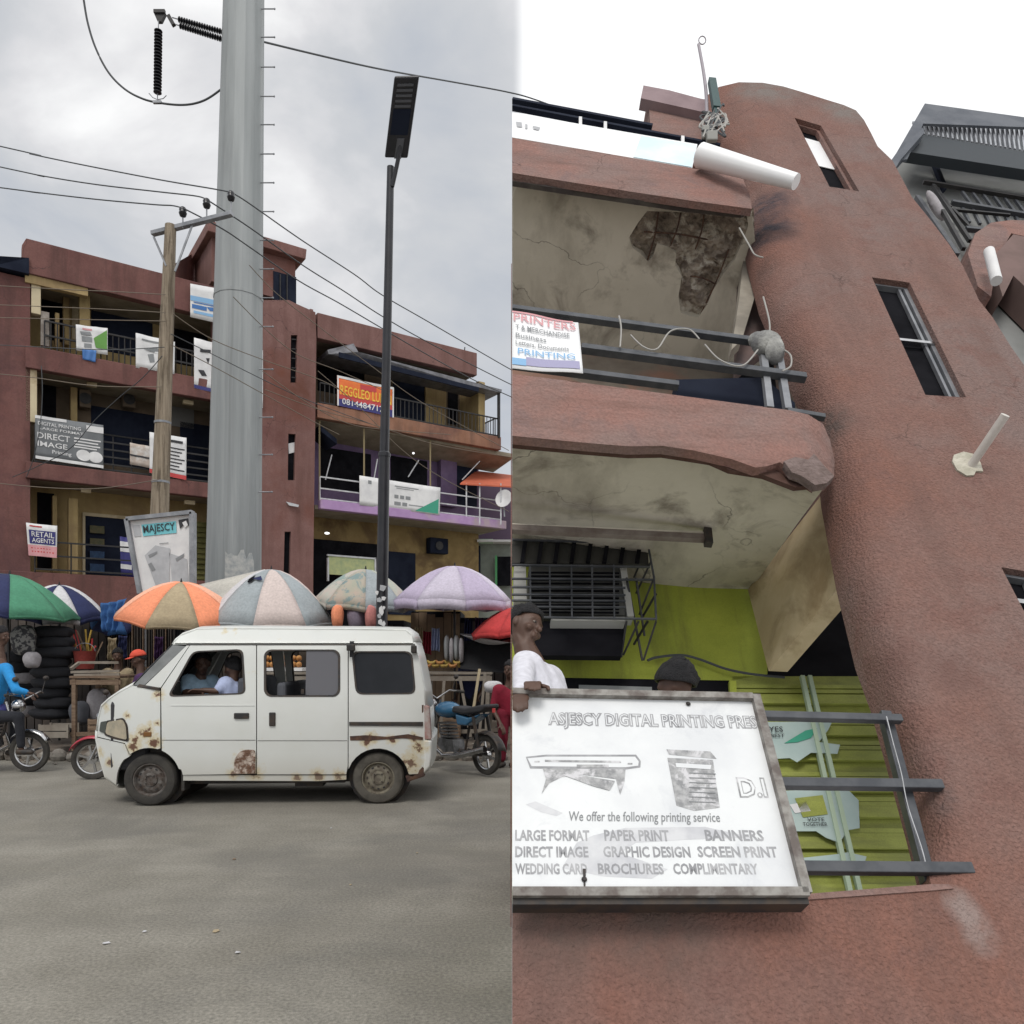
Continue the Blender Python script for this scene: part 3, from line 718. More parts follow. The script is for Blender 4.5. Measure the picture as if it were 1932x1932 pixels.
# arm above the frame with the insulators that hang from it
armz = PX(0, -60, YP).z
mb = MB(); mb.tube([PX(455, -70, YP), PX(300, -30, YP), PX(150, -10, YP)], [.18, .13, .08], 10); mb.build('arm', GALV, py_, smooth=60)
def insulator(label, a, b, n, r, group):
    a = Vector(a); b = Vector(b); t = thing('insulator_string', label, 'insulator', b, group=group)
    mb = MB(); mb.tube([a, b], .012, 6); mb.build('rod', STEELG, t)
    d = (b - a); 
    prof = []
    mb = MB()
    for i in range(n): mb.lathe(a + d * (.12 + .76 * i / (n - 1)), d, [(.02, -.02), (r, 0), (r, .012), (.02, .03)], 12)
    mb.build('discs', PORC, t, smooth=50); return t
g_ = 'insulator strings on the pylon'
insulator('vertical dark insulator string hanging over the cable loop', PX(299, 40, YP), PX(297, 192, YP), 20, .085, g_)
insulator('upper of the two sloping insulator strings beside the pylon top', PX(325, 33, YP), PX(432, 64, YP), 18, .06, g_)
insulator('lower of the two sloping insulator strings beside the pylon top', PX(328, 45, YP), PX(432, 78, YP), 18, .06, g_)
mb = MB(); mb.box(PX(301, 22, YP), (.24, .06, .07)); mb.prism([PX(290, 24, YP), PX(312, 24, YP), PX(304, 40, YP), PX(297, 40, YP)], (0, .08, 0)); mb.bar(PX(318, 30, YP), PX(328, 48, YP), .08, .08)
mb.build('yoke_plate', IRON, py_)
mb = MB(); mb.tube([PX(281, 176, YP), PX(288, 184, YP), PX(297, 188, YP), PX(308, 186, YP), PX(314, 180, YP)], .009, 5); mb.box(PX(297, 193, YP), (.18, .06, .05)); mb.build('arcing_horn', STEELG, py_)

def spline(pts, n=10):
    out_ = []
    P_ = [pts[0]] + list(pts) + [pts[-1]]
    for i in range(1, len(P_) - 2):
        p0, p1, p2, p3 = (Vector(q) for q in P_[i - 1:i + 3])
        for k_ in range(n):
            t_ = k_ / n
            out_.append(.5 * ((2 * p1) + (p2 - p0) * t_ + (2 * p0 - 5 * p1 + 4 * p2 - p3) * t_ ** 2 + (3 * p1 - p0 - 3 * p2 + p3) * t_ ** 3))
    out_.append(Vector(pts[-1])); return out_
def wire(name, label, pts, r=.011, m=None, n=8, cat='cable', group='overhead cables'):
    mb = MB(); mb.tube(spline(pts, n), r, 5); o = mb.build(name, m or CABLE, None, smooth=80)
    return tag(o, label, cat, group)
wire('cable', 'thick drooping cable loop under the pylon insulator', [PX(158, 0, YP), PX(166, 45, YP), PX(181, 92, YP), PX(205, 137, YP), PX(235, 168, YP), PX(268, 186, YP), PX(300, 194, YP), PX(340, 198, YP), PX(372, 194, YP), PX(400, 181, YP), PX(440, 150, YP)], .022)
wire('cable', 'long power cable crossing the sky from the pylon over the street lamp', [PX(460, 70, YP), PX(600, 104, YP + 2), PX(720, 131, YP + 4), PX(850, 154, YP + 7), PX(954, 173, YP + 9), PX(1010, 188, YP + 10), PX(1100, 222, YP + 12), PX(1300, 300, YP + 16)], .022)

# ================================================================== wooden pole with crossarm
YW = 15.0
wp = thing('utility_pole', 'leaning weathered wooden pole with steel crossarm in front of the balconies', 'utility pole', PX(296, 1400, YW))
mb = MB(); mb.tube([PX(293, 1400, YW), PX(298, 1150, YW), PX(301, 975, YW), PX(309, 760, YW), PX(316, 580, YW), PX(322, 425, YW)], [.19, .175, .165, .14, .12, .10], 14); mb.build('pole', WOODP, wp, smooth=60)
mb = MB(); mb.bar(PX(287, 441, YW + .1), PX(438, 403, YW - .2), .11, .075); mb.build('crossarm', STEELG, wp, bevel=.006)
for a, b in (((290, 447), (314, 502)), ((363, 424), (330, 512))): mb = MB(); mb.bar(PX(*a, YW - .05), PX(*b, YW - .1), .035, .03); mb.build('brace', STEELG, wp)
for i, (x, y) in enumerate(((345, 400), (390, 384), (436, 370))):
    mb = MB(); c = PX(x, y, YW - .05 - .05 * i); mb.tube([c, c - V(0, 0, .3)], .014, 6); mb.build('insulator_pin', STEELG, wp)
    mb = MB(); mb.lathe(c, (0, 0, 1), [(.02, -.1), (.055, -.08), (.075, -.02), (.06, .0), (.07, .04), (.05, .08), (.02, .1)], 14); mb.build('pin_insulator', PORC, wp, smooth=50)
for y_, x_, r_ in ((912, 303, .165), (800, 307, .155)): mb = MB(); mb.lathe(PX(x_, y_, YW), (0, 0, 1), [(r_, 0), (r_, .04)], 14); mb.build('band', STEELG, wp)
lw = [('upper left', [(-700, 120), (0, 276), (60, 291), (160, 312), (300, 339), (400, 356), (437, 363)]), ('middle left', [(-700, 165), (0, 315), (75, 331), (180, 348), (300, 362), (370, 370), (391, 377)]), ('lower left', [(-700, 262), (0, 354), (60, 362), (180, 376), (290, 386), (325, 388), (346, 393)])]
for nm, ps in lw: wire('cable', nm + ' power cable running to the wooden pole', [PX(x, y, YW - .1 + (437 - x) * .004) for x, y in ps], .013)
rw = [('topmost', [(437, 363), (472, 385), (569, 453), (669, 518), (720, 556), (808, 607), (951, 690), (1010, 722), (1300, 885)]), ('middle', [(391, 377), (472, 430), (569, 499), (650, 550), (720, 596), (808, 646), (951, 719), (1010, 748), (1300, 900)]), ('lowest', [(346, 393), (420, 432), (472, 467), (564, 530), (640, 572), (720, 619), (790, 660), (900, 720), (1000, 765), (1300, 905)])]
for nm, ps in rw: wire('cable', nm + ' of the power cables falling right from the wooden pole', [PX(x, y, YW - .1 + max(0, x - 400) * .016) for x, y in ps], .014)
# thin service cables in front of the facade
sv = [('thin cable crossing the top left balcony to the wooden pole', [(-60, 536), (120, 546), (230, 551), (312, 556)]), ('thin cable under the top left parapet', [(-60, 573), (120, 580), (230, 585), (312, 590)]),
      ('thin cable at the height of the top balcony rail', [(-60, 598), (160, 603), (312, 606)]), ('dark cable at the foot of the top left balcony', [(-60, 648), (80, 655), (200, 660), (310, 655)]),
      ('dark cable dropping from the wooden pole to the DIRECT IMAGE banner', [(306, 672), (270, 712), (225, 750), (180, 792), (130, 848), (70, 880), (24, 900)]),
      ('dark cable curling down the maroon left pier', [(78, 690), (80, 740), (76, 800), (64, 862), (50, 900)]),
      ('yellowish cable from the pole towards the stair tower', [(326, 592), (400, 640), (500, 680), (600, 715), (640, 735)]),
      ('thin slack cable right of the pole, across the pylon', [(322, 650), (400, 690), (500, 745), (600, 800), (640, 820)]),
      ('second slack cable right of the pole, across the pylon', [(322, 630), (400, 668), (500, 718), (580, 755), (700, 800)]),
      ('thin cable over the slit windows of the tower', [(440, 560), (500, 620), (560, 668), (640, 700), (720, 735)])]
sv += [('thin cable from the lamp post side down to the lilac balcony', [(600, 700), (680, 770), (760, 850), (840, 905), (960, 965)]), ('thin cable along the orange brown ledge', [(500, 735), (600, 772), (700, 800), (820, 838), (960, 862)]),
      ('thin cable sagging below the phone number banner', [(495, 700), (580, 760), (660, 800), (745, 812), (850, 820)]), ('thin cable high across the tower top', [(470, 500), (520, 552), (600, 615), (700, 690), (800, 762), (960, 850)]),
      ('thin cable crossing the middle left balcony', [(-60, 700), (60, 712), (180, 728), (305, 730)]), ('thin cable crossing the lower left balcony', [(-60, 905), (60, 918), (180, 922), (300, 905)])]
for lb, ps in sv:
    YY = YW - .35
    wire('service_cable', lb, [PX(x, y, YY + abs(x - 306) * .008) for x, y in ps], .0085, mat('cable_tan', (.16, .13, .1)) if 'yellow' in lb or 'thin' in lb else None, group='service cables on the facade')

# ================================================================== street lamp
YL = 11.0
sl = thing('street_lamp', 'black solar street lamp with a slanted panel head', 'street lamp', PX(719, 1450, YL))
mb = MB(); mb.tube([PX(719, 1450, YL), PX(720.5, 1150, YL), PX(725, 858, YL)], [.083, .08, .078], 12); mb.build('lower_pole', BLACKP, sl, smooth=60)
mb = MB(); mb.tube([PX(725, 858, YL), PX(731, 600, YL), PX(737, 315, YL)], [.066, .06, .05], 12); mb.build('upper_pole', BLACKP, sl, smooth=60)
mb = MB(); mb.lathe(PX(725, 862, YL), (.02, 0, 1), [(.085, 0), (.085, .05), (.068, .07)], 14); mb.build('collar', BLACKP, sl)
mb = MB(); mb.tube([PX(740, 352, YL - .03), PX(745, 330, YL - .06), PX(753, 292, YL - .12), PX(757, 258, YL - .2)], .03, 10); mb.build('head_bracket', BLACKP, sl, smooth=60)
h = [PX(744, 145, YL - .75), PX(791, 144, YL - .75), PX(769, 299, YL - .05), PX(725.5, 298, YL - .05)]
nh = (h[1] - h[0]).cross(h[3] - h[0]).normalized(); nh = nh if nh.y < 0 else -nh
mb = MB(); mb.prism(h, nh * -.06); mb.build('head', BLACKP, sl, bevel=.02)
S_ = Sheet(*h, nrm=nh)
for i in range(5):
    mb = MB(); v0 = .08 + i * .063; mb.prism([S_.P(u_, v_, .0) for u_, v_ in ((.16, v0), (.82, v0), (.82, v0 + .03), (.16, v0 + .03))], nh * .012); mb.build('led_bar', LAMPBAR, sl)
mb = MB(); mb.prism([S_.P(u_, v_, .0) for u_, v_ in ((.12, .38), (.86, .38), (.86, .70), (.12, .70))], nh * .008); mb.build('sensor_plate', NAVYD, sl)
mb = MB(); mb.prism([S_.P(u_, v_, .0) for u_, v_ in ((.45, .74), (.75, .74), (.72, 1), (.42, 1))], nh * .02); mb.build('bracket_socket', LAMPBAR, sl)
random.seed(5)
for i in range(11):   # torn paper stickers round the foot of the pole
    y = 1108 + i * 9 + random.uniform(-3, 3); x = 719 + random.uniform(-8, 7); s_ = random.uniform(.02, .05)
    mb = MB(); c = PX(x, y, YL - .1); mb.prism([c + V(random.uniform(.7, 1.2) * s_ * math.cos(a), -.002, random.uniform(.7, 1.8) * s_ * math.sin(a)) for a in (.3, 1.4, 2.6, 3.6, 5.0, 5.9)], (0, .015, 0)); mb.build('sticker', WHITE if i % 3 else LGREYINK, sl)
# ================================================================== umbrellas
def umbrella(label, apx, apy, R, H, Y, colors, tilt=(0, 0), valance=.08, np_=8, rot=0.0, pole=True, base_x=None, holes=()):
    "colors: one material per panel"
    ap = PX(apx, apy, Y)
    base = V(ap.x if base_x is None else PX(base_x, 1300, Y).x, Y, 0)
    t = thing('market_umbrella', label, 'umbrella', base, group='market umbrellas over the stalls')
    Rm = Matrix.Rotation(tilt[0], 3, 'X') @ Matrix.Rotation(tilt[1], 3, 'Y')
    def pt(a, r, k):   # a angle, r 0..1, k 0 rib..1 mid panel
        h = -H * (r ** 1.75)
        rr = R * r * (1 - .055 * k * r)
        h += .035 * k * r * (1 - r) * 2 + .03 * k * r * r
        return ap + Rm @ V(rr * math.cos(a), rr * math.sin(a), h)
    for i in range(np_):
        a0 = rot + 2 * math.pi * i / np_; a1 = rot + 2 * math.pi * (i + 1) / np_
        mb = MB()
        def fn(u, v):
            a = a0 + (a1 - a0) * u; return pt(a, v, 4 * u * (1 - u))
        mb.grid(6, 7, fn)
        if valance:
            def fv(u, v):
                a = a0 + (a1 - a0) * u; p = pt(a, 1, 4 * u * (1 - u)); q = (p - ap); d = V(q.x, q.y, 0).normalized()
                return p + Rm @ (V(0, 0, -valance * v)) + d * (-.015 * v + .012 * math.sin(9 * u + i) * v)
            mb.grid(6, 1, fv)
        mb.build('canopy_panel', colors[i % len(colors)], t, smooth=50, solid=.004, recalc=False)
    for i in range(np_):
        a = rot + 2 * math.pi * i / np_
        mb = MB(); mb.tube([pt(a, r_, 0) + V(0, 0, -.012) for r_ in (0.02, .35, .7, 1.0)], .006, 4)
        hub = ap + Rm @ V(0, 0, -H * .75); mb.tube([hub, pt(a, .5, 0)], .005, 4); mb.build('rib', IRON, t)
    if pole:
        mb = MB(); mb.tube([base, base + V(0, 0, 1.1), ap + Rm @ V(0, 0, -.4), ap], .02, 8); mb.build('pole', IRON, t)
    for (ha, hr, hs) in holes:
        ring_ = [(1, 0), (.5, .5), (.1, .75), (-.6, .6), (-1, .1), (-.55, -.35), (-.1, -.8), (.35, -.3)]
        c_ = pt(ha, hr, .8); mb = MB(); mb.add([pt(ha + hs * x_ * .8, hr + hs * .7 * y_, .8) + (c_ - ap).normalized() * .01 + V(0, -.02, .02) for x_, y_ in ring_], [tuple(range(8))]); mb.build('torn_hole', DARK, t, recalc=False)
        mb = MB(); mb.add([pt(ha + x_, hr + y_, .8) + V(0, -.03, .02) for x_, y_ in ((.02, .0), (.30, -.06), (.42, .02), (.3, .03))], [(0, 1, 2, 3)]); mb.build('torn_flap', cN, t, recalc=False)
    mb = MB(); mb.tube([ap, ap + Rm @ V(0, 0, .06)], [.02, .006], 8); mb.build('finial', IRON, t)
    return t
cN = cloth('navy_cloth', (.022, .03, .10)); cG = cloth('green_cloth', (.07, .25, .15)); cW = cloth('white_cloth', (.6, .6, .62), .85); cO = cloth('orange_cloth', (.85, .30, .16), .85)
cO2 = cloth('peach_cloth', (.85, .44, .30), .9); cT = cloth('olive_tan_cloth', (.42, .34, .22)); cGY = cloth('grey_cloth', (.34, .38, .40), .85); cPK = cloth('pinkish_white_cloth', (.62, .53, .5), .9)
cMG = mat('patchwork_cloth', (.36, .36, .29), (.45, .36, .3), scale=3, rough=.9, c3=(.2, .27, .27), s3=3.5, lo3=.52, hi3=.58)
cMT = mat('faded_sage_cloth', (.42, .44, .38), (.48, .4, .36), scale=2.5, rough=.9, c3=(.25, .32, .3), s3=4, lo3=.53, hi3=.6); cLI = cloth('lilac_cloth', (.52, .45, .60), .88); cLI2 = cloth('pale_lilac_cloth', (.6, .55, .66), .9)
cR = cloth('red_cloth', (.55, .05, .05)); cBL = cloth('blue_cloth', (.045, .14, .36))
umbrella('navy and green umbrella at the left edge of the street', 18, 1083, 1.05, .60, 12.6, [cG, cN, cN, cG, cN, cN, cG, cG], tilt=(.05, .12), valance=.05, rot=.6)
umbrella('navy and white umbrella behind the green one', 112, 1104, .72, .48, 13.6, [cW, cN, cN, cW, cW, cN, cW, cN], tilt=(.22, .12), rot=.15)
umbrella('orange and tan umbrella behind the front of the van', 342, 1098, 1.00, .56, 12.8, [cO2, cO, cT, cO, cO2, cO, cT, cO], tilt=(.22, .10), valance=.05, rot=3.01, np_=8)
umbrella('large grey and white umbrella with a torn hole above the van roof', 512, 1074, 1.06, .86, 13.2, [cPK, cGY, cPK, cGY, cW, cGY, cW, cGY], tilt=(.12, .04), rot=math.radians(272), valance=.06, holes=[(math.radians(246), .42, .16)])
umbrella('faded patchwork umbrella behind the street lamp', 690, 1074, .90, .60, 13.8, [cMG, cMT, cMG, cGY, cMT, cMG, cGY, cMT], tilt=(.12, .06), rot=.2, valance=.09)
umbrella('lilac umbrella at the right of the street', 858, 1068, 1.02, .60, 13.4, [cLI, cLI2, cLI, cLI2], tilt=(.05, .02), rot=.25, valance=.16)
umbrella('red umbrella at the right edge, below the lilac one', 975, 1146, .80, .42, 13.0, [cR], tilt=(.03, -.05), rot=.4, valance=.08)
umbrella('blue umbrella, half collapsed behind the orange one', 216, 1150, .42, .30, 14.2, [cBL, cN], tilt=(.5, .2), rot=.1, valance=.02)
# torn hole patch on the grey umbrella
tagm = MB()
# blue cloth hung between the umbrellas
def cloth_sheet(name, label, pts, Y, m, wave=.04, cat='cloth', group=None, waves=3):
    sh = Sheet(*[PX(x, y, Y) for x, y in pts], wave=wave, waves=waves)
    mb = MB(); mb.grid(16, 10, lambda u, v: sh.P(u, v, .015 * math.sin(17 * v + 5 * u)))
    o = mb.build(name, m, None, smooth=50, solid=.006, recalc=False); return tag(o, label, cat, group)
cloth_sheet('cloth', 'bright blue cloth hanging between two umbrellas on the left', [(190, 1138), (238, 1128), (222, 1196), (194, 1192)], 13.3, cBL)
def canopy(label, pts3, m):
    mb = MB(); a, b, c, d = pts3
    mb.grid(12, 8, lambda u, v: a.lerp(b, u).lerp(d.lerp(c, u), v) + V(0, 0, -.12 * math.sin(math.pi * u) * math.sin(math.pi * v)))
    return tag(mb.build('tarpaulin', m, None, smooth=60, solid=.006, recalc=False), label, 'tarpaulin')
canopy('cream canvas sheet stretched behind the orange umbrella', [PX(372, 1104, 15.5), PX(500, 1074, 15.2), PX(470, 1150, 13.9), PX(405, 1142, 14.2)], cloth('cream_canvas', (.55, .53, .48), .9))
canopy('black tarpaulin over the right hand stall', [PX(872, 1210, 13.2), PX(972, 1203, 13.2), PX(972, 1272, 12.8), PX(868, 1262, 12.8)], cloth('black_tarp', (.016, .017, .02)))
canopy('white sheet under the red umbrella', [PX(868, 1196, 13.4), PX(972, 1200, 13.4), PX(972, 1214, 12.6), PX(875, 1199, 12.8)], cW)

# ================================================================== leaning billboard
YB = 14.2
bc = [PX(241, 980, YB), PX(364, 967, YB), PX(364, 1112, YB), PX(266, 1120, YB)]
sb = Sheet(*bc)
bb_ = thing('billboard', 'leaning white billboard with a turquoise heading above the orange umbrella', 'billboard', PX(310, 1405, YB))
mb = MB(); mb.prism(bc, sb.n * -.12); mb.build('panel', WHITE, bb_)
for a, b in ((0, 1), (1, 2), (3, 0)): mb = MB(); mb.bar(bc[a] + sb.n * .0, bc[b] + sb.n * .0, .07, .16, up=(0, -1, 0)); mb.build('frame_bar', STEELG, bb_)
for x in (275, 355): mb = MB(); mb.bar(PX(x, 1112, YB + .1), PX(x, 1400, YB + .1), .07, .07); mb.build('leg', STEELG, bb_)
ink(sb, bb_, LGREYINK, rects=[(.06, .09, .17, .24)], polys=[[(.18, .5), (.38, .38), (.62, .44), (.55, .95), (.3, .9)], [(.6, .5), (.9, .6), (.92, .9), (.62, .95)]], off=.01)
ink(sb, bb_, GREYINK, polys=[[(.24, .5), (.4, .46), (.4, .49), (.26, .54)], [(.22, .62), (.28, .6), (.34, .7), (.27, .72)], [(.7, .58), (.86, .52), (.84, .57), (.72, .62)]], rects=[(.45, .36, .6, .37)], off=.016)
ink(sb, bb_, TEALINK, rects=[(.2, .09, .74, .245)], off=.012); ink(sb, bb_, INK, texts=[('MAJESCY', .22, .105, .72, .235)], polys=[[(.78, .08), (.93, .07), (.95, .17), (.86, .15), (.8, .2)]], off=.018)
ink(sb, bb_, WHITE, polys=[[(.84, .12), (.9, .1), (.93, .16), (.88, .19)]], off=.024)

# ================================================================== van
TH = math.radians(3.0)
VU = V(math.cos(TH), math.sin(TH), 0); VD = V(-math.sin(TH), math.cos(TH), 0)   # along the van, and into depth
VO = PX(497, 1240, 8.3); VO.z = 0; VO = VO - VU * 1.74
VM = Matrix(((VU.x, VD.x, 0, VO.x), (VU.y, VD.y, 0, VO.y), (0, 0, 1, 0), (0, 0, 0, 1)))
VW = 1.42
van = thing('van', 'battered white minivan with rusty patches driving to the left', 'van', VO, rot=VM.to_3x3())
def yof(x, z):
    y = 0.0
    if z > 1.08: y += (z - 1.08) * .17 + max(0, z - 1.62) ** 2 * 2.5
    if z < .55: y += (.55 - z) ** 2 * .25
    y -= 0.014 * math.exp(-((z - .78) / .2) ** 2)
    if x < .55: y += (.55 - x) ** 2 * .75
    if x > 3.25: y += (x - 3.25) ** 2 * .7
    return y
def vq(px, py):
    y = 0.0; x = z = 0
    for _ in range(4):
        p = ray_plane(px, py, VO + VD * y, VD) - VO; x, z = p.dot(VU), p.z; y = yof(x, z)
    return x, z
def VL(x, y, z): return VO + VU * x + VD * y + V(0, 0, z)
# paint with rust that follows the photograph's worn spots
def van_paint(name, base, blobs, thr=.5):
    m = bpy.data.materials.new(name); m.use_nodes = True; t = m.node_tree; n = t.nodes; l = t.links
    b = n['Principled BSDF']; tc = n.new('ShaderNodeTexCoord'); vec = tc.outputs['Object']
    nz = n.new('ShaderNodeTexNoise'); nz.inputs['Scale'].default_value = 14; nz.inputs['Detail'].default_value = 9; nz.inputs['Roughness'].default_value = .7
    l.new(vec, nz.inputs['Vector'])
    acc = None
    for (x, z, r) in blobs:
        d = n.new('ShaderNodeVectorMath'); d.operation = 'DISTANCE'; d.inputs[1].default_value = (x, 0, z)
        sc = n.new('ShaderNodeVectorMath'); sc.operation = 'MULTIPLY'; sc.inputs[1].default_value = (1, .15, 1); l.new(vec, sc.inputs[0]); l.new(sc.outputs[0], d.inputs[0])
        q = n.new('ShaderNodeMapRange'); q.inputs['From Min'].default_value = r; q.inputs['From Max'].default_value = 0; l.new(d.outputs['Value'], q.inputs['Value'])
        if acc is None: acc = q.outputs[0]
        else:
            mm = n.new('ShaderNodeMath'); mm.operation = 'MAXIMUM'; l.new(acc, mm.inputs[0]); l.new(q.outputs[0], mm.inputs[1]); acc = mm.outputs[0]
    am = n.new('ShaderNodeMath'); am.operation = 'MULTIPLY'; am.inputs[1].default_value = .70; l.new(acc, am.inputs[0])
    ad = n.new('ShaderNodeMath'); ad.operation = 'ADD'; l.new(am.outputs[0], ad.inputs[0])
    nm = n.new('ShaderNodeMath'); nm.operation = 'MULTIPLY'; nm.inputs[1].default_value = 1.25; l.new(nz.outputs['Fac'], nm.inputs[0]); l.new(nm.outputs[0], ad.inputs[1])
    r1 = n.new('ShaderNodeMapRange'); r1.inputs['From Min'].default_value = 1.09; r1.inputs['From Max'].default_value = 1.2; l.new(ad.outputs[0], r1.inputs['Value'])
    r0 = n.new('ShaderNodeMapRange'); r0.inputs['From Min'].default_value = .78; r0.inputs['From Max'].default_value = 1.12; l.new(ad.outputs[0], r0.inputs['Value'])
    n2 = n.new('ShaderNodeTexNoise'); n2.inputs['Scale'].default_value = 2.2; n2.inputs['Detail'].default_value = 6; l.new(vec, n2.inputs['Vector'])
    m1 = n.new('ShaderNodeMixRGB'); m1.inputs['Color1'].default_value = (*base, 1); m1.inputs['Color2'].default_value = (base[0] * .86, base[1] * .86, base[2] * .82, 1); l.new(n2.outputs['Fac'], m1.inputs['Fac'])
    m2 = n.new('ShaderNodeMixRGB'); m2.inputs['Color2'].default_value = (.60, .52, .34, 1); l.new(r0.outputs[0], m2.inputs['Fac']); l.new(m1.outputs[0], m2.inputs['Color1'])
    m3 = n.new('ShaderNodeMixRGB'); m3.inputs['Color2'].default_value = (.14, .07, .045, 1); l.new(r1.outputs[0], m3.inputs['Fac']); l.new(m2.outputs[0], m3.inputs['Color1'])
    # road dirt thrown up along the sills
    sp = n.new('ShaderNodeSeparateXYZ'); l.new(vec, sp.inputs[0])
    dz = n.new('ShaderNodeMapRange'); dz.inputs['From Min'].default_value = .55; dz.inputs['From Max'].default_value = .22; dz.inputs['To Max'].default_value = .4; l.new(sp.outputs['Z'], dz.inputs['Value'])
    m4 = n.new('ShaderNodeMixRGB'); m4.inputs['Color2'].default_value = (.42, .37, .29, 1); l.new(dz.outputs[0], m4.inputs['Fac']); l.new(m3.outputs[0], m4.inputs['Color1'])
    l.new(m4.outputs[0], b.inputs['Base Color']); b.inputs['Roughness'].default_value = .38
    b.inputs['Coat Weight'].default_value = .2
    bp = n.new('ShaderNodeBump'); bp.inputs['Strength'].default_value = .12; bp.inputs['Distance'].default_value = .05; l.new(n2.outputs['Fac'], bp.inputs['Height']); l.new(bp.outputs[0], b.inputs['Normal'])
    return m
def bl(px, py, r): x, z = vq(px, py); return (x, z, r)
PAINT = van_paint('worn_white_paint', (.70, .72, .71), [bl(275, 1380, .15), bl(255, 1398, .15), bl(250, 1408, .14), bl(290, 1400, .15), bl(299, 1310, .10), bl(297, 1365, .07), bl(462, 1440, .19), bl(478, 1458, .16), bl(440, 1460, .10), bl(775, 1440, .20), bl(790, 1410, .15), bl(700, 1393, .12),
      bl(740, 1396, .10), bl(780, 1393, .1), bl(190, 1420, .10), bl(205, 1440, .1), bl(240, 1350, .08), bl(600, 1462, .13), bl(560, 1468, .1), bl(640, 1466, .12), bl(690, 1400, .1), bl(200, 1335, .09), bl(425, 1190, .08), bl(445, 1189, .07)])
TRIM = mat('black_trim', (.02, .02, .022), (.05, .035, .025), scale=12, rough=.6)
RUSTM = mat('bare_rust', (.13, .07, .045), (.06, .035, .03), scale=16, rough=.95)
def arc(cx_, cy_, r, a0, a1, n=10): return [(cx_ + r * math.cos(math.radians(a0 + (a1 - a0) * i / n)), cy_ - r * math.sin(math.radians(a0 + (a1 - a0) * i / n))) for i in range(n + 1)]
def rrect(x0, y0, x1, y1, r, n=5, sk=0):
    o_ = []
    for cx_, cy_, a in ((x1 - r, y0 + r, 90), (x1 - r, y1 - r, 0), (x0 + r, y1 - r, -90), (x0 + r, y0 + r, -180)):
        o_ += [(cx_ + r * math.cos(math.radians(a - 90 * i / n)), cy_ - r * math.sin(math.radians(a - 90 * i / n))) for i in range(n + 1)]
    return o_
def rpoly(pts, r, n=4):
    out_ = []
    for i in range(len(pts)):
        a, b, c = Vector(pts[i - 1]), Vector(pts[i]), Vector(pts[(i + 1) % len(pts)])
        ra = min(r, (a - b).length * .45, (c - b).length * .45); p = b + (a - b).normalized() * ra; q = b + (c - b).normalized() * ra
        for k_ in range(n + 1):
            t_ = k_ / n; out_.append(tuple(p * (1 - t_) ** 2 + b * 2 * t_ * (1 - t_) + q * t_ * t_))
    return out_
fwc, rwc = (281, 1471), (713, 1471)
# side outlines in picture positions
win_f = rpoly([(317, 1314), (364, 1229), (458, 1225), (463, 1309)], 12)
win_m = rrect(499, 1226, 641, 1314, 14)
win_r = rpoly([(664, 1229), (777, 1229), (784, 1309), (672, 1310)], 14)
fender = [(302, 1412), (302, 1299), (270, 1296), (250, 1294), (224, 1308), (204, 1322), (192, 1332), (186, 1356), (183, 1390), (236, 1402), (246, 1425)] + arc(*fwc, 60, 142, 74, 8)
pillar = [(303, 1297), (357, 1218), (352, 1218), (272, 1295)]
glass_side = [(271, 1294), (351, 1219), (326, 1217), (252, 1293)]
door = [(304, 1299), (359, 1217), (483, 1217), (483, 1460), (345, 1462), (342, 1452)] + arc(*fwc, 60, 20, 66, 6)
slide = [(485, 1217), (656, 1217), (656, 1445), (653, 1461), (485, 1461)]
quarter = [(658, 1217), (781, 1217), (789, 1246), (799, 1300), (803, 1340), (801, 1459), (772, 1461)] + arc(*rwc, 59, 12, 160, 12)
bumper_f = [(183, 1392), (236, 1404), (245, 1427)] + arc(*fwc, 60, 141, 176, 4) + [(220, 1480), (199, 1464), (190, 1432)]
sill = [(345, 1463), (653, 1463), (653, 1471), (600, 1474), (345, 1473)]
cant = [(326, 1216), (340, 1200), (372, 1188), (420, 1187), (600, 1188), (765, 1190), (776, 1200), (781, 1216)]
def vside(name, outline, holes, m, far=False, off=0.0, thick=.03, step=22, parent=van, **k):
    mb = MB()
    def fm(px, py):
        x, z = vq(px, py); y = yof(x, z) - off
        return VL(x, VW - y if far else y, z)
    slab2d(mb, outline, holes, fm, VD * (-thick if far else thick), step)
    return mb.build(name, m, parent, smooth=35, **k)
for far in (False, True):
    vside('front_fender', fender, [], PAINT, far); vside('windscreen_pillar', pillar, [], PAINT, far); vside('windscreen_corner', glass_side, [], mat('reflection_grey_glass', (.16, .17, .17), (.24, .25, .25), scale=4, rough=.2), far, thick=.006)  # corner glass: mid grey colour imitates its reflection
    fd = vside('front_door', door, [win_f], PAINT, far); sdr = vside('sliding_door', slide, [win_m], PAINT, far)
    qt = vside('rear_quarter', quarter, [win_r], PAINT, far); bf = vside('front_bumper_side', bumper_f, [], PAINT, far, off=.015)
    vside('sill', sill, [], PAINT, far, off=-.01)
    vside('roof_side', cant, [], PAINT, far, thick=.03)
    def ring(poly, gr):
        c = Vector((sum(p[0] for p in poly) / len(poly), sum(p[1] for p in poly) / len(poly)))
        return [tuple(c + (Vector(p) - c) * gr) for p in poly]
    for nm, wn_, pr in (('window_seal', win_f, fd), ('window_seal', win_m, sdr), ('window_seal', win_r, qt)):
        vside(nm, ring(wn_, 1.015), [ring(wn_, .955)], TRIM, far, off=.004, thick=.02, parent=pr, step=None)
    vside('rear_glass_side', win_r, [], GLASSD, far, off=-.012, thick=.006, parent=qt, step=40)
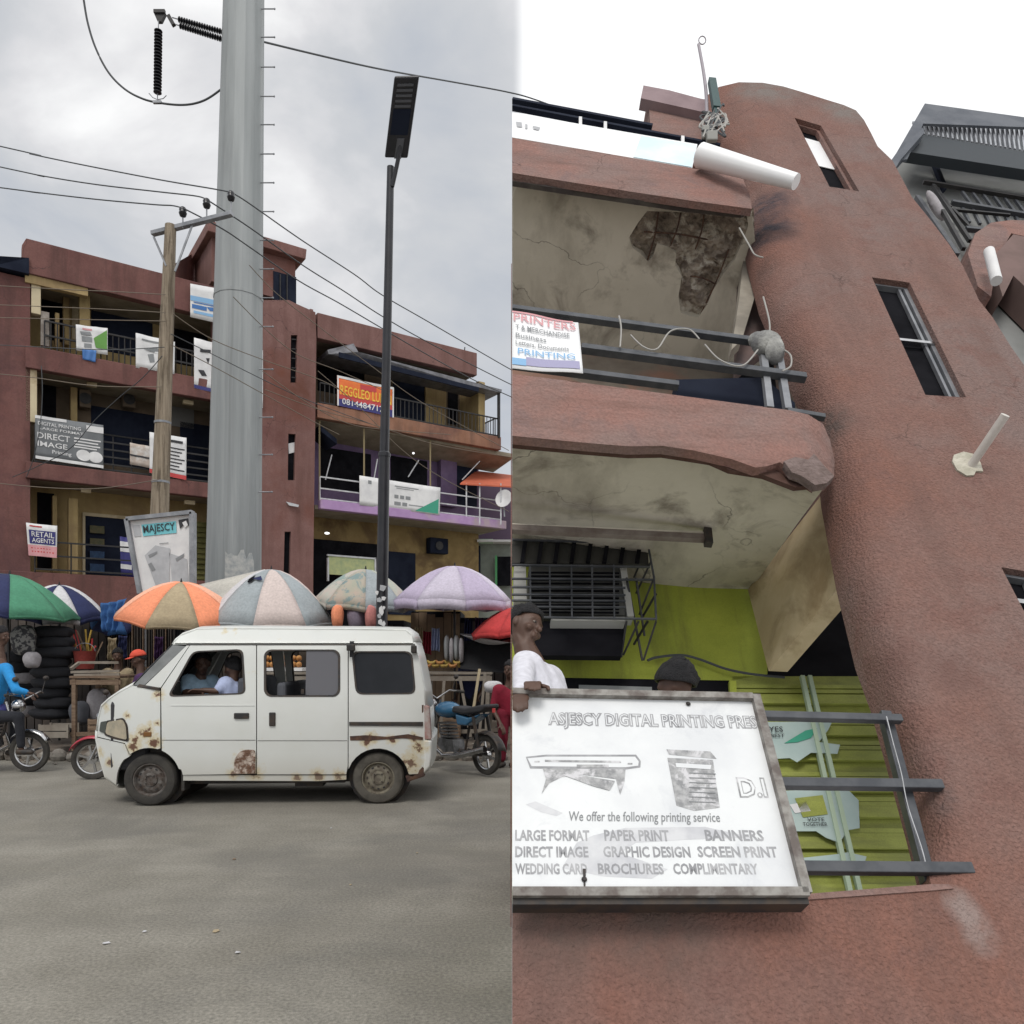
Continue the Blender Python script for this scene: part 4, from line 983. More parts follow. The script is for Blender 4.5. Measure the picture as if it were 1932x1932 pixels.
# body shell across the van following the outline
def prof(pts): return [vq(*p) for p in pts]
def shell(name, pts, m, crown=.05, inset=0.0, nrm=None, parent=van, thick=.02, off=0.0):
    pr = prof(pts) if not isinstance(pts[0], Vector) else [(p.x, p.y) for p in pts]
    mb = MB(); rows = []
    nA = 16
    for i, (x, z) in enumerate(pr):
        a = pr[max(0, i - 1)]; b = pr[min(len(pr) - 1, i + 1)]
        d = Vector((b[0] - a[0], b[1] - a[1])).normalized(); nn_ = Vector((-d.y, d.x)) * 1.0
        y0 = yof(x, z) + .002
        for j in range(nA + 1):
            s_ = j / nA; s2 = .5 - .5 * math.cos(math.pi * s_); c_ = (4 * s2 * (1 - s2)) ** .6 * crown + off
            rows.append(VL(x + nn_.x * c_, y0 + (VW - 2 * y0) * s2, z + nn_.y * c_))
    fs = [(i * (nA + 1) + j, i * (nA + 1) + j + 1, (i + 1) * (nA + 1) + j + 1, (i + 1) * (nA + 1) + j) for i in range(len(pr) - 1) for j in range(nA)]
    mb.add(rows, fs); return mb.build(name, m, parent, smooth=50, solid=thick)
shell('roof', [(326, 1216), (332, 1207), (345, 1197), (372, 1188), (420, 1187), (500, 1187), (600, 1188), (700, 1188.5), (765, 1190), (774, 1197), (780, 1212)], PAINT, .045)
shell('windscreen', [(252, 1292), (275, 1268), (300, 1243), (326, 1217)], GLASSD, .07, thick=.008)
shell('bonnet', [(183, 1380), (186, 1356), (192, 1333), (204, 1322), (224, 1308), (251, 1293)], PAINT, .07)
shell('bumper', [(222, 1481), (199, 1464), (190, 1432), (182, 1392), (183, 1380)], PAINT, .09)
shell('tailgate', [(780, 1212), (789, 1246), (799, 1300), (803, 1338)], PAINT, .03)
shell('tailgate_lower', [(803, 1338), (805, 1370), (804, 1396)], PAINT, .03)
shell('rear_bumper', [(804, 1392), (813, 1397), (811, 1446), (801, 1459)], PAINT, .02)
# rear corner trims as seen from the side: lamp and bumper end
mb = MB(); mb.prism([VL(*((vq(px, py)[0]), -.0, vq(px, py)[1])) for px, py in ((800, 1330), (810, 1333), (814, 1395), (801, 1395))], VD * .16); mb.build('tail_lamp', mat('faded_lamp_lens', (.42, .38, .36), (.3, .1, .08), scale=5, rough=.25), van, bevel=.01)
mb = MB(); mb.prism([VL(*((vq(px, py)[0]), -.01, vq(px, py)[1])) for px, py in ((800, 1396), (815, 1397), (814, 1428), (811, 1446), (800, 1458))], VD * .3); mb.build('bumper_end', PAINT, van, bevel=.015)
vside('rear_seam', [(796, 1330), (799, 1330), (800, 1458), (796, 1458)], [], RUSTM, off=.003, thick=.01, step=None)
# details on the near side
vside('rain_gutter', [(352, 1215), (783, 1215), (783, 1217), (352, 1217)], [], TRIM, off=.006, thick=.02, step=40)
vside('trim_strip', [(659, 1362), (798, 1362), (798, 1370), (659, 1369)], [], TRIM, off=.010, thick=.012, step=12, parent=qt)
vside('rust_strip', [(660, 1389), (690, 1387), (730, 1390), (770, 1385), (798, 1391), (798, 1396), (760, 1393), (700, 1397), (661, 1397)], [], RUSTM, off=.004, thick=.01, step=12, parent=qt)
for y_, x0_, x1_ in ((1396, 306, 482), (1397, 486, 655), (1331, 322, 480)):
    vside('crease', [(x0_, y_), (x1_, y_), (x1_, y_ + .7), (x0_, y_ + .7)], [], TRIM if y_ > 1395 else PAINT, off=.003, thick=.01, step=14)
vside('upper_gutter', [(330, 1211.5), (779, 1211.5), (779, 1213), (330, 1213)], [], PAINT, off=.02, thick=.03, step=60)
mb = MB(); 
def vbox(px0, py0, px1, py1, y0, y1):
    a = vq(px0, py1); b = vq(px1, py0); m_ = MB(VM); m_.bb((a[0], y0, a[1]), (b[0], y1, b[1])); return m_
vbox(442, 1345, 470, 1356, -.03, .02).build('door_handle', TRIM, van, bevel=.008)
vbox(508, 1344, 520, 1370, -.03, .02).build('sliding_door_handle', TRIM, van, bevel=.008)
vbox(656, 1216, 672, 1228, -.0, .06).build('track_cover', TRIM, van, bevel=.01); vbox(776, 1218, 787, 1232, .02, .09).build('track_cover', TRIM, van, bevel=.01)
vbox(568, 1200 + 100, 574, 1309, .01, .05).build('window_catch', TRIM, van)
vbox(271, 1381, 286, 1390, -.02, .03).build('side_marker', mat('amber_marker', (.18, .08, .02), rough=.3), van, bevel=.006)
vside('headlight', rpoly([(203, 1362), (232, 1357), (238, 1370), (240, 1396), (216, 1390), (199, 1384)], 5), [], mat('hazy_headlight', (.44, .38, .28), (.3, .28, .22), scale=8, rough=.15, coat=.6), off=.012, thick=.05, step=None)
vside('headlight_bezel', rpoly([(199, 1360), (233, 1354), (241, 1368), (243, 1400), (214, 1394), (196, 1387)], 5), [], TRIM, off=.004, thick=.03, step=None)
vside('headlight_inner', rpoly([(190, 1362), (202, 1360), (199, 1384), (187, 1380)], 3), [], mat('lamp_dark', (.06, .07, .065), rough=.2), off=.01, thick=.03, step=None)
# dented and torn corner of the front door
mb = MB()
vside('dented_patch', rpoly([(441, 1460), (443, 1432), (452, 1418), (466, 1414), (482, 1415), (482, 1459)], 6), [], mat('crumpled_filler', (.5, .42, .36), (.16, .09, .06), scale=14, rough=.95, lo=.42, hi=.56, bump=1.0, bscale=30), off=.012, thick=.02, step=None, parent=fd)
# far-side mirror, wiper, cowl
mb = MB(); a = vq(262, 1296); b = vq(302, 1303); mb.prism([VL(*p) for p in ((a[0] - .02, .03, a[1] - .0), (b[0], .0, b[1]), (b[0], .0, b[1] + .03), (a[0], .04, a[1] + .03))], VD * .05); mb.build('cowl_trim', TRIM, van)
mb = MB(); a = vq(250, 1296); mb.bar(VL(a[0] - .05, .15, a[1] + .01), VL(a[0] + .1, .75, a[1] + .06), .02, .02); mb.build('wiper', TRIM, van)
# floor, seats, dashboard, steering wheel, inner bulkhead
INT = mat('dark_interior', (.03, .03, .034), (.045, .045, .05), scale=3, rough=.8)
GREYSEAT = mat('grey_seat', (.07, .075, .09), (.1, .105, .12), scale=3, rough=.9)
m_ = MB(VM); m_.bb((.5, .24, .33), (3.3, VW - .24, .40)); m_.build('floor_pan', INT, van)
m_ = MB(VM); m_.bb((.12, .1, .36), (.5, VW - .1, 1.1)); m_.build('dashboard', INT, van, bevel=.05)
for y_ in (.12, .82):
    m_ = MB(VM); m_.bb((.95, y_, .55), (1.4, y_ + .5, .75)); m_.box((1.5, y_ + .25, 1.02), (.14, .48, .62)); m_.build('front_seat', GREYSEAT, van, bevel=.04)
m_ = MB(VM); m_.bb((1.95, .12, .5), (2.35, VW - .12, .85)); m_.bb((2.38, .12, .6), (2.52, VW - .12, 1.22)); m_.build('bench_seat', GREYSEAT, van, bevel=.04)
m_ = MB(VM); m_.bb((1.85, .1, .7), (1.95, VW - .1, 1.28)); m_.build('seat_back', GREYSEAT, van, bevel=.03)
m_ = MB(VM); m_.bb((2.62, .08, .5), (2.66, VW - .1, 1.72)); m_.build('partition', INT, van)
m_ = MB(VM); m_.bb((1.1, .24, 1.70), (3.2, VW - .24, 1.73)); m_.build('roof_lining', INT, van)
m_ = MB(VM); ps = [(.62 + .06 * math.cos(a), .98 + .17 * math.sin(a) , 1.12 + .15 * math.cos(a)) for a in [i * math.pi / 8 for i in range(17)]]; m_.tube(ps, .014, 6, caps=False); m_.build('steering_wheel', TRIM, van, smooth=60)
# tinted sliding pane, half open
x0, z0 = vq(575, 1312); x1, z1 = vq(640, 1227)
m_ = MB(VM); m_.add([(x0, .05, z0), (x1, .05, z0), (x1, .1, z1), (x0, .1, z1)], [(0, 1, 2, 3)]); m_.build('sliding_pane', mat('grey_tinted_pane', (.13, .13, .145), rough=.15), van, solid=.006)
# undertray, made wide and long to deepen shade under the van; mud flaps
m_ = MB(VM); m_.bb((.85, .22, .2), (2.55, VW - .22, .34)); m_.bb((.3, .3, .2), (3.2, VW - .3, .32)); m_.bb((2.0, .3, .15), (2.3, .7, .3)); m_.build('undertray', TRIM, van)
m_ = MB(VM); x, z = vq(345, 1480); m_.bb((x - .02, .04, .16), (x + .01, .22, .45)); m_.build('mud_flap', RUBBER, van)
m_ = MB(VM); a = vq(765, 1465); m_.prism([(a[0], .02, a[1] + .0), (a[0] + .2, .02, a[1] - .0), (a[0] + .18, .02, a[1] + .1), (a[0] + .02, .02, a[1] - .06)], (0, .15, 0)); m_.build('rusty_valance', RUSTM, van)
def wheel(parent, c, ax, r, wd, tyre_m, rim_m, holes=12, hub='cap'):
    c = Vector(c); ax = Vector(ax).normalized(); R0 = r
    wt = thing_part = None
    mb = MB()
    mb.lathe(c, ax, [(r * .60, wd * .15), (r * .66, wd * -.02), (r * .80, wd * -.06), (r * .93, wd * .0), (r * .985, wd * .12), (r, wd * .3), (r, wd * .7), (r * .97, wd * .95), (r * .7, wd), (r * .6, wd * .9)], 40, close=False)
    ty = mb.build('tyre', tyre_m, parent, smooth=35)
    mb = MB()
    mb.lathe(c, ax, [(r * .635, wd * .04), (r * .60, wd * .03), (r * .56, wd * .14), (r * .54, wd * .30), (r * .46, wd * .22), (r * .36, wd * .16), (r * .27, wd * .2), (r * .25, wd * .10), (r * .17, wd * .08), (r * .16, wd * .16), (0.001, wd * .15)], 40, close=False)
    rm = mb.build('rim', rim_m, ty, smooth=35)
    up = V(0, 0, 1); x = ax.cross(up).normalized()
    mb = MB()
    for i in range(holes):
        a = 2 * math.pi * i / holes; d = x * math.cos(a) + up * math.sin(a); tn = -x * math.sin(a) + up * math.cos(a)
        cc = c + d * r * .43 + ax * (wd * .175)
        mb.prism([cc + d * (r * .035) * math.sin(q) + tn * (r * .055) * math.cos(q) for q in [k_ * math.pi / 4 for k_ in range(8)]], ax * .012)
    for i in range(4):
        a = 2 * math.pi * (i + .5) / 4; d = x * math.cos(a) + up * math.sin(a); mb.lathe(c + d * r * .21 + ax * (wd * .1), ax, [(r * .03, -.012), (r * .03, .012)], 6)
    mb.build('vent_hole', TRIM, rm)
    return ty
for cpx, rm_, ty_ in ((fwc, RIM, RUBBER), (rwc, RIMB, DUSTRUB)):
    x, z = vq(cpx[0], cpx[1]); r = .272
    for y0 in (.035, VW - .035):
        sgn = 1 if y0 < 1 else -1
        wheel(van, VL(x, y0, r), VD * sgn, r, .155, ty_, rm_)
    m_ = MB(VM); m_.lathe((x, .2, r + .01), (0, 1, 0), [(.33, 0), (.33, VW - .4)], 20); m_.build('wheel_well', TRIM, van)

# ================================================================== motorcycles
def motorcycle(label, *a_, hb=0.0, **k_w): return _bike(label, *a_, hb=hb, **k_w)
def _bike(label, c_rear, c_front, r, tankm, fendm, rider_seat=True, seatm=None, group='motorcycles on the road side', spokes=True, far=0.0, hb=0.0):
    "wheel centres given in world space; bike stands in the plane of both"
    a = Vector(c_rear); b = Vector(c_front); u = (b - a); L_ = u.length; u.normalize(); nrm = V(0, 0, 1).cross(u).normalized()
    t = thing('motorcycle', label, 'motorcycle', V((a.x + b.x) / 2, (a.y + b.y) / 2, 0), group=group)
    k_ = L_ / 1.25
    def P(x, y, z): return V(a.x, a.y, 0) + u * (x * k_) + nrm * y + V(0, 0, z * k_)
    for nm, c in (('rear_wheel', a), ('front_wheel', b)):
        mb = MB(); prof_ = [(r - .075, .02), (r - .05, .035), (r - .01, .03), (r, .0), (r - .01, -.03), (r - .05, -.035), (r - .075, -.02)]
        mb.lathe(c, nrm, prof_, 32, close=False); ty = mb.build('tyre', RUBBER, t, smooth=50)
        mb = MB(); mb.lathe(c, nrm, [(r - .07, .02), (r - .088, .012), (r - .088, -.012), (r - .07, -.02)], 32, close=False); mb.lathe(c, nrm, [(.06, -.03), (.06, .03)], 14); 
        if spokes:
            for i in range(6):
                an = i * math.pi / 3 + .3; d = u * math.cos(an) + V(0, 0, 1) * math.sin(an); mb.bar(c + d * .04, c + d * (r - .08), .028, .016, up=nrm)
        mb.build('rim', CHROME, ty, smooth=40)
    zr = a.z / k_
    mb = MB()
    for s_ in (-.075, .075): mb.tube([P(1.25, s_, zr), P(1.02, s_, .78), P(.98, s_, .92)], .018, 8)
    mb.build('fork', CHROME, t, smooth=50)
    mb = MB(); mb.grid(10, 4, lambda q, v: b + (u * math.cos(.5 + 1.9 * q) + V(0, 0, 1) * math.sin(.5 + 1.9 * q)) * (r + .035) + nrm * ((v - .5) * .13) - V(0, 0, .03 * (2 * v - 1) ** 2)); mb.build('front_fender', fendm, t, smooth=60, solid=.006, recalc=False)
    mb = MB(); mb.grid(10, 4, lambda q, v: a + (u * math.cos(.9 + 2.0 * q) + V(0, 0, 1) * math.sin(.9 + 2.0 * q)) * (r + .05) + nrm * ((v - .5) * .14) - V(0, 0, .03 * (2 * v - 1) ** 2)); mb.build('rear_fender', TRIM, t, smooth=60, solid=.006, recalc=False)
    mb = MB(); mb.ball(P(.74, 0, .80), (.24 * k_, .13, .115), 14, 10, Matrix((u, nrm, V(0, 0, 1))).transposed()); mb.build('tank', tankm, t, smooth=60)
    mb = MB(); mb.prism([P(x, -.12, z) for x, z in ((.55, .78), (.3, .76), (.0, .80), (-.12, .86), (-.1, .90), (.1, .87), (.3, .84), (.52, .86))], nrm * .24); mb.build('seat', mat('black_seat', (.03, .03, .034), rough=.7), t, bevel=.025)
    mb = MB(); mb.prism([P(x, -.1, z) for x, z in ((.5, .76), (.25, .72), (.0, .78), (.28, .62), (.46, .62))], nrm * .2); mb.build('side_panel', tankm, t, bevel=.02)
    mb = MB(); mb.box(P(.66, 0, .38), (.001, .001, .001)); mb.prism([P(x, -.1, z) for x, z in ((.5, .28), (.72, .26), (.84, .34), (.82, .44), (.54, .42))], nrm * .2)
    for i in range(5): mb.prism([P(x, -.085, .45 + i * .042) for x in (.62 + i * .012, .8 + i * .012)] + [P(x, -.085, .472 + i * .042) for x in (.8 + i * .012, .62 + i * .012)], nrm * .17)
    mb.build('engine', mat('engine_alloy', (.16, .16, .165), (.07, .07, .07), scale=10, rough=.45, metal=.6), t)
    mb = MB(); mb.tube([P(.86, .1, .5), P(.9, .12, .32), P(.7, .13, .22), P(.4, .14, .24), P(-.12, .15, .36)], [.02, .022, .025, .04, .045], 8); mb.tube([P(.86, -.1, .5), P(.9, -.12, .32), P(.7, -.13, .22), P(.4, -.14, .24), P(-.12, -.15, .36)], [.02, .022, .025, .04, .045], 8); mb.build('exhaust', CHROME, t, smooth=60)
    mb = MB(); mb.tube([P(.98, 0, .86), P(.6, 0, .7), P(.1, 0, .74)], .022, 6); mb.tube([P(.98, 0, .82), P(.9, 0, .5), P(.72, 0, .3), P(.4, 0, .3), P(.3, 0, .68)], .02, 6); mb.tube([P(.42, .07, .3), P(0, .09, zr)], .02, 6); mb.tube([P(.42, -.07, .3), P(0, -.09, zr)], .02, 6)
    for s_ in (-.12, .12): mb.tube([P(.12, s_, .74), P(0.0, s_, zr + .02)], .024, 8)
    mb.build('frame', TRIM, t)
    mb = MB(); mb.tube([P(.88 + hb, -.36, 1.02), P(.95 + hb, -.2, 1.04), P(.98 + hb * .6, 0, .94), P(.95 + hb, .2, 1.04), P(.88 + hb, .36, 1.02)], .014, 8); mb.build('handlebar', CHROME, t, smooth=60)
    for s_ in (-.36, .36): mb = MB(); mb.tube([P(.9 + hb, s_ * .8, 1.03), P(.84 + hb, s_ * 1.05, 1.015)], .02, 8); mb.build('grip', RUBBER, t)
    for s_ in (-.25, .25): mb = MB(); mb.tube([P(.94 + hb, s_, 1.03), P(.95 + hb, s_ * 1.25, 1.2)], .006, 5); mb.ball(P(.95 + hb, s_ * 1.3, 1.22), (.035, .05, .035), 8, 6); mb.build('mirror', TRIM, t)
    mb = MB(); mb.ball(P(1.1, 0, .86), (.09, .09, .09), 12, 8); mb.build('headlight', CHROME, t, smooth=60)
    mb = MB(); mb.box(P(-.13, 0, .82), (.04, .07, .05)); mb.build('tail_lamp', REDINK, t)
    mb = MB(); mb.bar(P(.45, -.12, .27), P(.38, -.26, .03), .02, .02); mb.build('kick_stand', TRIM, t)
    return t, P
mr_ = .27
bike_r, BR = motorcycle('parked motorcycle with a blue tank behind the rear of the van', PX(918, 1424, 10.3) * 1 + V(0, 0, 0), PX(800, 1410.7, 11.25), .262, mat('blue_metal_paint', (.02, .10, .2), (.03, .13, .25), scale=4, rough=.25, coat=.5), mat('blue_metal_paint', (.02, .10, .2)))
bike_m, BM_ = motorcycle('motorcycle with a red fender hidden behind the front of the van', PX(352, 1430, 10.25), PX(175, 1432, 10.1), .262, cR, mat('red_fender', (.35, .02, .04), rough=.3))
bike_l, BL_ = motorcycle('motorcycle ridden by the person in bright blue at the left edge', PX(-118, 1419, 10.8), PX(56, 1418, 10.76), .275, NAVYINK, CHROME, hb=.32)
# ================================================================== people
def capsule(mb, a, b, ra, rb, n=10):
    a = Vector(a); b = Vector(b); d = (b - a); L_ = d.length
    if L_ < 1e-5: mb.ball(a, ra, n, 8); return
    d.normalize(); up = V(0, 0, 1) if abs(d.z) < .9 else V(0, 1, 0); x = d.cross(up).normalized(); y = x.cross(d)
    rings = [(a - d * ra * math.cos(t), ra * math.sin(t)) for t in (.35, .8, 1.2)] + [(a, ra), (b, rb)] + [(b + d * rb * math.cos(t), rb * math.sin(t)) for t in (1.2, .8, .35)]
    vs = [a - d * ra]; fs = []
    for c, r in rings: vs += [c + x * r * math.cos(2 * math.pi * k_ / n) + y * r * math.sin(2 * math.pi * k_ / n) for k_ in range(n)]
    vs.append(b + d * rb); m = len(rings)
    for k_ in range(n): fs.append((0, 1 + (k_ + 1) % n, 1 + k_)); fs.append((len(vs) - 1, 1 + (m - 1) * n + k_, 1 + (m - 1) * n + (k_ + 1) % n))
    for i in range(m - 1):
        for k_ in range(n): q = 1 + i * n; fs.append((q + k_, q + (k_ + 1) % n, q + n + (k_ + 1) % n, q + n + k_))
    mb.add(vs, fs)
def fuse(mb, name, m, parent, vox=.012, smooth=4):
    o = mb.build(name, m, None, recalc=False)
    md = o.modifiers.new('r', 'REMESH'); md.mode = 'VOXEL'; md.voxel_size = vox; md.use_smooth_shade = True
    ms2 = o.modifiers.new('s', 'SMOOTH'); ms2.factor = .5; ms2.iterations = smooth
    dg = bpy.context.evaluated_depsgraph_get(); ev = o.evaluated_get(dg); me = bpy.data.meshes.new_from_object(ev)
    Mo = o.matrix_world.copy() if False else ROOTM[o.name].copy()
    me.transform(root_matrix(parent).inverted() @ Mo)
    o.modifiers.clear(); o.data = me; o.matrix_world = Matrix.Identity(4); o.parent = parent; o.matrix_parent_inverse = Matrix.Identity(4)
    o.location = (0, 0, 0); ROOTM.pop(o.name, None)
    for p in me.polygons: p.use_smooth = True
    if not me.materials: me.materials.append(m)
    return o
def hand(mb, wrist, dirv, palm_n, curl=.5, side=1, s=1.0):
    d = Vector(dirv).normalized(); n = Vector(palm_n); n = (n - d * n.dot(d)).normalized(); x = d.cross(n) * side
    w = Vector(wrist)
    for k_ in (-.028, -.009, .01, .028): capsule(mb, w + x * k_ * .7 * s, w + d * .085 * s + x * k_ * s, .016 * s, .0135 * s, 8)
    for k_, ln in ((-.03, .058), (-.010, .07), (.010, .076), (.030, .066)):
        p = w + d * .088 * s + x * k_ * s; dd = d
        for j in range(3):
            dd = (dd + n * curl * .75).normalized(); q = p + dd * ln * (.5, .3, .24)[j] * s; capsule(mb, p, q, .0095 * s, .0085 * s, 8); p = q
    p = w + d * .03 * s + x * .032 * s; q = p + (d * .6 + x * .8 + n * .25).normalized() * .04 * s; capsule(mb, p, q, .014 * s, .0115 * s, 8)
    capsule(mb, q, q + (d * .9 + x * .15 + n * .5).normalized() * .035 * s, .0115 * s, .0095 * s, 8)
def person(label, J, shirt, trousers, face=(0, -1, 0), headgear=None, sleeve='short', group=None, vox=.012, shoes=True, hairk=1.0, hands=(True, True), skin=None, up=(0, 0, 1), hold=(0, 0, -1)):
    """J: joints in world space: head, neck, chest, pelvis, shoulder/elbow/wrist and hip/knee/ankle pairs"""
    J = {k_: [Vector(p) for p in v] if isinstance(v, (list, tuple)) and not isinstance(v, Vector) and hasattr(v[0], '__len__') else Vector(v) for k_, v in J.items()}
    fz = min(p.z for p in J['an']) - .08
    t = thing('person', label, 'person', V(J['pelvis'].x, J['pelvis'].y, fz), group=group)
    f = Vector(face).normalized(); up = Vector(up).normalized(); sx = f.cross(up).normalized(); up = sx.cross(f).normalized()
    H = J['head']; R = Matrix((sx, f, up)).transposed()
    sk = MB()
    sk.ball(H + up * .02, (.076, .094, .105), 16, 12, R)            # cranium
    capsule(sk, H + f * .035 - up * .045, H + f * .05 - up * .085, .055, .035)   # jaw and chin
    capsule(sk, H + f * .088 + up * .01, H + f * .108 - up * .02, .010, .015)     # nose
    for s_ in (-1, 1):
        sk.ball(H + sx * s_ * .078 - up * .005 - f * .005, (.012, .02, .03), 8, 6, R)
        sk.ball(H + f * .07 + sx * s_ * .045 - up * .028, (.022, .02, .02), 8, 6, R)
        capsule(sk, H + f * .084 + sx * s_ * .016 + up * .032, H + f * .078 + sx * s_ * .046 + up * .03, .010, .009)
    capsule(sk, H + f * .092 - up * .052 - sx * .02, H + f * .092 - up * .052 + sx * .02, .009, .009)
    capsule(sk, H + f * .09 - up * .066 - sx * .016, H + f * .09 - up * .066 + sx * .016, .010, .010)
    capsule(sk, H - up * .06 - f * .01, J['neck'], .052, .056)
    capsule(sk, J['neck'], J['chest'], .06, .10); capsule(sk, J['chest'], J['pelvis'], .11, .12)
    sh = MB(); tr = MB()
    c0, pv = J['chest'], J['pelvis']
    for s_ in (0, 1):
        S, E, Wr = J['sh'][s_], J['el'][s_], J['wr'][s_]
        capsule(sk, J['neck'] * .6 + c0 * .4, S, .055, .05); capsule(sk, S, E, .048, .038); capsule(sk, E, Wr, .038, .026)
        if hands[s_]: hand(sk, Wr, Wr - E, hold, .55, 1 if s_ else -1)
        capsule(sh, J['neck'] * .35 + c0 * .65, S, .085, .068); capsule(sh, S, E if sleeve == 'long' else S.lerp(E, .75), .068, .058)
        if sleeve == 'long': capsule(sh, E, E.lerp(Wr, .93), .057, .042)
        capsule(sh, S * .8 + c0 * .2, pv, .10, .125)
        h_, kn, an = J['hip'][s_], J['kn'][s_], J['an'][s_]
        capsule(sk, h_, kn, .078, .052); capsule(sk, kn, an, .05, .034)
        capsule(tr, pv, h_, .115, .105); capsule(tr, h_, kn, .10, .07); capsule(tr, kn, an.lerp(kn, .1), .068, .052)
        if shoes:
            mb = MB(); ff = V(f.x, f.y, 0).normalized(); capsule(mb, an - V(0, 0, .045) - ff * .03, an - V(0, 0, .05) + ff * .13, .042, .036); mb.build('shoe', TRIM, t, smooth=60)
    capsule(sh, c0, pv, .135, .135); capsule(tr, pv, pv + V(0, 0, .02), .13, .12)
    fuse(sk, 'body', skin or SKIN, t, vox); fuse(sh, 'shirt', shirt, t, .014, 6); fuse(tr, 'trousers', trousers, t, .016, 6)
    for s_ in (-1, 1):
        mb = MB(); mb.ball(H + f * .082 + sx * s_ * .030 + up * .012, (.012, .008, .0055), 8, 6, R); e_ = mb.build('eye', EYEW, t, smooth=60)
        mb = MB(); mb.ball(H + f * .089 + sx * s_ * .030 + up * .012, (.006, .006, .006), 8, 6, R); mb.build('pupil', TRIM, e_, smooth=60)
    hl = lambda u: 1.12 + .48 * (1 - math.sin(2 * math.pi * u)) 
    mb = MB(); mb.grid(18, 9, lambda u, v: H + up * .03 - f * .008 + hairk * (R @ V(.083 * math.cos(2 * math.pi * u) * math.sin(.05 + hl(u) * v), .101 * math.sin(2 * math.pi * u) * math.sin(.05 + hl(u) * v), .106 * math.cos(.05 + hl(u) * v))))
    mb.v = [p + (p - H).normalized() * (.016 * hairk * mnoise.noise(p * 38) + .008 * mnoise.noise(p * 90)) for p in mb.v]; mb.build('hair', HAIR, t, smooth=60, solid=.012)
    if headgear:
        mb = MB(); mb.grid(16, 6, lambda u, v: H + up * .045 + R @ V(.094 * math.cos(2 * math.pi * u) * math.sin(.02 + 1.5 * v), .112 * math.sin(2 * math.pi * u) * math.sin(.02 + 1.5 * v), .10 * math.cos(.02 + 1.5 * v)))
        mb.grid(8, 3, lambda u, v: H + up * (.05 - .02 * v) + R @ V(.085 * math.cos(math.pi * (.15 + .7 * u)) * (1 + .1 * v), .10 * math.sin(math.pi * (.15 + .7 * u)) + .085 * v, 0))
        mb.build('cap', headgear, t, smooth=60, solid=.008)
    return t
def stand(px, py_head, Y, lean=0.0, yaw=0.0, arm=None):
    "joints of an upright person whose head centre is seen at px, py_head"
    h = PX(px, py_head, Y); hz = h.z; b = V(h.x, Y, 0); c, s = math.cos(yaw), math.sin(yaw)
    def q(x, y, z): return b + V(x * c - y * s, x * s + y * c, z)
    k_ = hz / 1.6
    J = dict(head=h, neck=q(0, .02, hz - .2), chest=q(0, .03, hz - .38), pelvis=q(0, .04, .93 * k_),
             sh=[q(-.18, .03, hz - .27), q(.18, .03, hz - .27)], el=[q(-.24, .04, hz - .55), q(.24, .04, hz - .55)], wr=[q(-.2, -.15, hz - .75), q(.2, -.15, hz - .75)],
             hip=[q(-.09, .04, .88 * k_), q(.09, .04, .88 * k_)], kn=[q(-.1, .0, .48 * k_), q(.1, .0, .48 * k_)], an=[q(-.1, .04, .09), q(.1, .04, .09)])
    return J
C_SKY = cloth('pale_blue_shirt', (.36, .52, .66), .85); C_LAV = cloth('lavender_shirt', (.40, .46, .66), .9); C_BLUE = cloth('vivid_blue_jacket', (.02, .26, .62), .85); C_PLUM = cloth('dark_plum_shirt', (.06, .02, .09)); C_CRIM = cloth('crimson_dress', (.26, .012, .035)); C_TR = cloth('dark_trousers', (.02, .022, .03)); C_WHT = cloth('white_shirt', (.66, .66, .72), .9)
ORCAP = cloth('orange_red_cap', (.7, .09, .05))
# driver at the far side wheel, turned to the camera; passenger by the near window
def vp(px, py, y):
    p = ray_plane(px, py, VO + VD * y, VD) - VO; return VL(p.dot(VU), y, p.z)
hd = vp(382, 1252, .55)
J = dict(head=hd, neck=vp(378, 1276, .58), chest=vp(380, 1300, .6), pelvis=vp(398, 1352, .62), sh=[vp(352, 1284, .52), vp(404, 1286, .68)], el=[vp(350, 1306, .4), vp(412, 1306, .6)], wr=[vp(382, 1306, .3), vp(432, 1300, .45)],
         hip=[vp(392, 1358, .55), vp(398, 1358, .72)], kn=[vp(330, 1366, .5), vp(332, 1366, .72)], an=[vp(322, 1440, .5), vp(324, 1440, .72)])
person('person in a pale blue shirt looking out of the front van window', J, C_SKY, C_TR, face=(.15, -1, -.05), vox=.011)
hd = vp(440, 1262, .3)
J = dict(head=hd, neck=vp(440, 1282, .3), chest=vp(436, 1304, .3), pelvis=vp(440, 1355, .3), sh=[vp(424, 1290, .22), vp(446, 1290, .42)], el=[vp(410, 1304, .14), vp(412, 1320, .5)], wr=[vp(382, 1302, .12), vp(380, 1316, .45)],
         hip=[vp(432, 1362, .24), vp(432, 1362, .38)], kn=[vp(372, 1366, .22), vp(372, 1366, .38)], an=[vp(362, 1438, .22), vp(362, 1438, .38)])
person('person in a lavender shirt seen from the side in the van seat', J, C_LAV, C_TR, face=(-.75, .55, -.1), vox=.011)
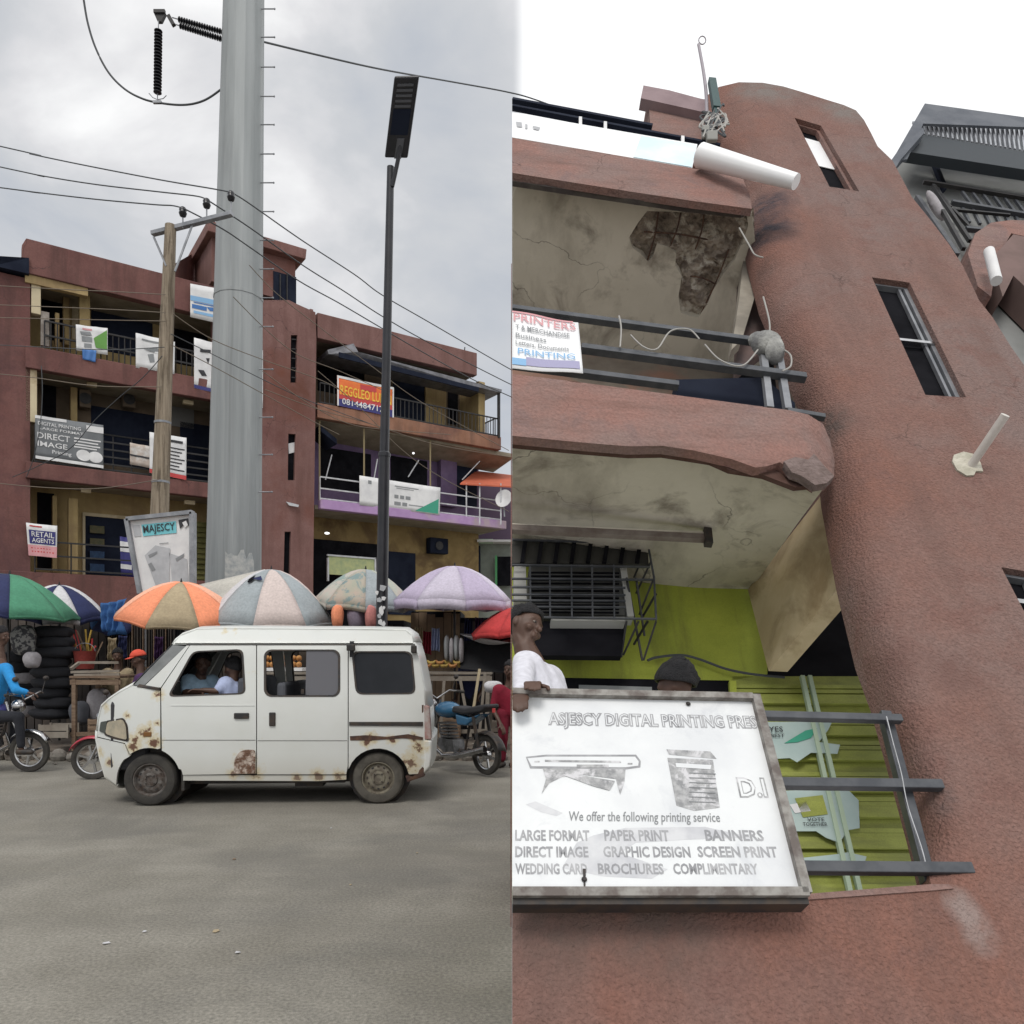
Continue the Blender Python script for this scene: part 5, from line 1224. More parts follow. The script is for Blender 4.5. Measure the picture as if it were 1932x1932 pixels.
# rider in blue
YR = 10.78
hips = PX(-52, 1352, YR)
J = dict(head=PX(2, 1200, YR), neck=PX(0, 1232, YR), chest=PX(2, 1272, YR), pelvis=PX(-22, 1346, YR), sh=[PX(12, 1262, YR - .2), PX(4, 1262, YR + .2)], el=[PX(30, 1302, YR - .36), PX(26, 1306, YR + .33)], wr=[PX(50, 1306, YR - .30), PX(50, 1312, YR + .28)],
         hip=[PX(-20, 1352, YR - .1), PX(-20, 1352, YR + .1)], kn=[PX(36, 1352, YR - .18), PX(34, 1352, YR + .18)], an=[PX(40, 1412, YR - .16), PX(20, 1414, YR + .16)])
person('motorcycle rider in a vivid blue jacket at the left edge', J, C_BLUE, C_TR, face=(1, 0, -.1), sleeve='long')
person('person in an orange red cap behind the van windscreen', stand(262, 1244, 11.6, yaw=-1.1), C_PLUM, C_TR, face=(-.8, -.5, -.15), headgear=ORCAP)
J = stand(962, 1264, 11.2, yaw=.4); person('person in crimson at the right edge of the street', J, C_CRIM, cloth('crimson_wrap', (.2, .01, .03)), face=(-.5, -1, 0))

# ================================================================== market stalls
random.seed(11)
def table(label, px0, px1, py_top, Y, dep, m, legs=4, planks=3, group='market tables'):
    a = PX(px0, py_top, Y); b = PX(px1, py_top, Y); z = a.z
    t = thing('market_table', label, 'table', V((a.x + b.x) / 2, Y + dep / 2, .13), group=group)
    for i in range(planks):
        y = Y + dep * (i + .5) / planks; mb = MB(); mb.box(((a.x + b.x) / 2, y, z - .02 + random.uniform(-.008, .008)), (b.x - a.x, dep / planks - .015, .035)); mb.build('plank', m, t)
    for x in (a.x + .06, b.x - .06):
        for y in (Y + .05, Y + dep - .05): mb = MB(); mb.bar((x + random.uniform(-.04, .04), y, .1), (x, y, z - .04), .06, .06); mb.build('leg', m, t)
    mb = MB(); mb.bar((a.x, Y + .04, z - .1), (b.x, Y + .04, z - .1), .03, .08); mb.bar((a.x, Y + .05, .35), (b.x, Y + .05, .38), .03, .06); mb.build('rail', m, t)
    return t, z
table('rough wooden table with a sloping top at the left', 130, 226, 1275, 12.3, .8, WOOD)
mb = MB(); tt = thing('tray', 'empty tilted wooden tray on the left table', 'tray', PX(178, 1272, 12.4))
for p, q in (((134, 1262), (150, 1250)), ((150, 1250), (224, 1250)), ((134, 1268), (226, 1266)), ((140, 1274), (226, 1272))): mb = MB(); mb.bar(PX(*p, 12.45), PX(*q, 12.6), .05, .04); mb.build('slat', WOODG, tt)
table('long grey wooden table carrying bread and bananas at the right', 796, 928, 1268, 12.6, .9, WOODG)
for i, (xa, ya, xb, yb) in enumerate(((838, 1285, 830, 1400), (868, 1280, 888, 1390), (905, 1262, 892, 1345), (915, 1270, 905, 1380))):
    mb = MB(); mb.bar(PX(xa, ya, 12.0), PX(xb, yb, 12.0), .05, .04); tag(mb.build('wooden_prop', WOODG if i != 2 else CREAMP), ['thick vertical prop under the right table', 'slanted prop under the middle of the right table', 'pale slanted stick leaning on the right table', 'dark prop at the right end of the right table'][i], 'prop', 'props under the right table')
# stock on the stalls
YEL = mat('golden_bread', (.42, .2, .05), (.28, .11, .03), scale=18, rough=.6); BAN = mat('banana_yellow', (.5, .34, .07), (.3, .2, .05), scale=12, rough=.6)
for i in range(9):
    c = PX(806 + (i % 9) * 8, 1258 - (i % 2) * 6, 12.75 + .1 * (i % 3)); mb = MB()
    mb.tube([c + V(-.07, 0, .05), c + V(-.03, -.01, .01), c + V(.03, -.01, .01), c + V(.07, 0, .05)], [.014, .028, .028, .012], 8)
    tag(mb.build('banana', BAN if i % 3 else YEL, smooth=60), ['first', 'second', 'third', 'fourth', 'middle', 'sixth', 'seventh', 'eighth', 'last'][i] + ' banana from the left on the right hand table', 'banana', 'bananas and loaves on the right table')
tr_ = thing('display_tray', 'white edged tray of golden loaves seen through the van window', 'tray', PX(535, 1262, 11.6))
mb = MB(); mb.bb(PX(498, 1266, 11.6), PX(570, 1260, 11.6) + V(0, .4, 0)); mb.build('tray', WHITE, tr_)
tbl = table('table behind the van under the tray of loaves', 490, 600, 1268, 11.5, .6, WOODG)
for i in range(14):
    c = PX(504 + (i % 7) * 10, 1254 - (i // 7) * 12, 11.72 + .08 * (i // 7)); mb = MB(); mb.ball(c, (.045, .06, .045), 10, 8)
    tag(mb.build('loaf', YEL, smooth=60), ['first', 'second', 'third', 'fourth', 'fifth', 'sixth', 'last'][i % 7] + ' golden loaf from the left in the ' + ('upper' if i > 6 else 'lower') + ' row on the white edged tray', 'bread', 'loaves on the tray')
BAGP = cloth('pale_bag', (.42, .4, .42)); BLK = cloth('black_goods', (.018, .019, .024)); BRN = mat('brown_boards', (.17, .12, .08), (.24, .17, .11), scale=3, rough=.9, detail=7)
def bag(label, px, py, w_, h_, Y, m, cat='bag', group=None, dep=.3):
    c = PX(px, py, Y); sx, sz = w_ / FOC * Y / 2, h_ / FOC * Y / 2; mb = MB()
    def fn(u, v):
        a = 2 * math.pi * u; t_ = math.pi * (v - .5); r = abs(math.cos(t_)) ** .45; k_ = 1 + .07 * math.sin(5 * a + 3 * v + px) + .05 * math.sin(11 * v + a * 2)
        return c + V(sx * r * math.cos(a) * k_, dep / 2 * r * math.sin(a) * k_, sz * math.sin(t_) * (1 + .04 * math.sin(3 * a)))
    mb.grid(20, 12, fn); return tag(mb.build('bag' if cat == 'bag' else cat.replace(' ', '_'), m, smooth=60), label, cat, group)
for i in range(4): bag(['leftmost', 'second', 'third', 'rightmost'][i] + ' pale plastic bag hanging beside the black tarpaulin', 843 + i * 9, 1222 + 5 * (i % 2), 10, 46, 12.9, BAGP if i % 2 else GALV, group='pale bags hanging over the right table')
for i in range(9):
    bag(['lowest', 'second lowest', 'third', 'fourth', 'middle', 'sixth', 'seventh', 'second highest', 'topmost'][i] + ' folded black bundle in the tall stack at the left stall', 100 + 5 * math.sin(i * 2.3), 1345 - i * 19, 78 - 4 * (i % 3), 24, 12.9, BLK, cat='bundle', group='stack of black bundles', dep=.6)
for i in range(6):
    bag(['lowest', 'second', 'third', 'fourth', 'fifth', 'topmost'][i] + ' bundle of the shorter dark stack beside the rider', 40 + 4 * math.sin(i), 1340 - i * 20, 50, 26, 13.3, BLK if i % 3 else BAGP, cat='bundle', group='shorter stack of bundles', dep=.5)
bag('grey printed sack at the left edge above the rider', 45, 1208, 44, 56, 12.4, mat('printed_sack', (.2, .2, .19), (.04, .04, .045), scale=14, rough=.9, lo=.48, hi=.52))
bag('small pale bag at the foot of the printed sack', 60, 1245, 26, 30, 12.3, BAGP)
bag('orange bag hanging under the patchwork umbrella', 637, 1163, 22, 42, 13.0, cO); bag('mauve cloth bundle under the patchwork umbrella', 672, 1166, 34, 46, 13.2, cloth('mauve_bundle', (.2, .17, .22))); bag('coral cloth under the patchwork umbrella', 700, 1164, 22, 44, 13.1, cloth('coral_cloth', (.55, .22, .2)))
bag('green plastic bag above the van roof', 520, 1182, 26, 20, 13.2, cG); bag('white sack leaning behind the table at the left', 186, 1330, 44, 60, 12.9, BAGP)
bag('white bundle on a stool at the right edge', 930, 1296, 34, 22, 11.9, cW); bag('dark crate of goods under the right table', 820, 1350, 46, 60, 12.9, BLK); bag('grey sack under the left table', 150, 1345, 34, 44, 12.7, GREYSEAT)
bk = thing('bucket', 'dull red bucket standing on goods behind the left table', 'bucket', PX(160, 1262, 12.9)); mb = MB(); mb.lathe(PX(160, 1262, 12.9), (0, 0, 1), [(.13, 0), (.17, .28), (.18, .29), (.165, .28), (.125, .02)], 18); mb.build('pail', cloth('dull_red_plastic', (.3, .05, .04)), bk, smooth=40)
mb = MB(); mb.tube([PX(160, 1262, 12.9) + V(.17 * math.cos(a), 0, .28 + .14 * math.sin(a)) for a in [i * math.pi / 8 for i in range(9)]], .006, 5); mb.build('handle', STEELG, bk)
fz = thing('goods_pile', 'tangle of yellow and brown sticks behind the red bucket', 'goods', PX(158, 1280, 13.2))
for i in range(16): mb = MB(); a = PX(158 + random.uniform(-12, 18), 1250, 13.2); mb.bar(a, a + V(random.uniform(-.2, .2), random.uniform(-.1, .1), random.uniform(.25, .55)), .02, .02); mb.build('stick', (BAN, WOOD, REDINK)[i % 3], fz)
# slatted kiosk walls and posts
def kiosk(label, px0, px1, py0, Y, m, n, gap=.02, posts=None, rnd=.03):
    a = PX(px0, 1400, Y); b = PX(px1, py0, Y); t = thing('kiosk', label, 'kiosk', V((a.x + b.x) / 2, Y, .13), group='wooden market kiosks')
    wd = (b.x - a.x) / n
    for i in range(n): mb = MB(); mb.bb((a.x + wd * i, Y + random.uniform(0, rnd), .13), (a.x + wd * (i + 1) - gap, Y + .03 + rnd, b.z + random.uniform(-.08, .04))); mb.build('board', m[i % len(m)] if isinstance(m, list) else m, t)
    mb = MB(); mb.bb((a.x, Y + .06, 1.3), (b.x, Y + .1, 1.38)); mb.build('cross_rail', WOOD, t)
    mb = MB(); mb.bb((a.x, Y + .12, .13), (b.x, Y + 1.4, b.z + .05)); mb.build('dark_inside', DARK, t)
    return t
DB = mat('dark_boards', (.035, .03, .028), (.06, .05, .045), scale=3, rough=.9); DB2 = mat('faded_dark_boards', (.10, .08, .065), (.06, .05, .045), scale=3, rough=.9)
kiosk('dark boarded kiosk behind the left hand stalls', -40, 200, 1150, 14.6, [DB, DB, DB2], 16)
kiosk('kiosk of thin upright poles behind the person in the red cap', 196, 330, 1160, 14.2, [DB2, DB, WOOD, DB], 26, gap=.035, rnd=.06)
kiosk('dark kiosk behind the van', 330, 760, 1175, 14.8, [DB, DB2], 24)
kiosk('brown boarded kiosk at the right beneath the lilac umbrella', 775, 868, 1158, 14.3, [BRN], 6, gap=.008, rnd=.01)
kiosk('dark kiosk at the right edge behind the black tarpaulin', 868, 1000, 1170, 14.4, [DB], 8)
# stones and kerb blocks at the edge of the road
JER = mat('yellow_plastic', (.5, .33, .04), (.38, .24, .04), scale=5, rough=.5)
def crate(label, px, py, w_, h_, Y, m, cat='crate', group=None):
    c = PX(px, py, Y); sx, sz = w_ / FOC * Y, h_ / FOC * Y; t = thing('crate', label, cat, (c.x, Y, c.z - sz / 2), group=group)
    n_ = max(2, int(h_ / 9))
    for i in range(n_):
        for yy in (-.16, .16): mb = MB(); mb.box((c.x, Y + yy, c.z - sz / 2 + sz * (i + .5) / n_), (sx, .015, sz / n_ - .015)); mb.build('slat', m, t)
    for xx in (-1, 1):
        for yy in (-.15, .15): mb = MB(); mb.box((c.x + xx * (sx / 2 - .015), Y + yy, c.z), (.03, .03, sz)); mb.build('corner_post', m, t)
    mb = MB(); mb.ball((c.x, Y, c.z - sz * .05), (sx * .42, .13, sz * .42), 12, 8); mb.build('contents', BLK, t, smooth=60)
crate('slatted brown crate under the right hand table, left of the props', 848, 1372, 40, 36, 12.4, WOOD)
crate('grey slatted crate standing right of the parked blue motorcycle', 946, 1380, 36, 40, 12.5, WOODG)
crate('crate of dark goods under the left table', 196, 1372, 40, 34, 12.5, WOOD)
crate('low crate at the foot of the tall stack of bundles', 112, 1378, 56, 26, 12.4, WOODG)
for i, (px_, py_2, m__) in enumerate(((806, 1214, C_CRIM), (822, 1208, C_LAV), (790, 1206, cT), (884, 1190, cN), (904, 1188, C_PLUM), (212, 1226, cT), (232, 1222, cN), (300, 1224, C_PLUM))):
    cloth_sheet('garment', ['crimson garment', 'lavender garment', 'tan garment', 'navy garment', 'plum garment', 'tan garment', 'navy garment', 'plum garment'][i] + [' hanging under the lilac umbrella, second from the left', ' hanging under the lilac umbrella, third from the left', ' hanging nearest the van roof under the lilac umbrella', ' hanging above the black tarpaulin', ' hanging right above the black tarpaulin', ' hanging on the pole kiosk near the bucket', ' hanging on the pole kiosk near the red cap', ' hanging on the pole kiosk under the orange umbrella'][i],
        [(px_ - 7, py_2 - 24), (px_ + 7, py_2 - 23), (px_ + 8, py_2 + 22), (px_ - 8, py_2 + 20)], 13.9, m__, wave=.03, cat='clothing', group='garments hung on the kiosks')
person('person in a tan shirt standing between the left stalls and the pole kiosk', stand(222, 1238, 13.3, yaw=.5), cT, C_TR, face=(.4, -1, -.1))
person('person in a navy shirt minding the right hand stall', stand(888, 1232, 13.5, yaw=-.4), cN, C_TR, face=(-.3, -1, -.1))
for i in range(16):
    mb = MB(); c = V(random.uniform(-6.5, -.5), random.uniform(3.4, 7.6), .003); s_ = random.uniform(.008, .022)
    mb.prism([c + V(s_ * math.cos(a) * random.uniform(.6, 1.2), s_ * math.sin(a) * random.uniform(.6, 1.2), random.uniform(0, .004)) for a in (0, 1.2, 2.5, 3.8, 5)], (0, 0, .003))
    tag(mb.build('litter', [cW, cT, BRN][i % 3]), 'tiny scrap of litter lying on the road in front of the van', 'litter', 'scraps of litter on the road')
kb = thing('kerb', 'broken kerb of rough stone blocks along the far road edge', 'kerb', PX(300, 1430, 12))
for i in range(46):
    x = -11.2 + i * .245; mb = MB(); sx, sy, sz = random.uniform(.1, .125), random.uniform(.09, .16), random.uniform(.08, .15)
    mb.ball((x, 11.95 + random.uniform(-.08, .1), sz * .6), (sx, sy, sz), 8, 6, Matrix.Rotation(random.uniform(-.5, .5), 3, 'Z')); mb.build('stone', STONE, kb)
random.seed(21)
mb = MB()
for i in range(170):
    x = random.uniform(-11, -.3); y = random.uniform(11.2, 13.2); s_ = random.uniform(.008, .03); mb.ball((x, y, s_ * .5 + (.12 if y > 12.1 else 0)), (s_, s_, s_ * .6), 5, 4)
tag(mb.build('gravel', STONE), 'small stones scattered along the road edge', kind='stuff')

# ================================================================== building on the right, seen from below
RP0 = V(0, 2.8, EYE - 692 / FOC * 2.8)
RV = V(14, 1500, 1984).normalized()
RU = V(1, .05, -(14 + 75) / 1984).normalized(); RU = (RU - RV * RU.dot(RV)).normalized()
RN = RU.cross(RV).normalized(); RN = RN if RN.y < 0 else -RN
def RP(px, py, w=0.0): return ray_plane(px, py, RP0 + RN * w, RN)
NEAR[0] = True
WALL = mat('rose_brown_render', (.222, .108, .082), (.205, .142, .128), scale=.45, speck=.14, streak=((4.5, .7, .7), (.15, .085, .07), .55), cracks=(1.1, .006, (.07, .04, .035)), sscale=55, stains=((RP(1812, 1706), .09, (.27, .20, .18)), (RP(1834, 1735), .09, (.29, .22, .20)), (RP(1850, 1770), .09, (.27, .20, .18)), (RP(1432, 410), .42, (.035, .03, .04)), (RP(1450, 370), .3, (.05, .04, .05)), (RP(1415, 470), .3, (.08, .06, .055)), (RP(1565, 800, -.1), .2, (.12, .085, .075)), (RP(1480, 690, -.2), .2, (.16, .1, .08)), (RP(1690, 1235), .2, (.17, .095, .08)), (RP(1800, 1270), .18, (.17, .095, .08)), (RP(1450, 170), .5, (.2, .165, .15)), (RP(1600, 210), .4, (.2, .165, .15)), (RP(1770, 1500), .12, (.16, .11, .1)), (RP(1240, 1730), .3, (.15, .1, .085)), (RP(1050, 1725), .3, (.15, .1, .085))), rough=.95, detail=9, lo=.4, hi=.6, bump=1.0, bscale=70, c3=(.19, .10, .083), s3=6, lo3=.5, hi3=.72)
WALLD = mat('pinkish_fascia_render', (.255, .138, .115), (.22, .148, .132), scale=2.2, speck=.14, streak=((1.2, 9, 9), (.14, .08, .065), .6), cracks=(1.6, .008, (.07, .04, .035)), sscale=60, rough=.95, detail=9, bump=.6, bscale=45, c3=(.2, .13, .12), s3=3, lo3=.52, hi3=.66)
CEIL = mat('stained_ceiling', (.62, .575, .49), (.54, .50, .42), scale=1.6, rough=.95, detail=8, bump=.2, bscale=14, streak=((3, 1.2, 1.2), (.22, .19, .15), .6), cracks=(1.3, .01, (.1, .09, .08)), c3=(.26, .23, .19), s3=2.0, lo3=.55, hi3=.7)
GREENW = mat('lime_green_wall', (.40, .45, .06), (.33, .38, .05), scale=2, rough=.8, speck=.08, streak=((6, .8, .8), (.16, .17, .04), .8), c3=(.28, .33, .04), s3=1.4, lo3=.5, hi3=.68)
GREENS = mat('lime_metal_sheet', (.34, .38, .08), (.26, .29, .06), scale=2, rough=.5, speck=.1, streak=((1, 7, 7), (.14, .15, .05), .8), c3=(.2, .23, .04), s3=1.5, lo3=.5, hi3=.68)
RAIL = mat('dark_grey_rail', (.05, .055, .065), (.085, .09, .10), scale=8, rough=.5, metal=.2)
SPALL = mat('broken_concrete', (.34, .29, .24), (.16, .13, .11), scale=9, rough=1, bump=1.0, bscale=28, c3=(.5, .46, .4), s3=7, lo3=.52, hi3=.62)
rb = thing('building', 'rose brown building close up with a curved stair tower and cracked balconies', 'building', V(2.2, 2.9, 0))
def rslab(name, m, pts, w=0.0, dep=.2, parent=rb, holes=(), step=None, **k):
    mb = MB(); slab2d(mb, pts, holes, lambda x, y: RP(x, y, w), RN * -dep, step); return mb.build(name, m, parent, **k)
# tower and front wall in one render surface, its left edge rounding back
ledge = [(270, 1340), (360, 1395), (480, 1416), (570, 1440), (680, 1488), (760, 1520), (840, 1552), (934, 1562), (1090, 1592), (1240, 1630), (1320, 1660), (1464, 1702), (1622, 1746), (1668, 1757)]
def lx(py):
    if py <= ledge[0][0]: return ledge[0][1]
    for (y0, x0), (y1, x1) in zip(ledge, ledge[1:]):
        if py <= y1: return x0 + (x1 - x0) * (py - y0) / (y1 - y0)
    return -1e3
def tower_w(px, py):
    d = max(0.0, px - lx(py)); w_ = 0.0
    if d < 110 and py < 1666: w_ = -.22 * (1 - d / 110) ** 2.2 * min(1.0, (1666 - py) / 90)
    return w_
tower_pts = [(966, 2140), (966, 1691), (1500, 1689), (1757, 1669)] + [(x, y) for y, x in reversed(ledge[:-1])] + [(1334, 180), (1356, 164), (1394, 155), (1439, 156), (1478, 163), (1515, 174), (1556, 187), (1592, 198), (1615, 208), (1630, 226), (1643, 250), (1656, 276), (1684, 303), (1720, 371), (1758, 418), (1790, 460), (1817, 502), (1847, 566), (1873, 599), (1908, 655), (1990, 770), (2150, 1000), (2150, 2140)]
s1 = [(1499, 222), (1549, 237), (1621, 361), (1565, 352)]; s2 = [(1645, 523), (1716, 533), (1823, 750), (1746, 745)]; s3 = [(1889, 1070), (1960, 1082), (2000, 1180), (1944, 1176)]
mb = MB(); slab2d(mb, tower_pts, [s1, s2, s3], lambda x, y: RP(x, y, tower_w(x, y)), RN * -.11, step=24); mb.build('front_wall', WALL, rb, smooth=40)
# slit windows: frame and panes set back in the wall
for s_, fr_, panes in ((s1, [(.0, .42), (.0, 1.0)], 0), (s2, None, 1), (s3, None, 2)):
    shf = Sheet(*[RP(x, y, 0) - RN * .07 for x, y in s_], nrm=RN)
    sw = rb
    mb = MB()
    for (ua, va, ub, vb) in ((0, 0, 0, 1), (1, 0, 1, 1), (0, 0, 1, 0), (0, 1, 1, 1)) : mb.bar(shf.P(ua * .92 + .04, va), shf.P(ub * .92 + .04, vb), .035, .05, up=RN)
    fo = mb.build('window_frame', WALLD if panes == 0 else STEELG, rb)
    if panes == 0:
        mb = MB(); mb.prism([shf.P(u, v, -.015) for u, v in ((0, .13), (.95, .13), (.95, .56), (0, .56))], RN * -.006); mb.build('pane', WHITEB, fo)  # white pane colour stands in for bright sky through the glass
        mb = MB(); mb.prism([shf.P(u, v, -.03) for u, v in ((0, 0), (1, 0), (1, 1), (0, 1))], RN * -.01); mb.build('pane', DARK, fo)
    else:
        mb = MB(); mb.prism([shf.P(u, v, -.02) for u, v in ((0, 0), (1, 0), (1, 1), (0, 1))], RN * -.01); mb.build('pane', DARK, fo)
        mb = MB(); mb.bar(shf.P(0, .53, .02), shf.P(1, .53, .02), .03, .04, up=RN); mb.build('crossbar', CHROME, fo)
        mb = MB(); mb.bar(shf.P(.80, 0, .0), shf.P(.80, 1, .0), .02, .03, up=RN); mb.build('sash', STEELG, fo)
# worn paint on the low front wall, with ragged edge
rslab('wall_cap', WALLD, [(966, 1690), (1500, 1688), (1757, 1668), (1790, 1668), (1800, 1676), (1757, 1680), (1500, 1699), (966, 1701)], .008, .18)
# balcony two
l2 = [(966, 705), (1100, 722), (1250, 742), (1438, 767), (1490, 774), (1525, 782), (1553, 800), (1566, 830), (1575, 870), (1574, 897), (1560, 911), (1538, 915), (1515, 900), (1500, 893), (1472, 872), (1445, 880), (1425, 882), (1380, 866), (1358, 861), (1310, 850), (1250, 841), (1187, 842), (1100, 835), (966, 822)]
def l2w(px, py): return .16 - .22 * max(0, (px - 1490) / 85) ** 2
mb = MB(); slab2d(mb, l2, [], lambda x, y: RP(x, y, l2w(x, y) + .014 * mnoise.noise(V(x * .012, y * .05, 0)) + .006 * mnoise.noise(V(x * .05, y * .09, 3))), RN * -.06, step=11); mb.build('balcony_ledge', WALLD, rb, smooth=40)
l2b = [(966, 822), (1100, 835), (1187, 842), (1250, 841), (1310, 850), (1358, 861), (1380, 866), (1425, 882), (1472, 872), (1500, 893), (1515, 900), (1538, 915), (1500, 919), (1440, 896), (1376, 886), (1340, 870), (1250, 856), (1187, 857), (1100, 850), (966, 838)]
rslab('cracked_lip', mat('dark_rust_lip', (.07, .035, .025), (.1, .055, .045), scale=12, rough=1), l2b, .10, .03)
rslab('broken_corner', mat('dark_broken_corner', (.13, .095, .085), (.2, .15, .14), scale=12, rough=1, bump=1, bscale=40), [(1479, 870), (1500, 862), (1525, 867), (1536, 856), (1556, 880), (1574, 898), (1560, 911), (1538, 915), (1513, 898), (1494, 891)], .172, .05)
# floor slab of balcony two: underside is the ceiling below it
def ceiling(name, m, edge_px, w0, back_px, wb, parent=rb, nu=30, nv=14, rough_=.0, thick=.16, drop=0.0):
    ed = [RP(x, y, w0) for x, y in edge_px]; eb = [RP(x, y, wb) for x, y in back_px]
    def P(u, v):
        s_ = u * (len(ed) - 1); i = min(int(s_), len(ed) - 2); p = ed[i].lerp(ed[i + 1], s_ - i)
        q = eb[i].lerp(eb[i + 1], s_ - i)
        return p.lerp(q, v) + RV * drop
    mb = MB(); mb.grid(nu, nv, lambda u, v: P(u, v) + RV * (rough_ * math.sin(7 * u + 3 * v) * math.sin(5 * v)))
    mb.grid(nu, nv, lambda u, v: P(u, v) + RV * thick)
    mb.build(name, m, parent, smooth=50, recalc=False); return P
D = 1.42
c2p = ceiling('ceiling', CEIL, [(966, 831), (1187, 850), (1340, 862), (1440, 886), (1552, 924)], .09, [(966, 1068), (1110, 1090), (1210, 1104), (1310, 1112), (1414, 1116)], -D - .04, rough_=.008)
# cream fin beside the stair
fa, fb, fc, fd_ = RP(1556, 926, -.36), RP(1604, 1084, -.36), RP(1450, 1266, -1.2), RP(1411, 1112, -D + .04)
mb = MB(); mb.prism([fa, fb, fc, fd_], RU * .13); mb.build('cream_fin', mat('stained_cream', (.56, .46, .3), (.47, .37, .22), scale=2.5, rough=.9, detail=8, c3=(.3, .22, .12), s3=2, lo3=.5, hi3=.68), rb)
rslab('dark_stair_wall', DARK, [(1380, 1050), (1760, 1050), (1780, 1400), (1380, 1400)], -D - .02, .05)
# back wall of balcony one (lime) and the sheets at its right
rslab('green_wall', GREENW, [(940, 1040), (1448, 1090), (1448, 1272), (1380, 1284), (940, 1284)], -D + .0, .08)
rslab('green_wall_lower', GREENW, [(940, 1284), (1385, 1284), (1385, 1700), (940, 1700)], -D - .02, .05)
rslab('window_gap', DARK, [(1030, 1278), (1378, 1284), (1378, 1350), (1030, 1350)], -D + .03, .02)
rslab('window_glass', mat('grey_window_glass', (.2, .215, .22), (.26, .27, .27), scale=4, rough=.2), [(1092, 1292), (1230, 1296), (1230, 1340), (1092, 1340)], -D + .04, .015)
rslab('window_edge', GREENW, [(1376, 1284), (1389, 1284), (1392, 1350), (1379, 1350)], -D + .06, .04)
# ribbed metal door sheet: each panel fold is a strip
dr = rslab('ribbed_sheet', GREENS, [(1380, 1276), (1692, 1276), (1800, 1760), (1380, 1760)], -D + .0, .02)
for i in range(9):
    y = 1296 + i * 53 + (i % 2) * 6
    for dy, nm in ((0, 'rib'), (9, 'rib')):
        mb = MB(); a = RP(1380, y + dy, -D + .02); b = RP(1780, y + dy + 2, -D + .02); mb.bar(a, b, .03, .022, up=RN); mb.build(nm, GREENS, dr)
    mb = MB(); a = RP(1380, y + 24, -D + .02); b = RP(1780, y + 26, -D + .02); mb.bar(a, b, .075, .03, up=RN); mb.build('fold', GREENS, dr)
for xo in (0, 14): mb = MB(); mb.bar(RP(1513 + xo, 1276, -D + .07), RP(1607 + xo * 1.35, 1700, -D + .07), .028, .03, up=RN); mb.build('seam_strip', mat('pale_green_strip', (.38, .48, .36), rough=.6), dr)
PALEP = mat('pale_blue_poster', (.42, .52, .5), (.34, .45, .44), scale=3, rough=.6)
def poster(label, pts, extra=(), w=-D + .075):
    t = thing('poster', label, 'poster', RP(*pts[0], w), group='torn posters on the lime sheet')
    rslab('paper', PALEP, pts, w, .004, parent=t); 
    for m, ps in extra: rslab('print', m, ps, w + .006, .003, parent=t)
    return t
po = poster('upper torn pale poster on the lime sheet', [(1430, 1362), (1570, 1362), (1562, 1378), (1545, 1400), (1585, 1405), (1580, 1422), (1530, 1420), (1504, 1438), (1490, 1430), (1455, 1432), (1440, 1400)], [(GREENINK, [(1480, 1402), (1520, 1378), (1542, 1374), (1530, 1392), (1505, 1400)])])
sp = Sheet(RP(1445, 1370, -D + .075), RP(1475, 1370, -D + .075), RP(1478, 1395, -D + .075), RP(1448, 1395, -D + .075), nrm=RN)
ink(sp, po, INK, texts=[('YES', .1, .1, 1, .5), ('BEST', .2, .65, 1.05, .9)], off=.007)
po = poster('lower torn pale poster with small lettering on the lime sheet', [(1475, 1492), (1530, 1490), (1602, 1492), (1620, 1510), (1622, 1562), (1600, 1566), (1584, 1590), (1558, 1580), (1540, 1568), (1490, 1568)], [(GREENS, [(1500, 1506), (1552, 1500), (1562, 1536), (1515, 1542)]), (WHITE, [(1490, 1518), (1520, 1512), (1530, 1530), (1500, 1534)])])
sp = Sheet(RP(1512, 1544, -D + .075), RP(1558, 1544, -D + .075), RP(1560, 1562, -D + .075), RP(1514, 1562, -D + .075), nrm=RN)
ink(sp, po, INK, texts=[('VOTE', .2, .0, .9, .4), ('TOGETHER', 0, .5, 1, .9)], off=.007)
poster('scrap of pale poster low on the lime sheet', [(1575, 1612), (1600, 1608), (1635, 1616), (1632, 1626), (1500, 1626), (1500, 1620)])
# drooping cable on the lime wall
mb = MB(); mb.tube(spline([RP(x, y, -D + .06) for x, y in ((1222, 1246), (1240, 1240), (1285, 1236), (1320, 1244), (1370, 1262), (1420, 1272), (1480, 1278))]), .01, 6); tag(mb.build('cable', CABLE), 'black cable drooping across the lime green wall', 'cable')
# batten lamp under the ceiling
lt = thing('batten_lamp', 'long dusty batten lamp under the lower balcony ceiling', 'lamp', RP(1150, 1005, -.62))
for (ya, yb, wd, m_) in ((998, 1016, .05, mat('dusty_brown_enamel', (.13, .10, .085), (.2, .17, .15), scale=7, rough=.8)), (992, 1008, .025, CEIL)):
    mb = MB(); mb.bar(RP(966, ya, -.62), RP(1336, yb, -.62), wd, wd * .8, up=RN); mb.build('housing' if wd > .04 else 'tube', m_, lt)
mb = MB(); mb.bar(RP(1334, 1000, -.61), RP(1337, 1028, -.61), .05, .05, up=RN); mb.build('end_cap', TRIM, lt)
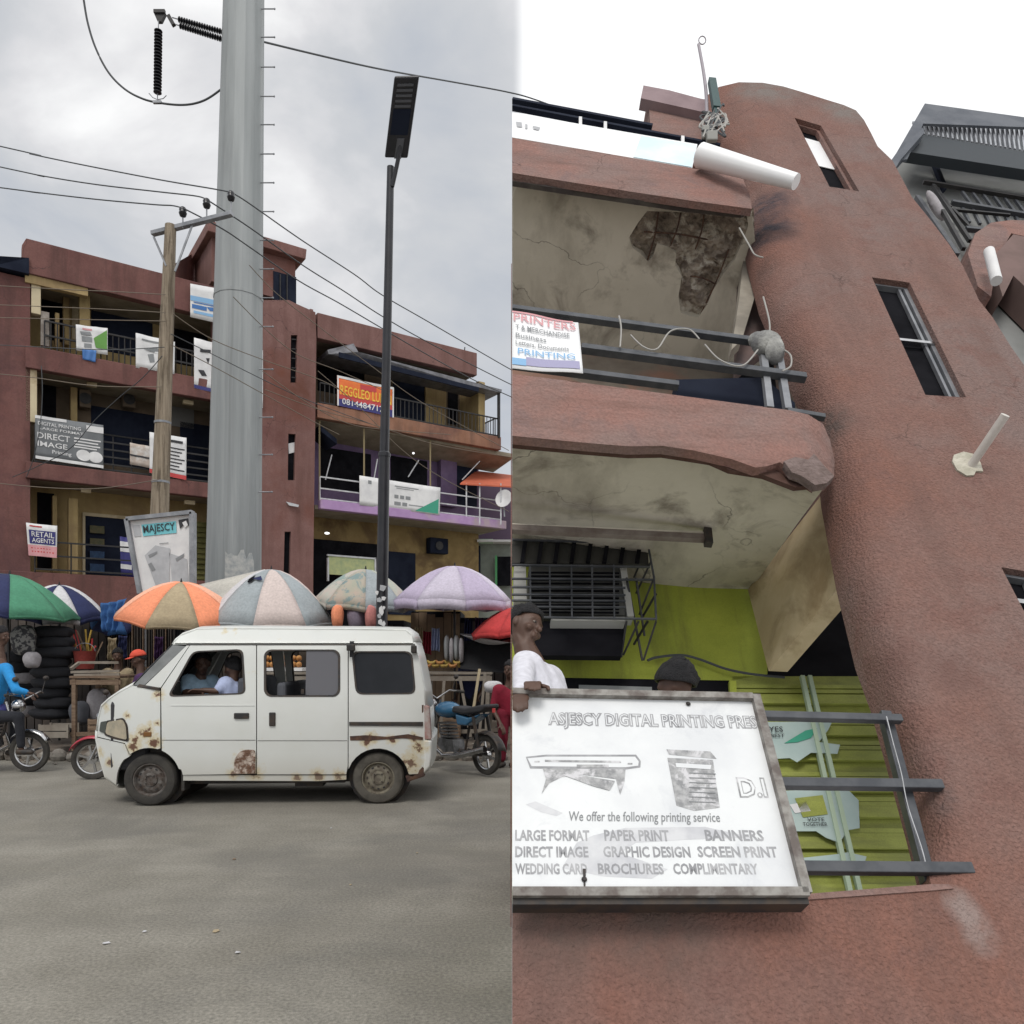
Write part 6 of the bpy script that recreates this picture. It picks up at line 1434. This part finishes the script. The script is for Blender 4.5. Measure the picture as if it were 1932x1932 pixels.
# caged air conditioner
cg = thing('air_conditioner', 'air conditioner in a rusty security cage on the lime green wall', 'air conditioner', RP(1090, 1190, -D + .1))
W1, W0 = -.98, -D + .05
rslab('casing', mat('dark_grey_casing', (.05, .05, .047), (.075, .075, .07), scale=4, rough=.7), [(998, 1068), (1178, 1070), (1180, 1160), (1000, 1157)], W1 - .05, .3, cg)
rslab('casing_post', mat('dull_white_enamel', (.34, .34, .32)), [(1170, 1070), (1182, 1070), (1196, 1162), (1184, 1162)], W1 - .03, .1, cg)
rslab('casing_post', MATS['dull_white_enamel'], [(970, 1068), (992, 1068), (994, 1135), (970, 1135)], W1 - .03, .1, cg); rslab('casing_foot', MATS['dull_white_enamel'], [(1040, 1163), (1180, 1164), (1180, 1172), (1040, 1171)], W1 - .02, .1, cg)
for i in range(12): mb = MB(); y = 1080 + i * 6.8; mb.bar(RP(1002, y, W1 - .04), RP(1168, y + 1, W1 - .04), .008, .012, up=RN); mb.build('louvre', DARK, cg)
rslab('cage_shade', mat('dark_rib_sheet', (.03, .03, .026), (.045, .043, .038), scale=5, rough=.8), [(966, 1020), (1222, 1028), (1224, 1064), (966, 1062)], W1 - .02, .04, cg)
for i in range(8): mb = MB(); x = 985 + i * 31; mb.bar(RP(x + 6, 1022, W1), RP(x, 1062, W1), .028, .02, up=RN); mb.build('shade_rib', DARK, cg)
for p, q in (((966, 1066), (1226, 1070)), ((966, 1164), (1236, 1168)), ((966, 1092), (1232, 1094)), ((966, 1018), (1223, 1026)), ((1222, 1025), (1234, 1090)), ((1234, 1090), (1238, 1170)), ((966, 1122), (1180, 1123)), ((966, 1145), (1180, 1146)), ((966, 1108), (1180, 1109)), ((966, 1133), (1180, 1134))):
    mb = MB(); mb.bar(RP(*p, W1 + .02), RP(*q, W1 + .02), .012, .012, up=RN); mb.build('cage_bar', RAIL, cg)
for x in (1000, 1037, 1078, 1117, 1158): mb = MB(); mb.bar(RP(x, 1066, W1 + .015), RP(x + 1, 1166, W1 + .015), .011, .011, up=RN); mb.build('cage_bar', RAIL, cg)
for p, q in (((1222, 1028), (1196, 1090)), ((1228, 1060), (1200, 1120)), ((1234, 1090), (1206, 1160)), ((1238, 1120), (1210, 1168)), ((1182, 1090), (1212, 1246)), ((1200, 1090), (1216, 1200)), ((1238, 1172), (1214, 1246)), ((1222, 1172), (1196, 1216)), ((1205, 1172), (1176, 1236)), ((1182, 1172), (1172, 1240))):
    mb = MB(); mb.bar(RP(*p, W1 + .0), RP(*q, (W1 + W0) / 2), .013, .013, up=RN); mb.build('cage_brace', IRON, cg)
rslab('cage_tray', DARK, [(1000, 1172), (1180, 1173), (1172, 1238), (990, 1236)], W1 - .1, .05, cg)
# railing of balcony one, at the right of the signboard
rl = thing('railing', 'dark grey metal railing beside the white signboard', 'railing', RP(1700, 1668, .05))
for p, q, wd in (((1430, 1350), (1700, 1357), .038), ((1455, 1478), (1776, 1482), .045), ((1480, 1637), (1832, 1640), .048)):
    mb = MB(); mb.bar(RP(*p, -.02), RP(*q, -.02), wd, wd, up=RN); mb.build('rail', RAIL, rl, bevel=.004)
mb = MB(); mb.bar(RP(1668, 1345, -.08), RP(1752, 1668, -.08), .05, .05, up=RN); mb.build('post', RAIL, rl, bevel=.004)
mb = MB(); mb.tube(spline([RP(x, y, .0) for x, y in ((1672, 1352), (1684, 1400), (1700, 1460), (1712, 1520), (1738, 1600), (1748, 1640))]), .004, 5); mb.build('tie_wire', CHROME, rl)
# railing of balcony two
r2 = thing('railing', 'grey upper balcony railing with cloth knotted round its post', 'railing', RP(1440, 768, .02))
for p, q, wd in (((966, 583), (1428, 645), .05), ((1096, 657), (1520, 713), .055), ((966, 688), (1280, 728), .05), ((1485, 776), (1556, 788), .04)):
    mb = MB(); mb.bar(RP(*p, -.0), RP(*q, -.0), wd, wd, up=RN); mb.build('rail', RAIL, r2, bevel=.004)
for p, q in (((1436, 640), (1452, 772)), ((1464, 640), (1486, 775))): mb = MB(); mb.bar(RP(*p, -.03), RP(*q, -.03), .045, .045, up=RN); mb.build('post', STEELG, r2)
mb = MB(); mb.ball(RP(1446, 648, .03), (.11, .07, .09), 12, 8); mb.ball(RP(1462, 662, .03), (.07, .05, .1), 10, 8); mb.ball(RP(1430, 642, .03), (.07, .05, .06), 10, 8); o = mb.build('knotted_rag', mat('dirty_white_rag', (.4, .4, .38), (.16, .16, .16), scale=9, rough=1, bump=1, bscale=20), None, smooth=70); tag(o, 'dirty white rag knotted on the upper railing post', 'rag')
random.seed(4)
for i, ps in enumerate(([(1168, 596), (1172, 620), (1170, 655)], [(1190, 632), (1215, 655), (1240, 658), (1265, 625), (1300, 622), (1320, 640)], [(1440, 560), (1452, 610), (1450, 650)], [(1466, 655), (1490, 668), (1492, 690), (1476, 700)], [(1330, 650), (1360, 680), (1400, 690), (1430, 660)], [(1395, 430), (1412, 460), (1424, 480), (1440, 486)])):
    mb = MB(); mb.tube(spline([RP(x, y, .05) for x, y in ps]), .006, 5); tag(mb.build('loose_wire', mat('pale_wire', (.35, .34, .32))), ['short white wire hanging on the upper railing', 'looping pale wire over the upper railing', 'pale wire falling to the knotted rag', 'wire curling right of the knotted rag', 'thin wire behind the upper railing', 'stiff wire sticking out of the broken ceiling'][i], 'wire', 'loose wires on the balcony')
# poster tied to the upper rail
ps_ = Sheet(RP(966, 588, .07), RP(1091, 609, .07), RP(1100, 706, .07), RP(966, 696, .07), wave=.006, waves=1, nrm=RN)
pt_ = thing('notice', 'white notice with red and blue print tied to the upper balcony rail', 'notice', ps_.P(.5, 1)); ps_.base('sheet', WHITEB, pt_)
ink(ps_, pt_, PINKINK, rects=[(0, 0, .92, .03)], texts=[('PRINTERS', .02, .06, .95, .2)], off=.008)
ink(ps_, pt_, GREYINK, texts=[('T & MERCHANDISE', .05, .27, .85, .36), ('Business', .05, .42, .5, .5), ('Letters, Documents', .05, .55, .82, .64)], off=.008)
ink(ps_, pt_, SKYINK, texts=[('PRINTING', .08, .68, .9, .78)], rects=[(0, .84, .2, .95)], off=.008); ink(ps_, pt_, mat('mauve_ink', (.35, .34, .5)), rects=[(.2, .8, .96, .94)], off=.007)
# room behind balcony two
rslab('upper_back_wall', mat('dim_plaster', (.22, .19, .155), (.15, .12, .095), scale=2.5, rough=.95, c3=(.26, .15, .11), s3=1.5), [(940, 560), (1600, 560), (1640, 900), (940, 900)], -D, .08)
rslab('upper_doorway', DARK, [(1392, 640), (1428, 566), (1450, 600), (1470, 780), (1392, 780)], -D + .1, .05)
rslab('black_box', NAVYD, [(1275, 716), (1440, 712), (1500, 760), (1500, 790), (1275, 760)], -.2, .3)
# balcony three
l3 = [(966, 260), (1130, 287), (1309, 318), (1360, 325), (1402, 338), (1414, 366), (1419, 394), (1300, 378), (1187, 361), (966, 326)]
mb = MB(); slab2d(mb, l3, [], lambda x, y: RP(x, y, .14 + .012 * mnoise.noise(V(x * .012, y * .05, 7)) + .005 * mnoise.noise(V(x * .05, y * .09, 9))), RN * -.06, step=17); mb.build('balcony_ledge', WALLD, rb, smooth=40)
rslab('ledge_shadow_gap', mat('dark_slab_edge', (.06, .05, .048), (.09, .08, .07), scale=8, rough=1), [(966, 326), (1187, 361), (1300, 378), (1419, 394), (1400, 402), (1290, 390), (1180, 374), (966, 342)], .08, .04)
# spalled ceiling: a hole with broken concrete and bars above it
c3edge = [(966, 334), (1187, 367), (1300, 384), (1412, 398)]
ed3 = [RP(x, y, .05) for x, y in c3edge]
pc = RP(1190, 369, .05)
e1 = (ed3[-1] - ed3[0]).normalized(); CN = e1.cross(RN).normalized(); CN = CN if CN.dot(RV) > 0 else -CN
def CP(px, py, up_=0.0): return ray_plane(px, py, pc + CN * up_, CN)
hole3 = [(1221, 398), (1204, 420), (1187, 448), (1194, 468), (1210, 480), (1222, 494), (1232, 484), (1240, 460), (1262, 466), (1276, 478), (1274, 500), (1286, 522), (1280, 560), (1284, 590), (1300, 596), (1318, 599), (1334, 575), (1345, 548), (1362, 520), (1385, 492), (1402, 455), (1412, 425), (1408, 404)]
cpoly = [(955, 338), (1187, 372), (1300, 388), (1418, 401), (1424, 450), (1432, 520), (1440, 600), (1445, 690), (955, 680)]
mb = MB(); slab2d(mb, cpoly, [hole3], CP, CN * .12, step=26); mb.build('ceiling', CEIL, rb)
hp = [(1180, 396), (1176, 450), (1215, 510), (1262, 500), (1268, 605), (1330, 612), (1425, 470), (1422, 392)]
mb = MB(); random.seed(9)
vs_, fs_ = cdt(hp, [], 6)
mb.add([CP(p[0], p[1], .045 + .03 * math.sin(p[0] * .07 + 2 * math.sin(p[1] * .05)) + random.uniform(-.018, .018)) for p in vs_], fs_); mb.build('broken_concrete', SPALL, rb, recalc=False)
for p, q in (((1215, 437), (1335, 452)), ((1242, 400), (1222, 490)), ((1284, 402), (1262, 470)), ((1328, 405), (1312, 470)), ((1375, 470), (1322, 592)), ((1296, 520), (1350, 536))):
    mb = MB(); mb.tube(spline([CP(*p, .02), CP((p[0] + q[0]) / 2 + 4, (p[1] + q[1]) / 2 - 3, .0), CP(*q, .025)], 5), .007, 6); mb.build('rebar', RUSTM, rb)
# little wall piece and beam between the broken ceiling and the tower
rslab('side_strip', mat('beige_strip', (.32, .29, .24), (.2, .18, .15), scale=3, rough=.95), [(1405, 470), (1420, 500), (1424, 560), (1400, 640), (1380, 660), (1395, 560)], -.35, .1)
rslab('tower_shadow_side', mat('sooty_shaded_render', (.09, .07, .07), (.16, .11, .1), scale=3, rough=.95), [(1380, 340), (1450, 350), (1455, 560), (1440, 660), (1390, 700), (1400, 420)], -.5, .1)  # dark colour holds the shade on the tower's side as well as soot
# white roof sheet, bars and the rolled banner
rs = thing('signboard', 'long white signboard on the roof edge above the top balcony', 'signboard', RP(1140, 300, .1))
rslab('panel', WHITEB, [(966, 212), (1316, 272), (1306, 317), (966, 259)], .12, .06, rs)
rslab('blue_tint_panel', mat('pale_blue_print', (.62, .80, .88), (.75, .88, .92), scale=3, rough=.5), [(1210, 256), (1314, 273), (1305, 315), (1195, 296)], .126, .004, rs)
sg = Sheet(RP(970, 222, .12), RP(1040, 234, .12), RP(1040, 262, .12), RP(970, 250, .12), nrm=RN)
ink(sg, rs, LGREYINK, polys=[[(.05, .3), (.2, .28), (.22, .6), (.08, .62)], [(.3, .35), (.36, .35), (.36, .65), (.3, .65)], [(.5, .38), (.7, .4), (.66, .62), (.52, .6)]], off=.006)
for i, (p, q) in enumerate((((966, 190), (1230, 240)), ((966, 203), (1358, 277)))):
    mb = MB(); mb.bar(RP(*p, .02), RP(*q, .02), .055 if i == 0 else .045, .05, up=RN); mb.build('roof_bar', NAVYD, rs)
for x, y in ((1095, 231), (1142, 240), (1288, 267)): mb = MB(); mb.bar(RP(x, y - 9, .05), RP(x, y + 8, .05), .03, .02, up=RN); mb.build('bracket', WHITE, rs)
a, b = RP(1322, 293, .25), RP(1502, 343, .35)
mb = MB(); mb.tube([a, b], [.10, .062], 18); o = mb.build('rolled_banner', WHITEB, None, smooth=50); tag(o, 'white rolled up sign poking out from the roof edge to the tower', 'rolled sign')
# head house at the top
rslab('head_roof', mat('mauve_grey_render', (.27, .2, .21), (.22, .16, .17), scale=3, rough=.95), [(1214, 161), (1262, 170), (1322, 186), (1345, 190), (1330, 212), (1209, 185)], -.25, .12)
rslab('head_wall', WALLD, [(1223, 180), (1340, 204), (1345, 276), (1228, 250)], -.34, .4)
# antenna and post on the tower edge
an = thing('antenna', 'thin bent aerial with a ring tip standing on the roof', 'aerial', RP(1333, 200, .05))
mb = MB(); mb.tube(spline([RP(x, y, .05) for x, y in ((1333, 262), (1333, 190), (1328, 140), (1318, 84))]), [.018] * 31, 6); mb.build('rod', mat('pale_mauve_metal', (.3, .27, .3), rough=.6), an)
mb = MB(); c = RP(1325, 76, .05); mb.tube([c + V(.03 * math.cos(a_), 0, .035 * math.sin(a_)) * 1.4 for a_ in [i * math.pi / 6 for i in range(13)]], .007, 5); mb.build('ring', MATS['pale_mauve_metal'], an)
mb = MB(); mb.bar(RP(1343, 152, .1), RP(1352, 206, .1), .075, .06, up=RN); mb.bar(RP(1349, 206, .1), RP(1352, 240, .1), .03, .03, up=RN); o = mb.build('green_post', mat('dark_green_paint', (.03, .07, .07), rough=.6)); tag(o, 'dark green post stub beside the aerial', 'post')
random.seed(6)
wt_ = thing('wire_tangle', 'tangle of wires at the foot of the aerial', 'wires', RP(1345, 240, .12))
for i in range(9):
    pts = [RP(1345 + random.uniform(-26, 34), 225 + random.uniform(-26, 34), .12) for _ in range(4)]
    mb = MB(); mb.tube(spline(pts, 6), .01, 5); mb.build('wire', CABLE if i % 2 else MATS['pale_wire'], wt_)
mb = MB(); mb.box(RP(1343, 258, .12), (.10, .06, .09)); mb.box(RP(1331, 250, .1), (.07, .05, .12)); tag(mb.build('junction_box', MATS['dull_white_enamel'], None, bevel=.01), 'small grey junction box at the roof corner', 'junction box')
# outlet pipe in a plaster patch
pp = thing('outlet_pipe', 'white outlet pipe sticking out of a pale plaster patch on the tower', 'pipe', RP(1830, 880, .02))
random.seed(8)
rslab('plaster_patch', mat('pale_plaster', (.55, .52, .44), (.38, .36, .29), scale=8, rough=1, bump=.8, bscale=30), [(1800, 858), (1818, 852), (1836, 856), (1850, 872), (1855, 889), (1842, 888), (1838, 896), (1824, 897), (1806, 886), (1797, 870)], .012, .02, pp)
mb = MB(); mb.tube([RP(1831, 880, .0), RP(1897, 783, .32)], .026, 14); mb.build('pipe', mat('pvc_white', (.6, .57, .53), (.48, .45, .42), scale=5, rough=.5), pp, smooth=50)
# neighbour's roof at the top right
nr = thing('building', 'neighbour with a dark corrugated roof at the top right', 'building', RP(1850, 500, -1.5))
WN = -.9
DRF = mat('slate_blue_roof', (.06, .07, .09), (.10, .11, .13), scale=3, rough=.6)
rslab('roof', DRF, [(1745, 195), (1940, 222), (2040, 236), (2040, 252), (1940, 240), (1742, 233), (1712, 300), (1681, 306)], WN + .3, .03, nr)
rslab('roof_underside', mat('pale_zinc', (.42, .44, .47), (.3, .31, .34), scale=5, rough=.5, metal=.3), [(1722, 228), (2040, 240), (2040, 300), (1740, 262)], WN + .1, .03, nr)
for i in range(34):
    x = 1728 + i * 9; mb = MB(); mb.bar(RP(x, 231 + (x - 1728) * .045, WN + .2), RP(x + 6, 253 + (x - 1728) * .165, WN + .2), .022, .03, up=RN); mb.build('corrugation', mat('pale_zinc', (.42, .44, .47), (.3, .31, .34), scale=5, rough=.5, metal=.3) if i % 2 == 0 else MATS['pale_zinc'], nr)
rslab('fascia', mat('black_blue_fascia', (.02, .028, .036), rough=.6), [(1730, 252), (1908, 282), (2040, 303), (2040, 336), (1908, 316), (1711, 286)], WN + .22, .12, nr)
rslab('gutter', DRF, [(1681, 303), (1690, 290), (1742, 240), (1744, 250), (1700, 300), (1690, 316)], WN + .34, .1, nr)
rslab('upper_wall', mat('grey_ceiling_boards', (.24, .245, .24), (.19, .195, .19), scale=1.5, rough=.9), [(1690, 296), (2040, 332), (2040, 900), (1930, 760), (1690, 360)], WN - .2, .2, nr)
rslab('shadow_beam', NAVYD, [(1760, 300), (1768, 304), (1788, 352), (1782, 356)], WN - .1, .06, nr)
nrl = thing('railing', 'dark balcony railing of the neighbour under the dark roof', 'railing', RP(1850, 420, WN))
for p, q, wd in (((1742, 343), (2040, 392), .045), ((1760, 350), (1792, 392), .04), ((1795, 382), (2040, 424), .055), ((1800, 396), (1905, 406), .03), ((1730, 372), (1805, 482), .05), ((1762, 352), (1830, 455), .04), ((1778, 398), (1818, 470), .04), ((1822, 432), (2040, 452), .05), ((1798, 396), (1832, 432), .035)):
    mb = MB(); mb.bar(RP(*p, WN), RP(*q, WN), wd, wd, up=RN); mb.build('rail', IRON if wd < .05 else RAIL, nrl)
for i in range(11): x = 1815 + i * 20; mb = MB(); mb.bar(RP(x, 362 + i * 3, WN - .03), RP(x + 22, 392 + i * 3, WN - .03), .03, .03, up=RN); mb.bar(RP(x, 392 + i * 3, WN - .03), RP(x + 14, 420 + i * 3, WN - .03), .03, .03, up=RN); mb.build('baluster', RAIL, nrl)
mb = MB(); a = RP(1765, 388, WN + .02); mb.ball(a, (.06, .05, .2), 10, 8, Matrix.Rotation(-.5, 3, 'Y')); o = mb.build('hanging_bag', BAGP, None, smooth=60); tag(o, 'pale bag hanging on the neighbour railing', 'bag')
rslab('balcony_end', WALLD, [(1826, 478), (1840, 440), (1870, 420), (1908, 415), (2040, 420), (2040, 470), (1908, 440), (1880, 490), (1870, 560), (1845, 540)], WN + .1, .5, nr)
rslab('balcony_beam', mat('dark_brown_render', (.14, .095, .085), (.18, .12, .11), scale=3, rough=.95), [(1872, 486), (1912, 442), (2040, 470), (2040, 640), (1912, 520), (1892, 560), (1880, 520)], WN + .12, .3, nr)
mb = MB(); mb.tube([RP(1866, 474, WN + .3), RP(1880, 530, WN + .3)], .052, 14); o = mb.build('pipe_stub', WHITE, None, smooth=50); tag(o, 'white pipe stub under the neighbour balcony', 'pipe')
# end walls of the near building so that its rooms are closed
def wall_x(name, x0, x1, pts, m):   # pts: (s along RV, w along RN)
    mb = MB(); mb.prism([V(x0, (RP0 + RV * s_ + RN * w_).y, (RP0 + RV * s_ + RN * w_).z) for s_, w_ in pts], (x1 - x0, 0, 0)); mb.build(name, m, rb)
NEAR[0] = False
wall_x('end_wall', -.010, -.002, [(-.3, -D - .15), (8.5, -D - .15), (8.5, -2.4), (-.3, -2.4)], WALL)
NEAR[0] = True
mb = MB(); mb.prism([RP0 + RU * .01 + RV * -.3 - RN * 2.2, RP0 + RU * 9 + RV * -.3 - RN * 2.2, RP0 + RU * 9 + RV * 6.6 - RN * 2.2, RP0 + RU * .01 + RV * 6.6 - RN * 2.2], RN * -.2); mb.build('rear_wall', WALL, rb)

# ------------------------------------------------------------------ the big signboard leaning on the balcony
SB = Sheet(RP(966, 1313, .17), RP(1418, 1322, .17), RP(1509, 1680, .17), RP(966, 1680, .17), nrm=RN)
BOARDW = mat('weathered_board_white', (.74, .76, .77), (.66, .68, .70), scale=3, rough=.5, detail=8, c3=(.58, .6, .63), s3=5, lo3=.56, hi3=.75)
bg_ = thing('signboard', 'large white printing press signboard in a grey frame on the lower balcony', 'signboard', RP(1240, 1690, .15))
mb = MB(); mb.prism([SB.P(u, v) for u, v in ((0, 0), (1, 0), (1, 1), (0, 1))], RN * -.03); mb.build('panel', BOARDW, bg_)
FRM = mat('grubby_grey_frame', (.3, .29, .27), (.13, .11, .1), scale=12, rough=.8)
for a, b, wd in (((0, -.01), (1.0, -.01), .03), ((1.015, -.02), (1.015, 1.02), .036), ((1.02, 1.015), (0, 1.015), .034)): mb = MB(); mb.bar(SB.P(*a), SB.P(*b), wd, .06, up=RN); mb.build('frame_bar', FRM, bg_)
mb = MB(); mb.bar(SB.P(1.02, 1.045, -.04), SB.P(0, 1.045, -.04), .03, .09, up=RN); mb.build('frame_base', TRIM, bg_)
def quadpx(px, py):   # picture position to sheet u, v by iteration
    u, v = .5, .5
    for _ in range(30):
        p = SB.P(u, v); q = V((p.x) / p.y * FOC + CX, 0, HZ - (p.z - EYE) / p.y * FOC)
        u += (px - q.x) / 480; v += (py - q.z) / 368
    return u, v
def sr(mb, x0, y0, x1, y1, off=.001): mb.add([SB.P(*quadpx(*p), off) for p in ((x0, y0), (x1, y0), (x1, y1), (x0, y1))], [(0, 1, 2, 3)])
def spoly(mb, pts, off=.001): mb.add([SB.P(*quadpx(*p), off) for p in pts], [tuple(range(len(pts)))])
def stext(mb, st, x0, y0, x1, y1, off=.002, bold=.01, shear=0.):
    a = quadpx((x0 + x1) / 2, y0); b = quadpx((x0 + x1) / 2, y1); SB.text(mb, st, quadpx(x0, (y0 + y1) / 2)[0], a[1], quadpx(x1, (y0 + y1) / 2)[0], b[1], off=off, bold=bold, shear=shear)
OUTL = mat('outline_grey_ink', (.26, .265, .28), (.40, .405, .42), scale=9, rough=.6); MIDG = mat('mid_grey_ink', (.24, .245, .255), (.42, .425, .43), scale=30, rough=.6, c3=(.6, .6, .62), s3=14, lo3=.5, hi3=.6)
mb = MB(); stext(mb, 'ASJESCY DIGITAL PRINTING PRES', 1034, 1347, 1428, 1379, .001, .06); mb.build('heading_outline', OUTL, bg_, recalc=False)
mb = MB(); stext(mb, 'ASJESCY DIGITAL PRINTING PRES', 1036, 1349, 1426, 1377, .002, -.015); mb.build('heading', BOARDW, bg_, recalc=False)
mb = MB(); stext(mb, 'D.I', 1392, 1467, 1446, 1506, .001, .05); mb.build('initials_outline', MIDG, bg_, recalc=False)
mb = MB(); stext(mb, 'D.I', 1395, 1470, 1443, 1503, .002, -.0); mb.build('initials', BOARDW, bg_, recalc=False)
mb = MB(); stext(mb, 'We offer the following printing service', 1074, 1532, 1358, 1556, .0015, .008, .15); mb.build('slogan', GREYINK, bg_, recalc=False)
for y, row in ((1566, (('LARGE FORMAT', 972, 1112), ('PAPER PRINT', 1140, 1262), ('BANNERS', 1330, 1440))), (1597, (('DIRECT IMAGE', 972, 1110), ('GRAPHIC DESIGN', 1138, 1302), ('SCREEN PRINT', 1316, 1466))), (1629, (('WEDDING CARD', 972, 1108), ('BROCHURES', 1128, 1252), ('COMPLIMENTARY', 1270, 1430)))):
    for s_, a, b in row:
        mb = MB(); stext(mb, s_, a, y, b, y + 21, .001, .03); mb.build('service', OUTL, bg_, recalc=False)
# faded plotter picture
mb = MB(); spoly(mb, [(992, 1428), (1030, 1424), (1200, 1424), (1209, 1436), (1208, 1448), (1180, 1452), (1000, 1450)]); mb.build('plotter_outline', OUTL, bg_, recalc=False)
mb = MB(); spoly(mb, [(995, 1431), (1030, 1428), (1198, 1428), (1205, 1437), (1204, 1445), (1180, 1448), (1003, 1446)], .0018); mb.build('plotter_body', BOARDW, bg_, recalc=False)
mb = MB(); spoly(mb, [(1028, 1434), (1170, 1436), (1172, 1440), (1028, 1438)], .0026); sr(mb, 1088, 1443, 1148, 1449, .0026); spoly(mb, [(1024, 1450), (1180, 1452), (1178, 1476), (1170, 1500), (1162, 1470), (1100, 1462), (1060, 1466), (1036, 1478), (1022, 1498), (1030, 1470)], .0018)
spoly(mb, [(1060, 1462), (1100, 1464), (1160, 1474), (1150, 1492), (1120, 1484)], .0034); sr(mb, 1008, 1436, 1018, 1439, .0026); sr(mb, 1184, 1440, 1193, 1443, .0026); mb.build('plotter_shading', MIDG, bg_, recalc=False)
mb = MB(); spoly(mb, [(1257, 1414), (1340, 1418), (1352, 1432), (1262, 1424)], .0012); spoly(mb, [(1259, 1430), (1345, 1434), (1358, 1524), (1310, 1530), (1276, 1520)], .0012); mb.build('copier', MIDG, bg_, recalc=False)
mb = MB(); spoly(mb, [(1274, 1440), (1342, 1444), (1340, 1452), (1276, 1448)], .0026); mb.build('copier_tray', BOARDW, bg_, recalc=False)
mb = MB(); [mb.add([SB.P(*quadpx(1300 + 0 * i, 1458 + i * 9), .0034), SB.P(*quadpx(1350, 1460 + i * 9), .0034), SB.P(*quadpx(1350, 1461.5 + i * 9), .0034), SB.P(*quadpx(1300, 1459.5 + i * 9), .0034)], [(0, 1, 2, 3)]) for i in range(7)]; mb.build('copier_lines', GREYINK, bg_, recalc=False)
# grey smudges left by a hand wiping the board
SM = mat('faint_grey_smudge', (.50, .51, .54), (.62, .63, .65), scale=9, rough=.6, lo=.35, hi=.6)
mb = MB(); spoly(mb, [(1088, 1590), (1120, 1576), (1180, 1562), (1330, 1560), (1420, 1580), (1300, 1584), (1200, 1590), (1170, 1610), (1260, 1640), (1230, 1658), (1140, 1654), (1060, 1638)], .0006); spoly(mb, [(992, 1518), (1010, 1512), (1062, 1534), (1050, 1540), (1020, 1532)], .0006); mb.build('smudge', SM, bg_, recalc=False)
for x, y in ((1298, 1329), (1102, 1660)): mb = MB(); c = SB.P(*quadpx(x, y), .006); mb.lathe(c, RN, [(.011, 0), (.006, .006)], 10); mb.build('rivet', TRIM, bg_)
mb = MB(); spoly(mb, [(1099, 1640), (1105, 1640), (1104, 1676), (1101, 1676)], .006); mb.build('ink_run', TRIM, bg_, recalc=False)

# ------------------------------------------------------------------ people on the balcony, upright to its own floor
def rj(px, py, w_): return RP(px, py, w_)
def rperson(label, hx, hy, w_, face, shirt, headgear=None, arms=None, **k):
    h = rj(hx, hy, w_); q = lambda x, n_, s_: h + RU * x + RN * n_ + RV * s_
    J = dict(head=h, neck=q(0, -.02, -.18), chest=q(0, -.03, -.36), pelvis=q(0, -.05, -.74), sh=[q(-.17, -.03, -.26), q(.17, -.03, -.26)], el=[q(-.24, 0, -.52), q(.24, 0, -.52)], wr=[q(-.2, .18, -.62), q(.2, .18, -.62)],
             hip=[q(-.09, -.05, -.8), q(.09, -.05, -.8)], kn=[q(-.09, -.02, -1.2), q(.09, -.02, -1.2)], an=[q(-.09, -.05, -1.6), q(.09, -.05, -1.6)])
    if arms: J.update(arms)
    t = person(label, J, shirt, C_TR, face=face, headgear=headgear, up=RV, **k); return t
rperson('person with only black hair showing above the white signboard', 1272, 1298, -.2, RN * .5 - RV * .85 + RU * .15, C_WHT, hairk=1.16)
h = rj(988, 1184, -.25)
rperson('person in a white shirt holding the top left corner of the signboard', 988, 1184, -.25, RU * .75 + RN * .5 - RV * .3, C_WHT, sleeve='long', vox=.007,
        arms=dict(neck=rj(990, 1222, -.27), chest=rj(1016, 1296, -.36), pelvis=rj(1075, 1500, -.45), sh=[rj(988, 1254, -.22), rj(1036, 1284, -.42)], el=[rj(984, 1296, -.02), rj(1010, 1330, -.2)], wr=[rj(982, 1312, .16), rj(1006, 1298, .14)],
                  hip=[rj(1050, 1500, -.45), rj(1095, 1500, -.45)], kn=[rj(1050, 1590, -.45), rj(1095, 1590, -.45)], an=[rj(1050, 1680, -.5), rj(1095, 1680, -.5)]), hold=-RV)
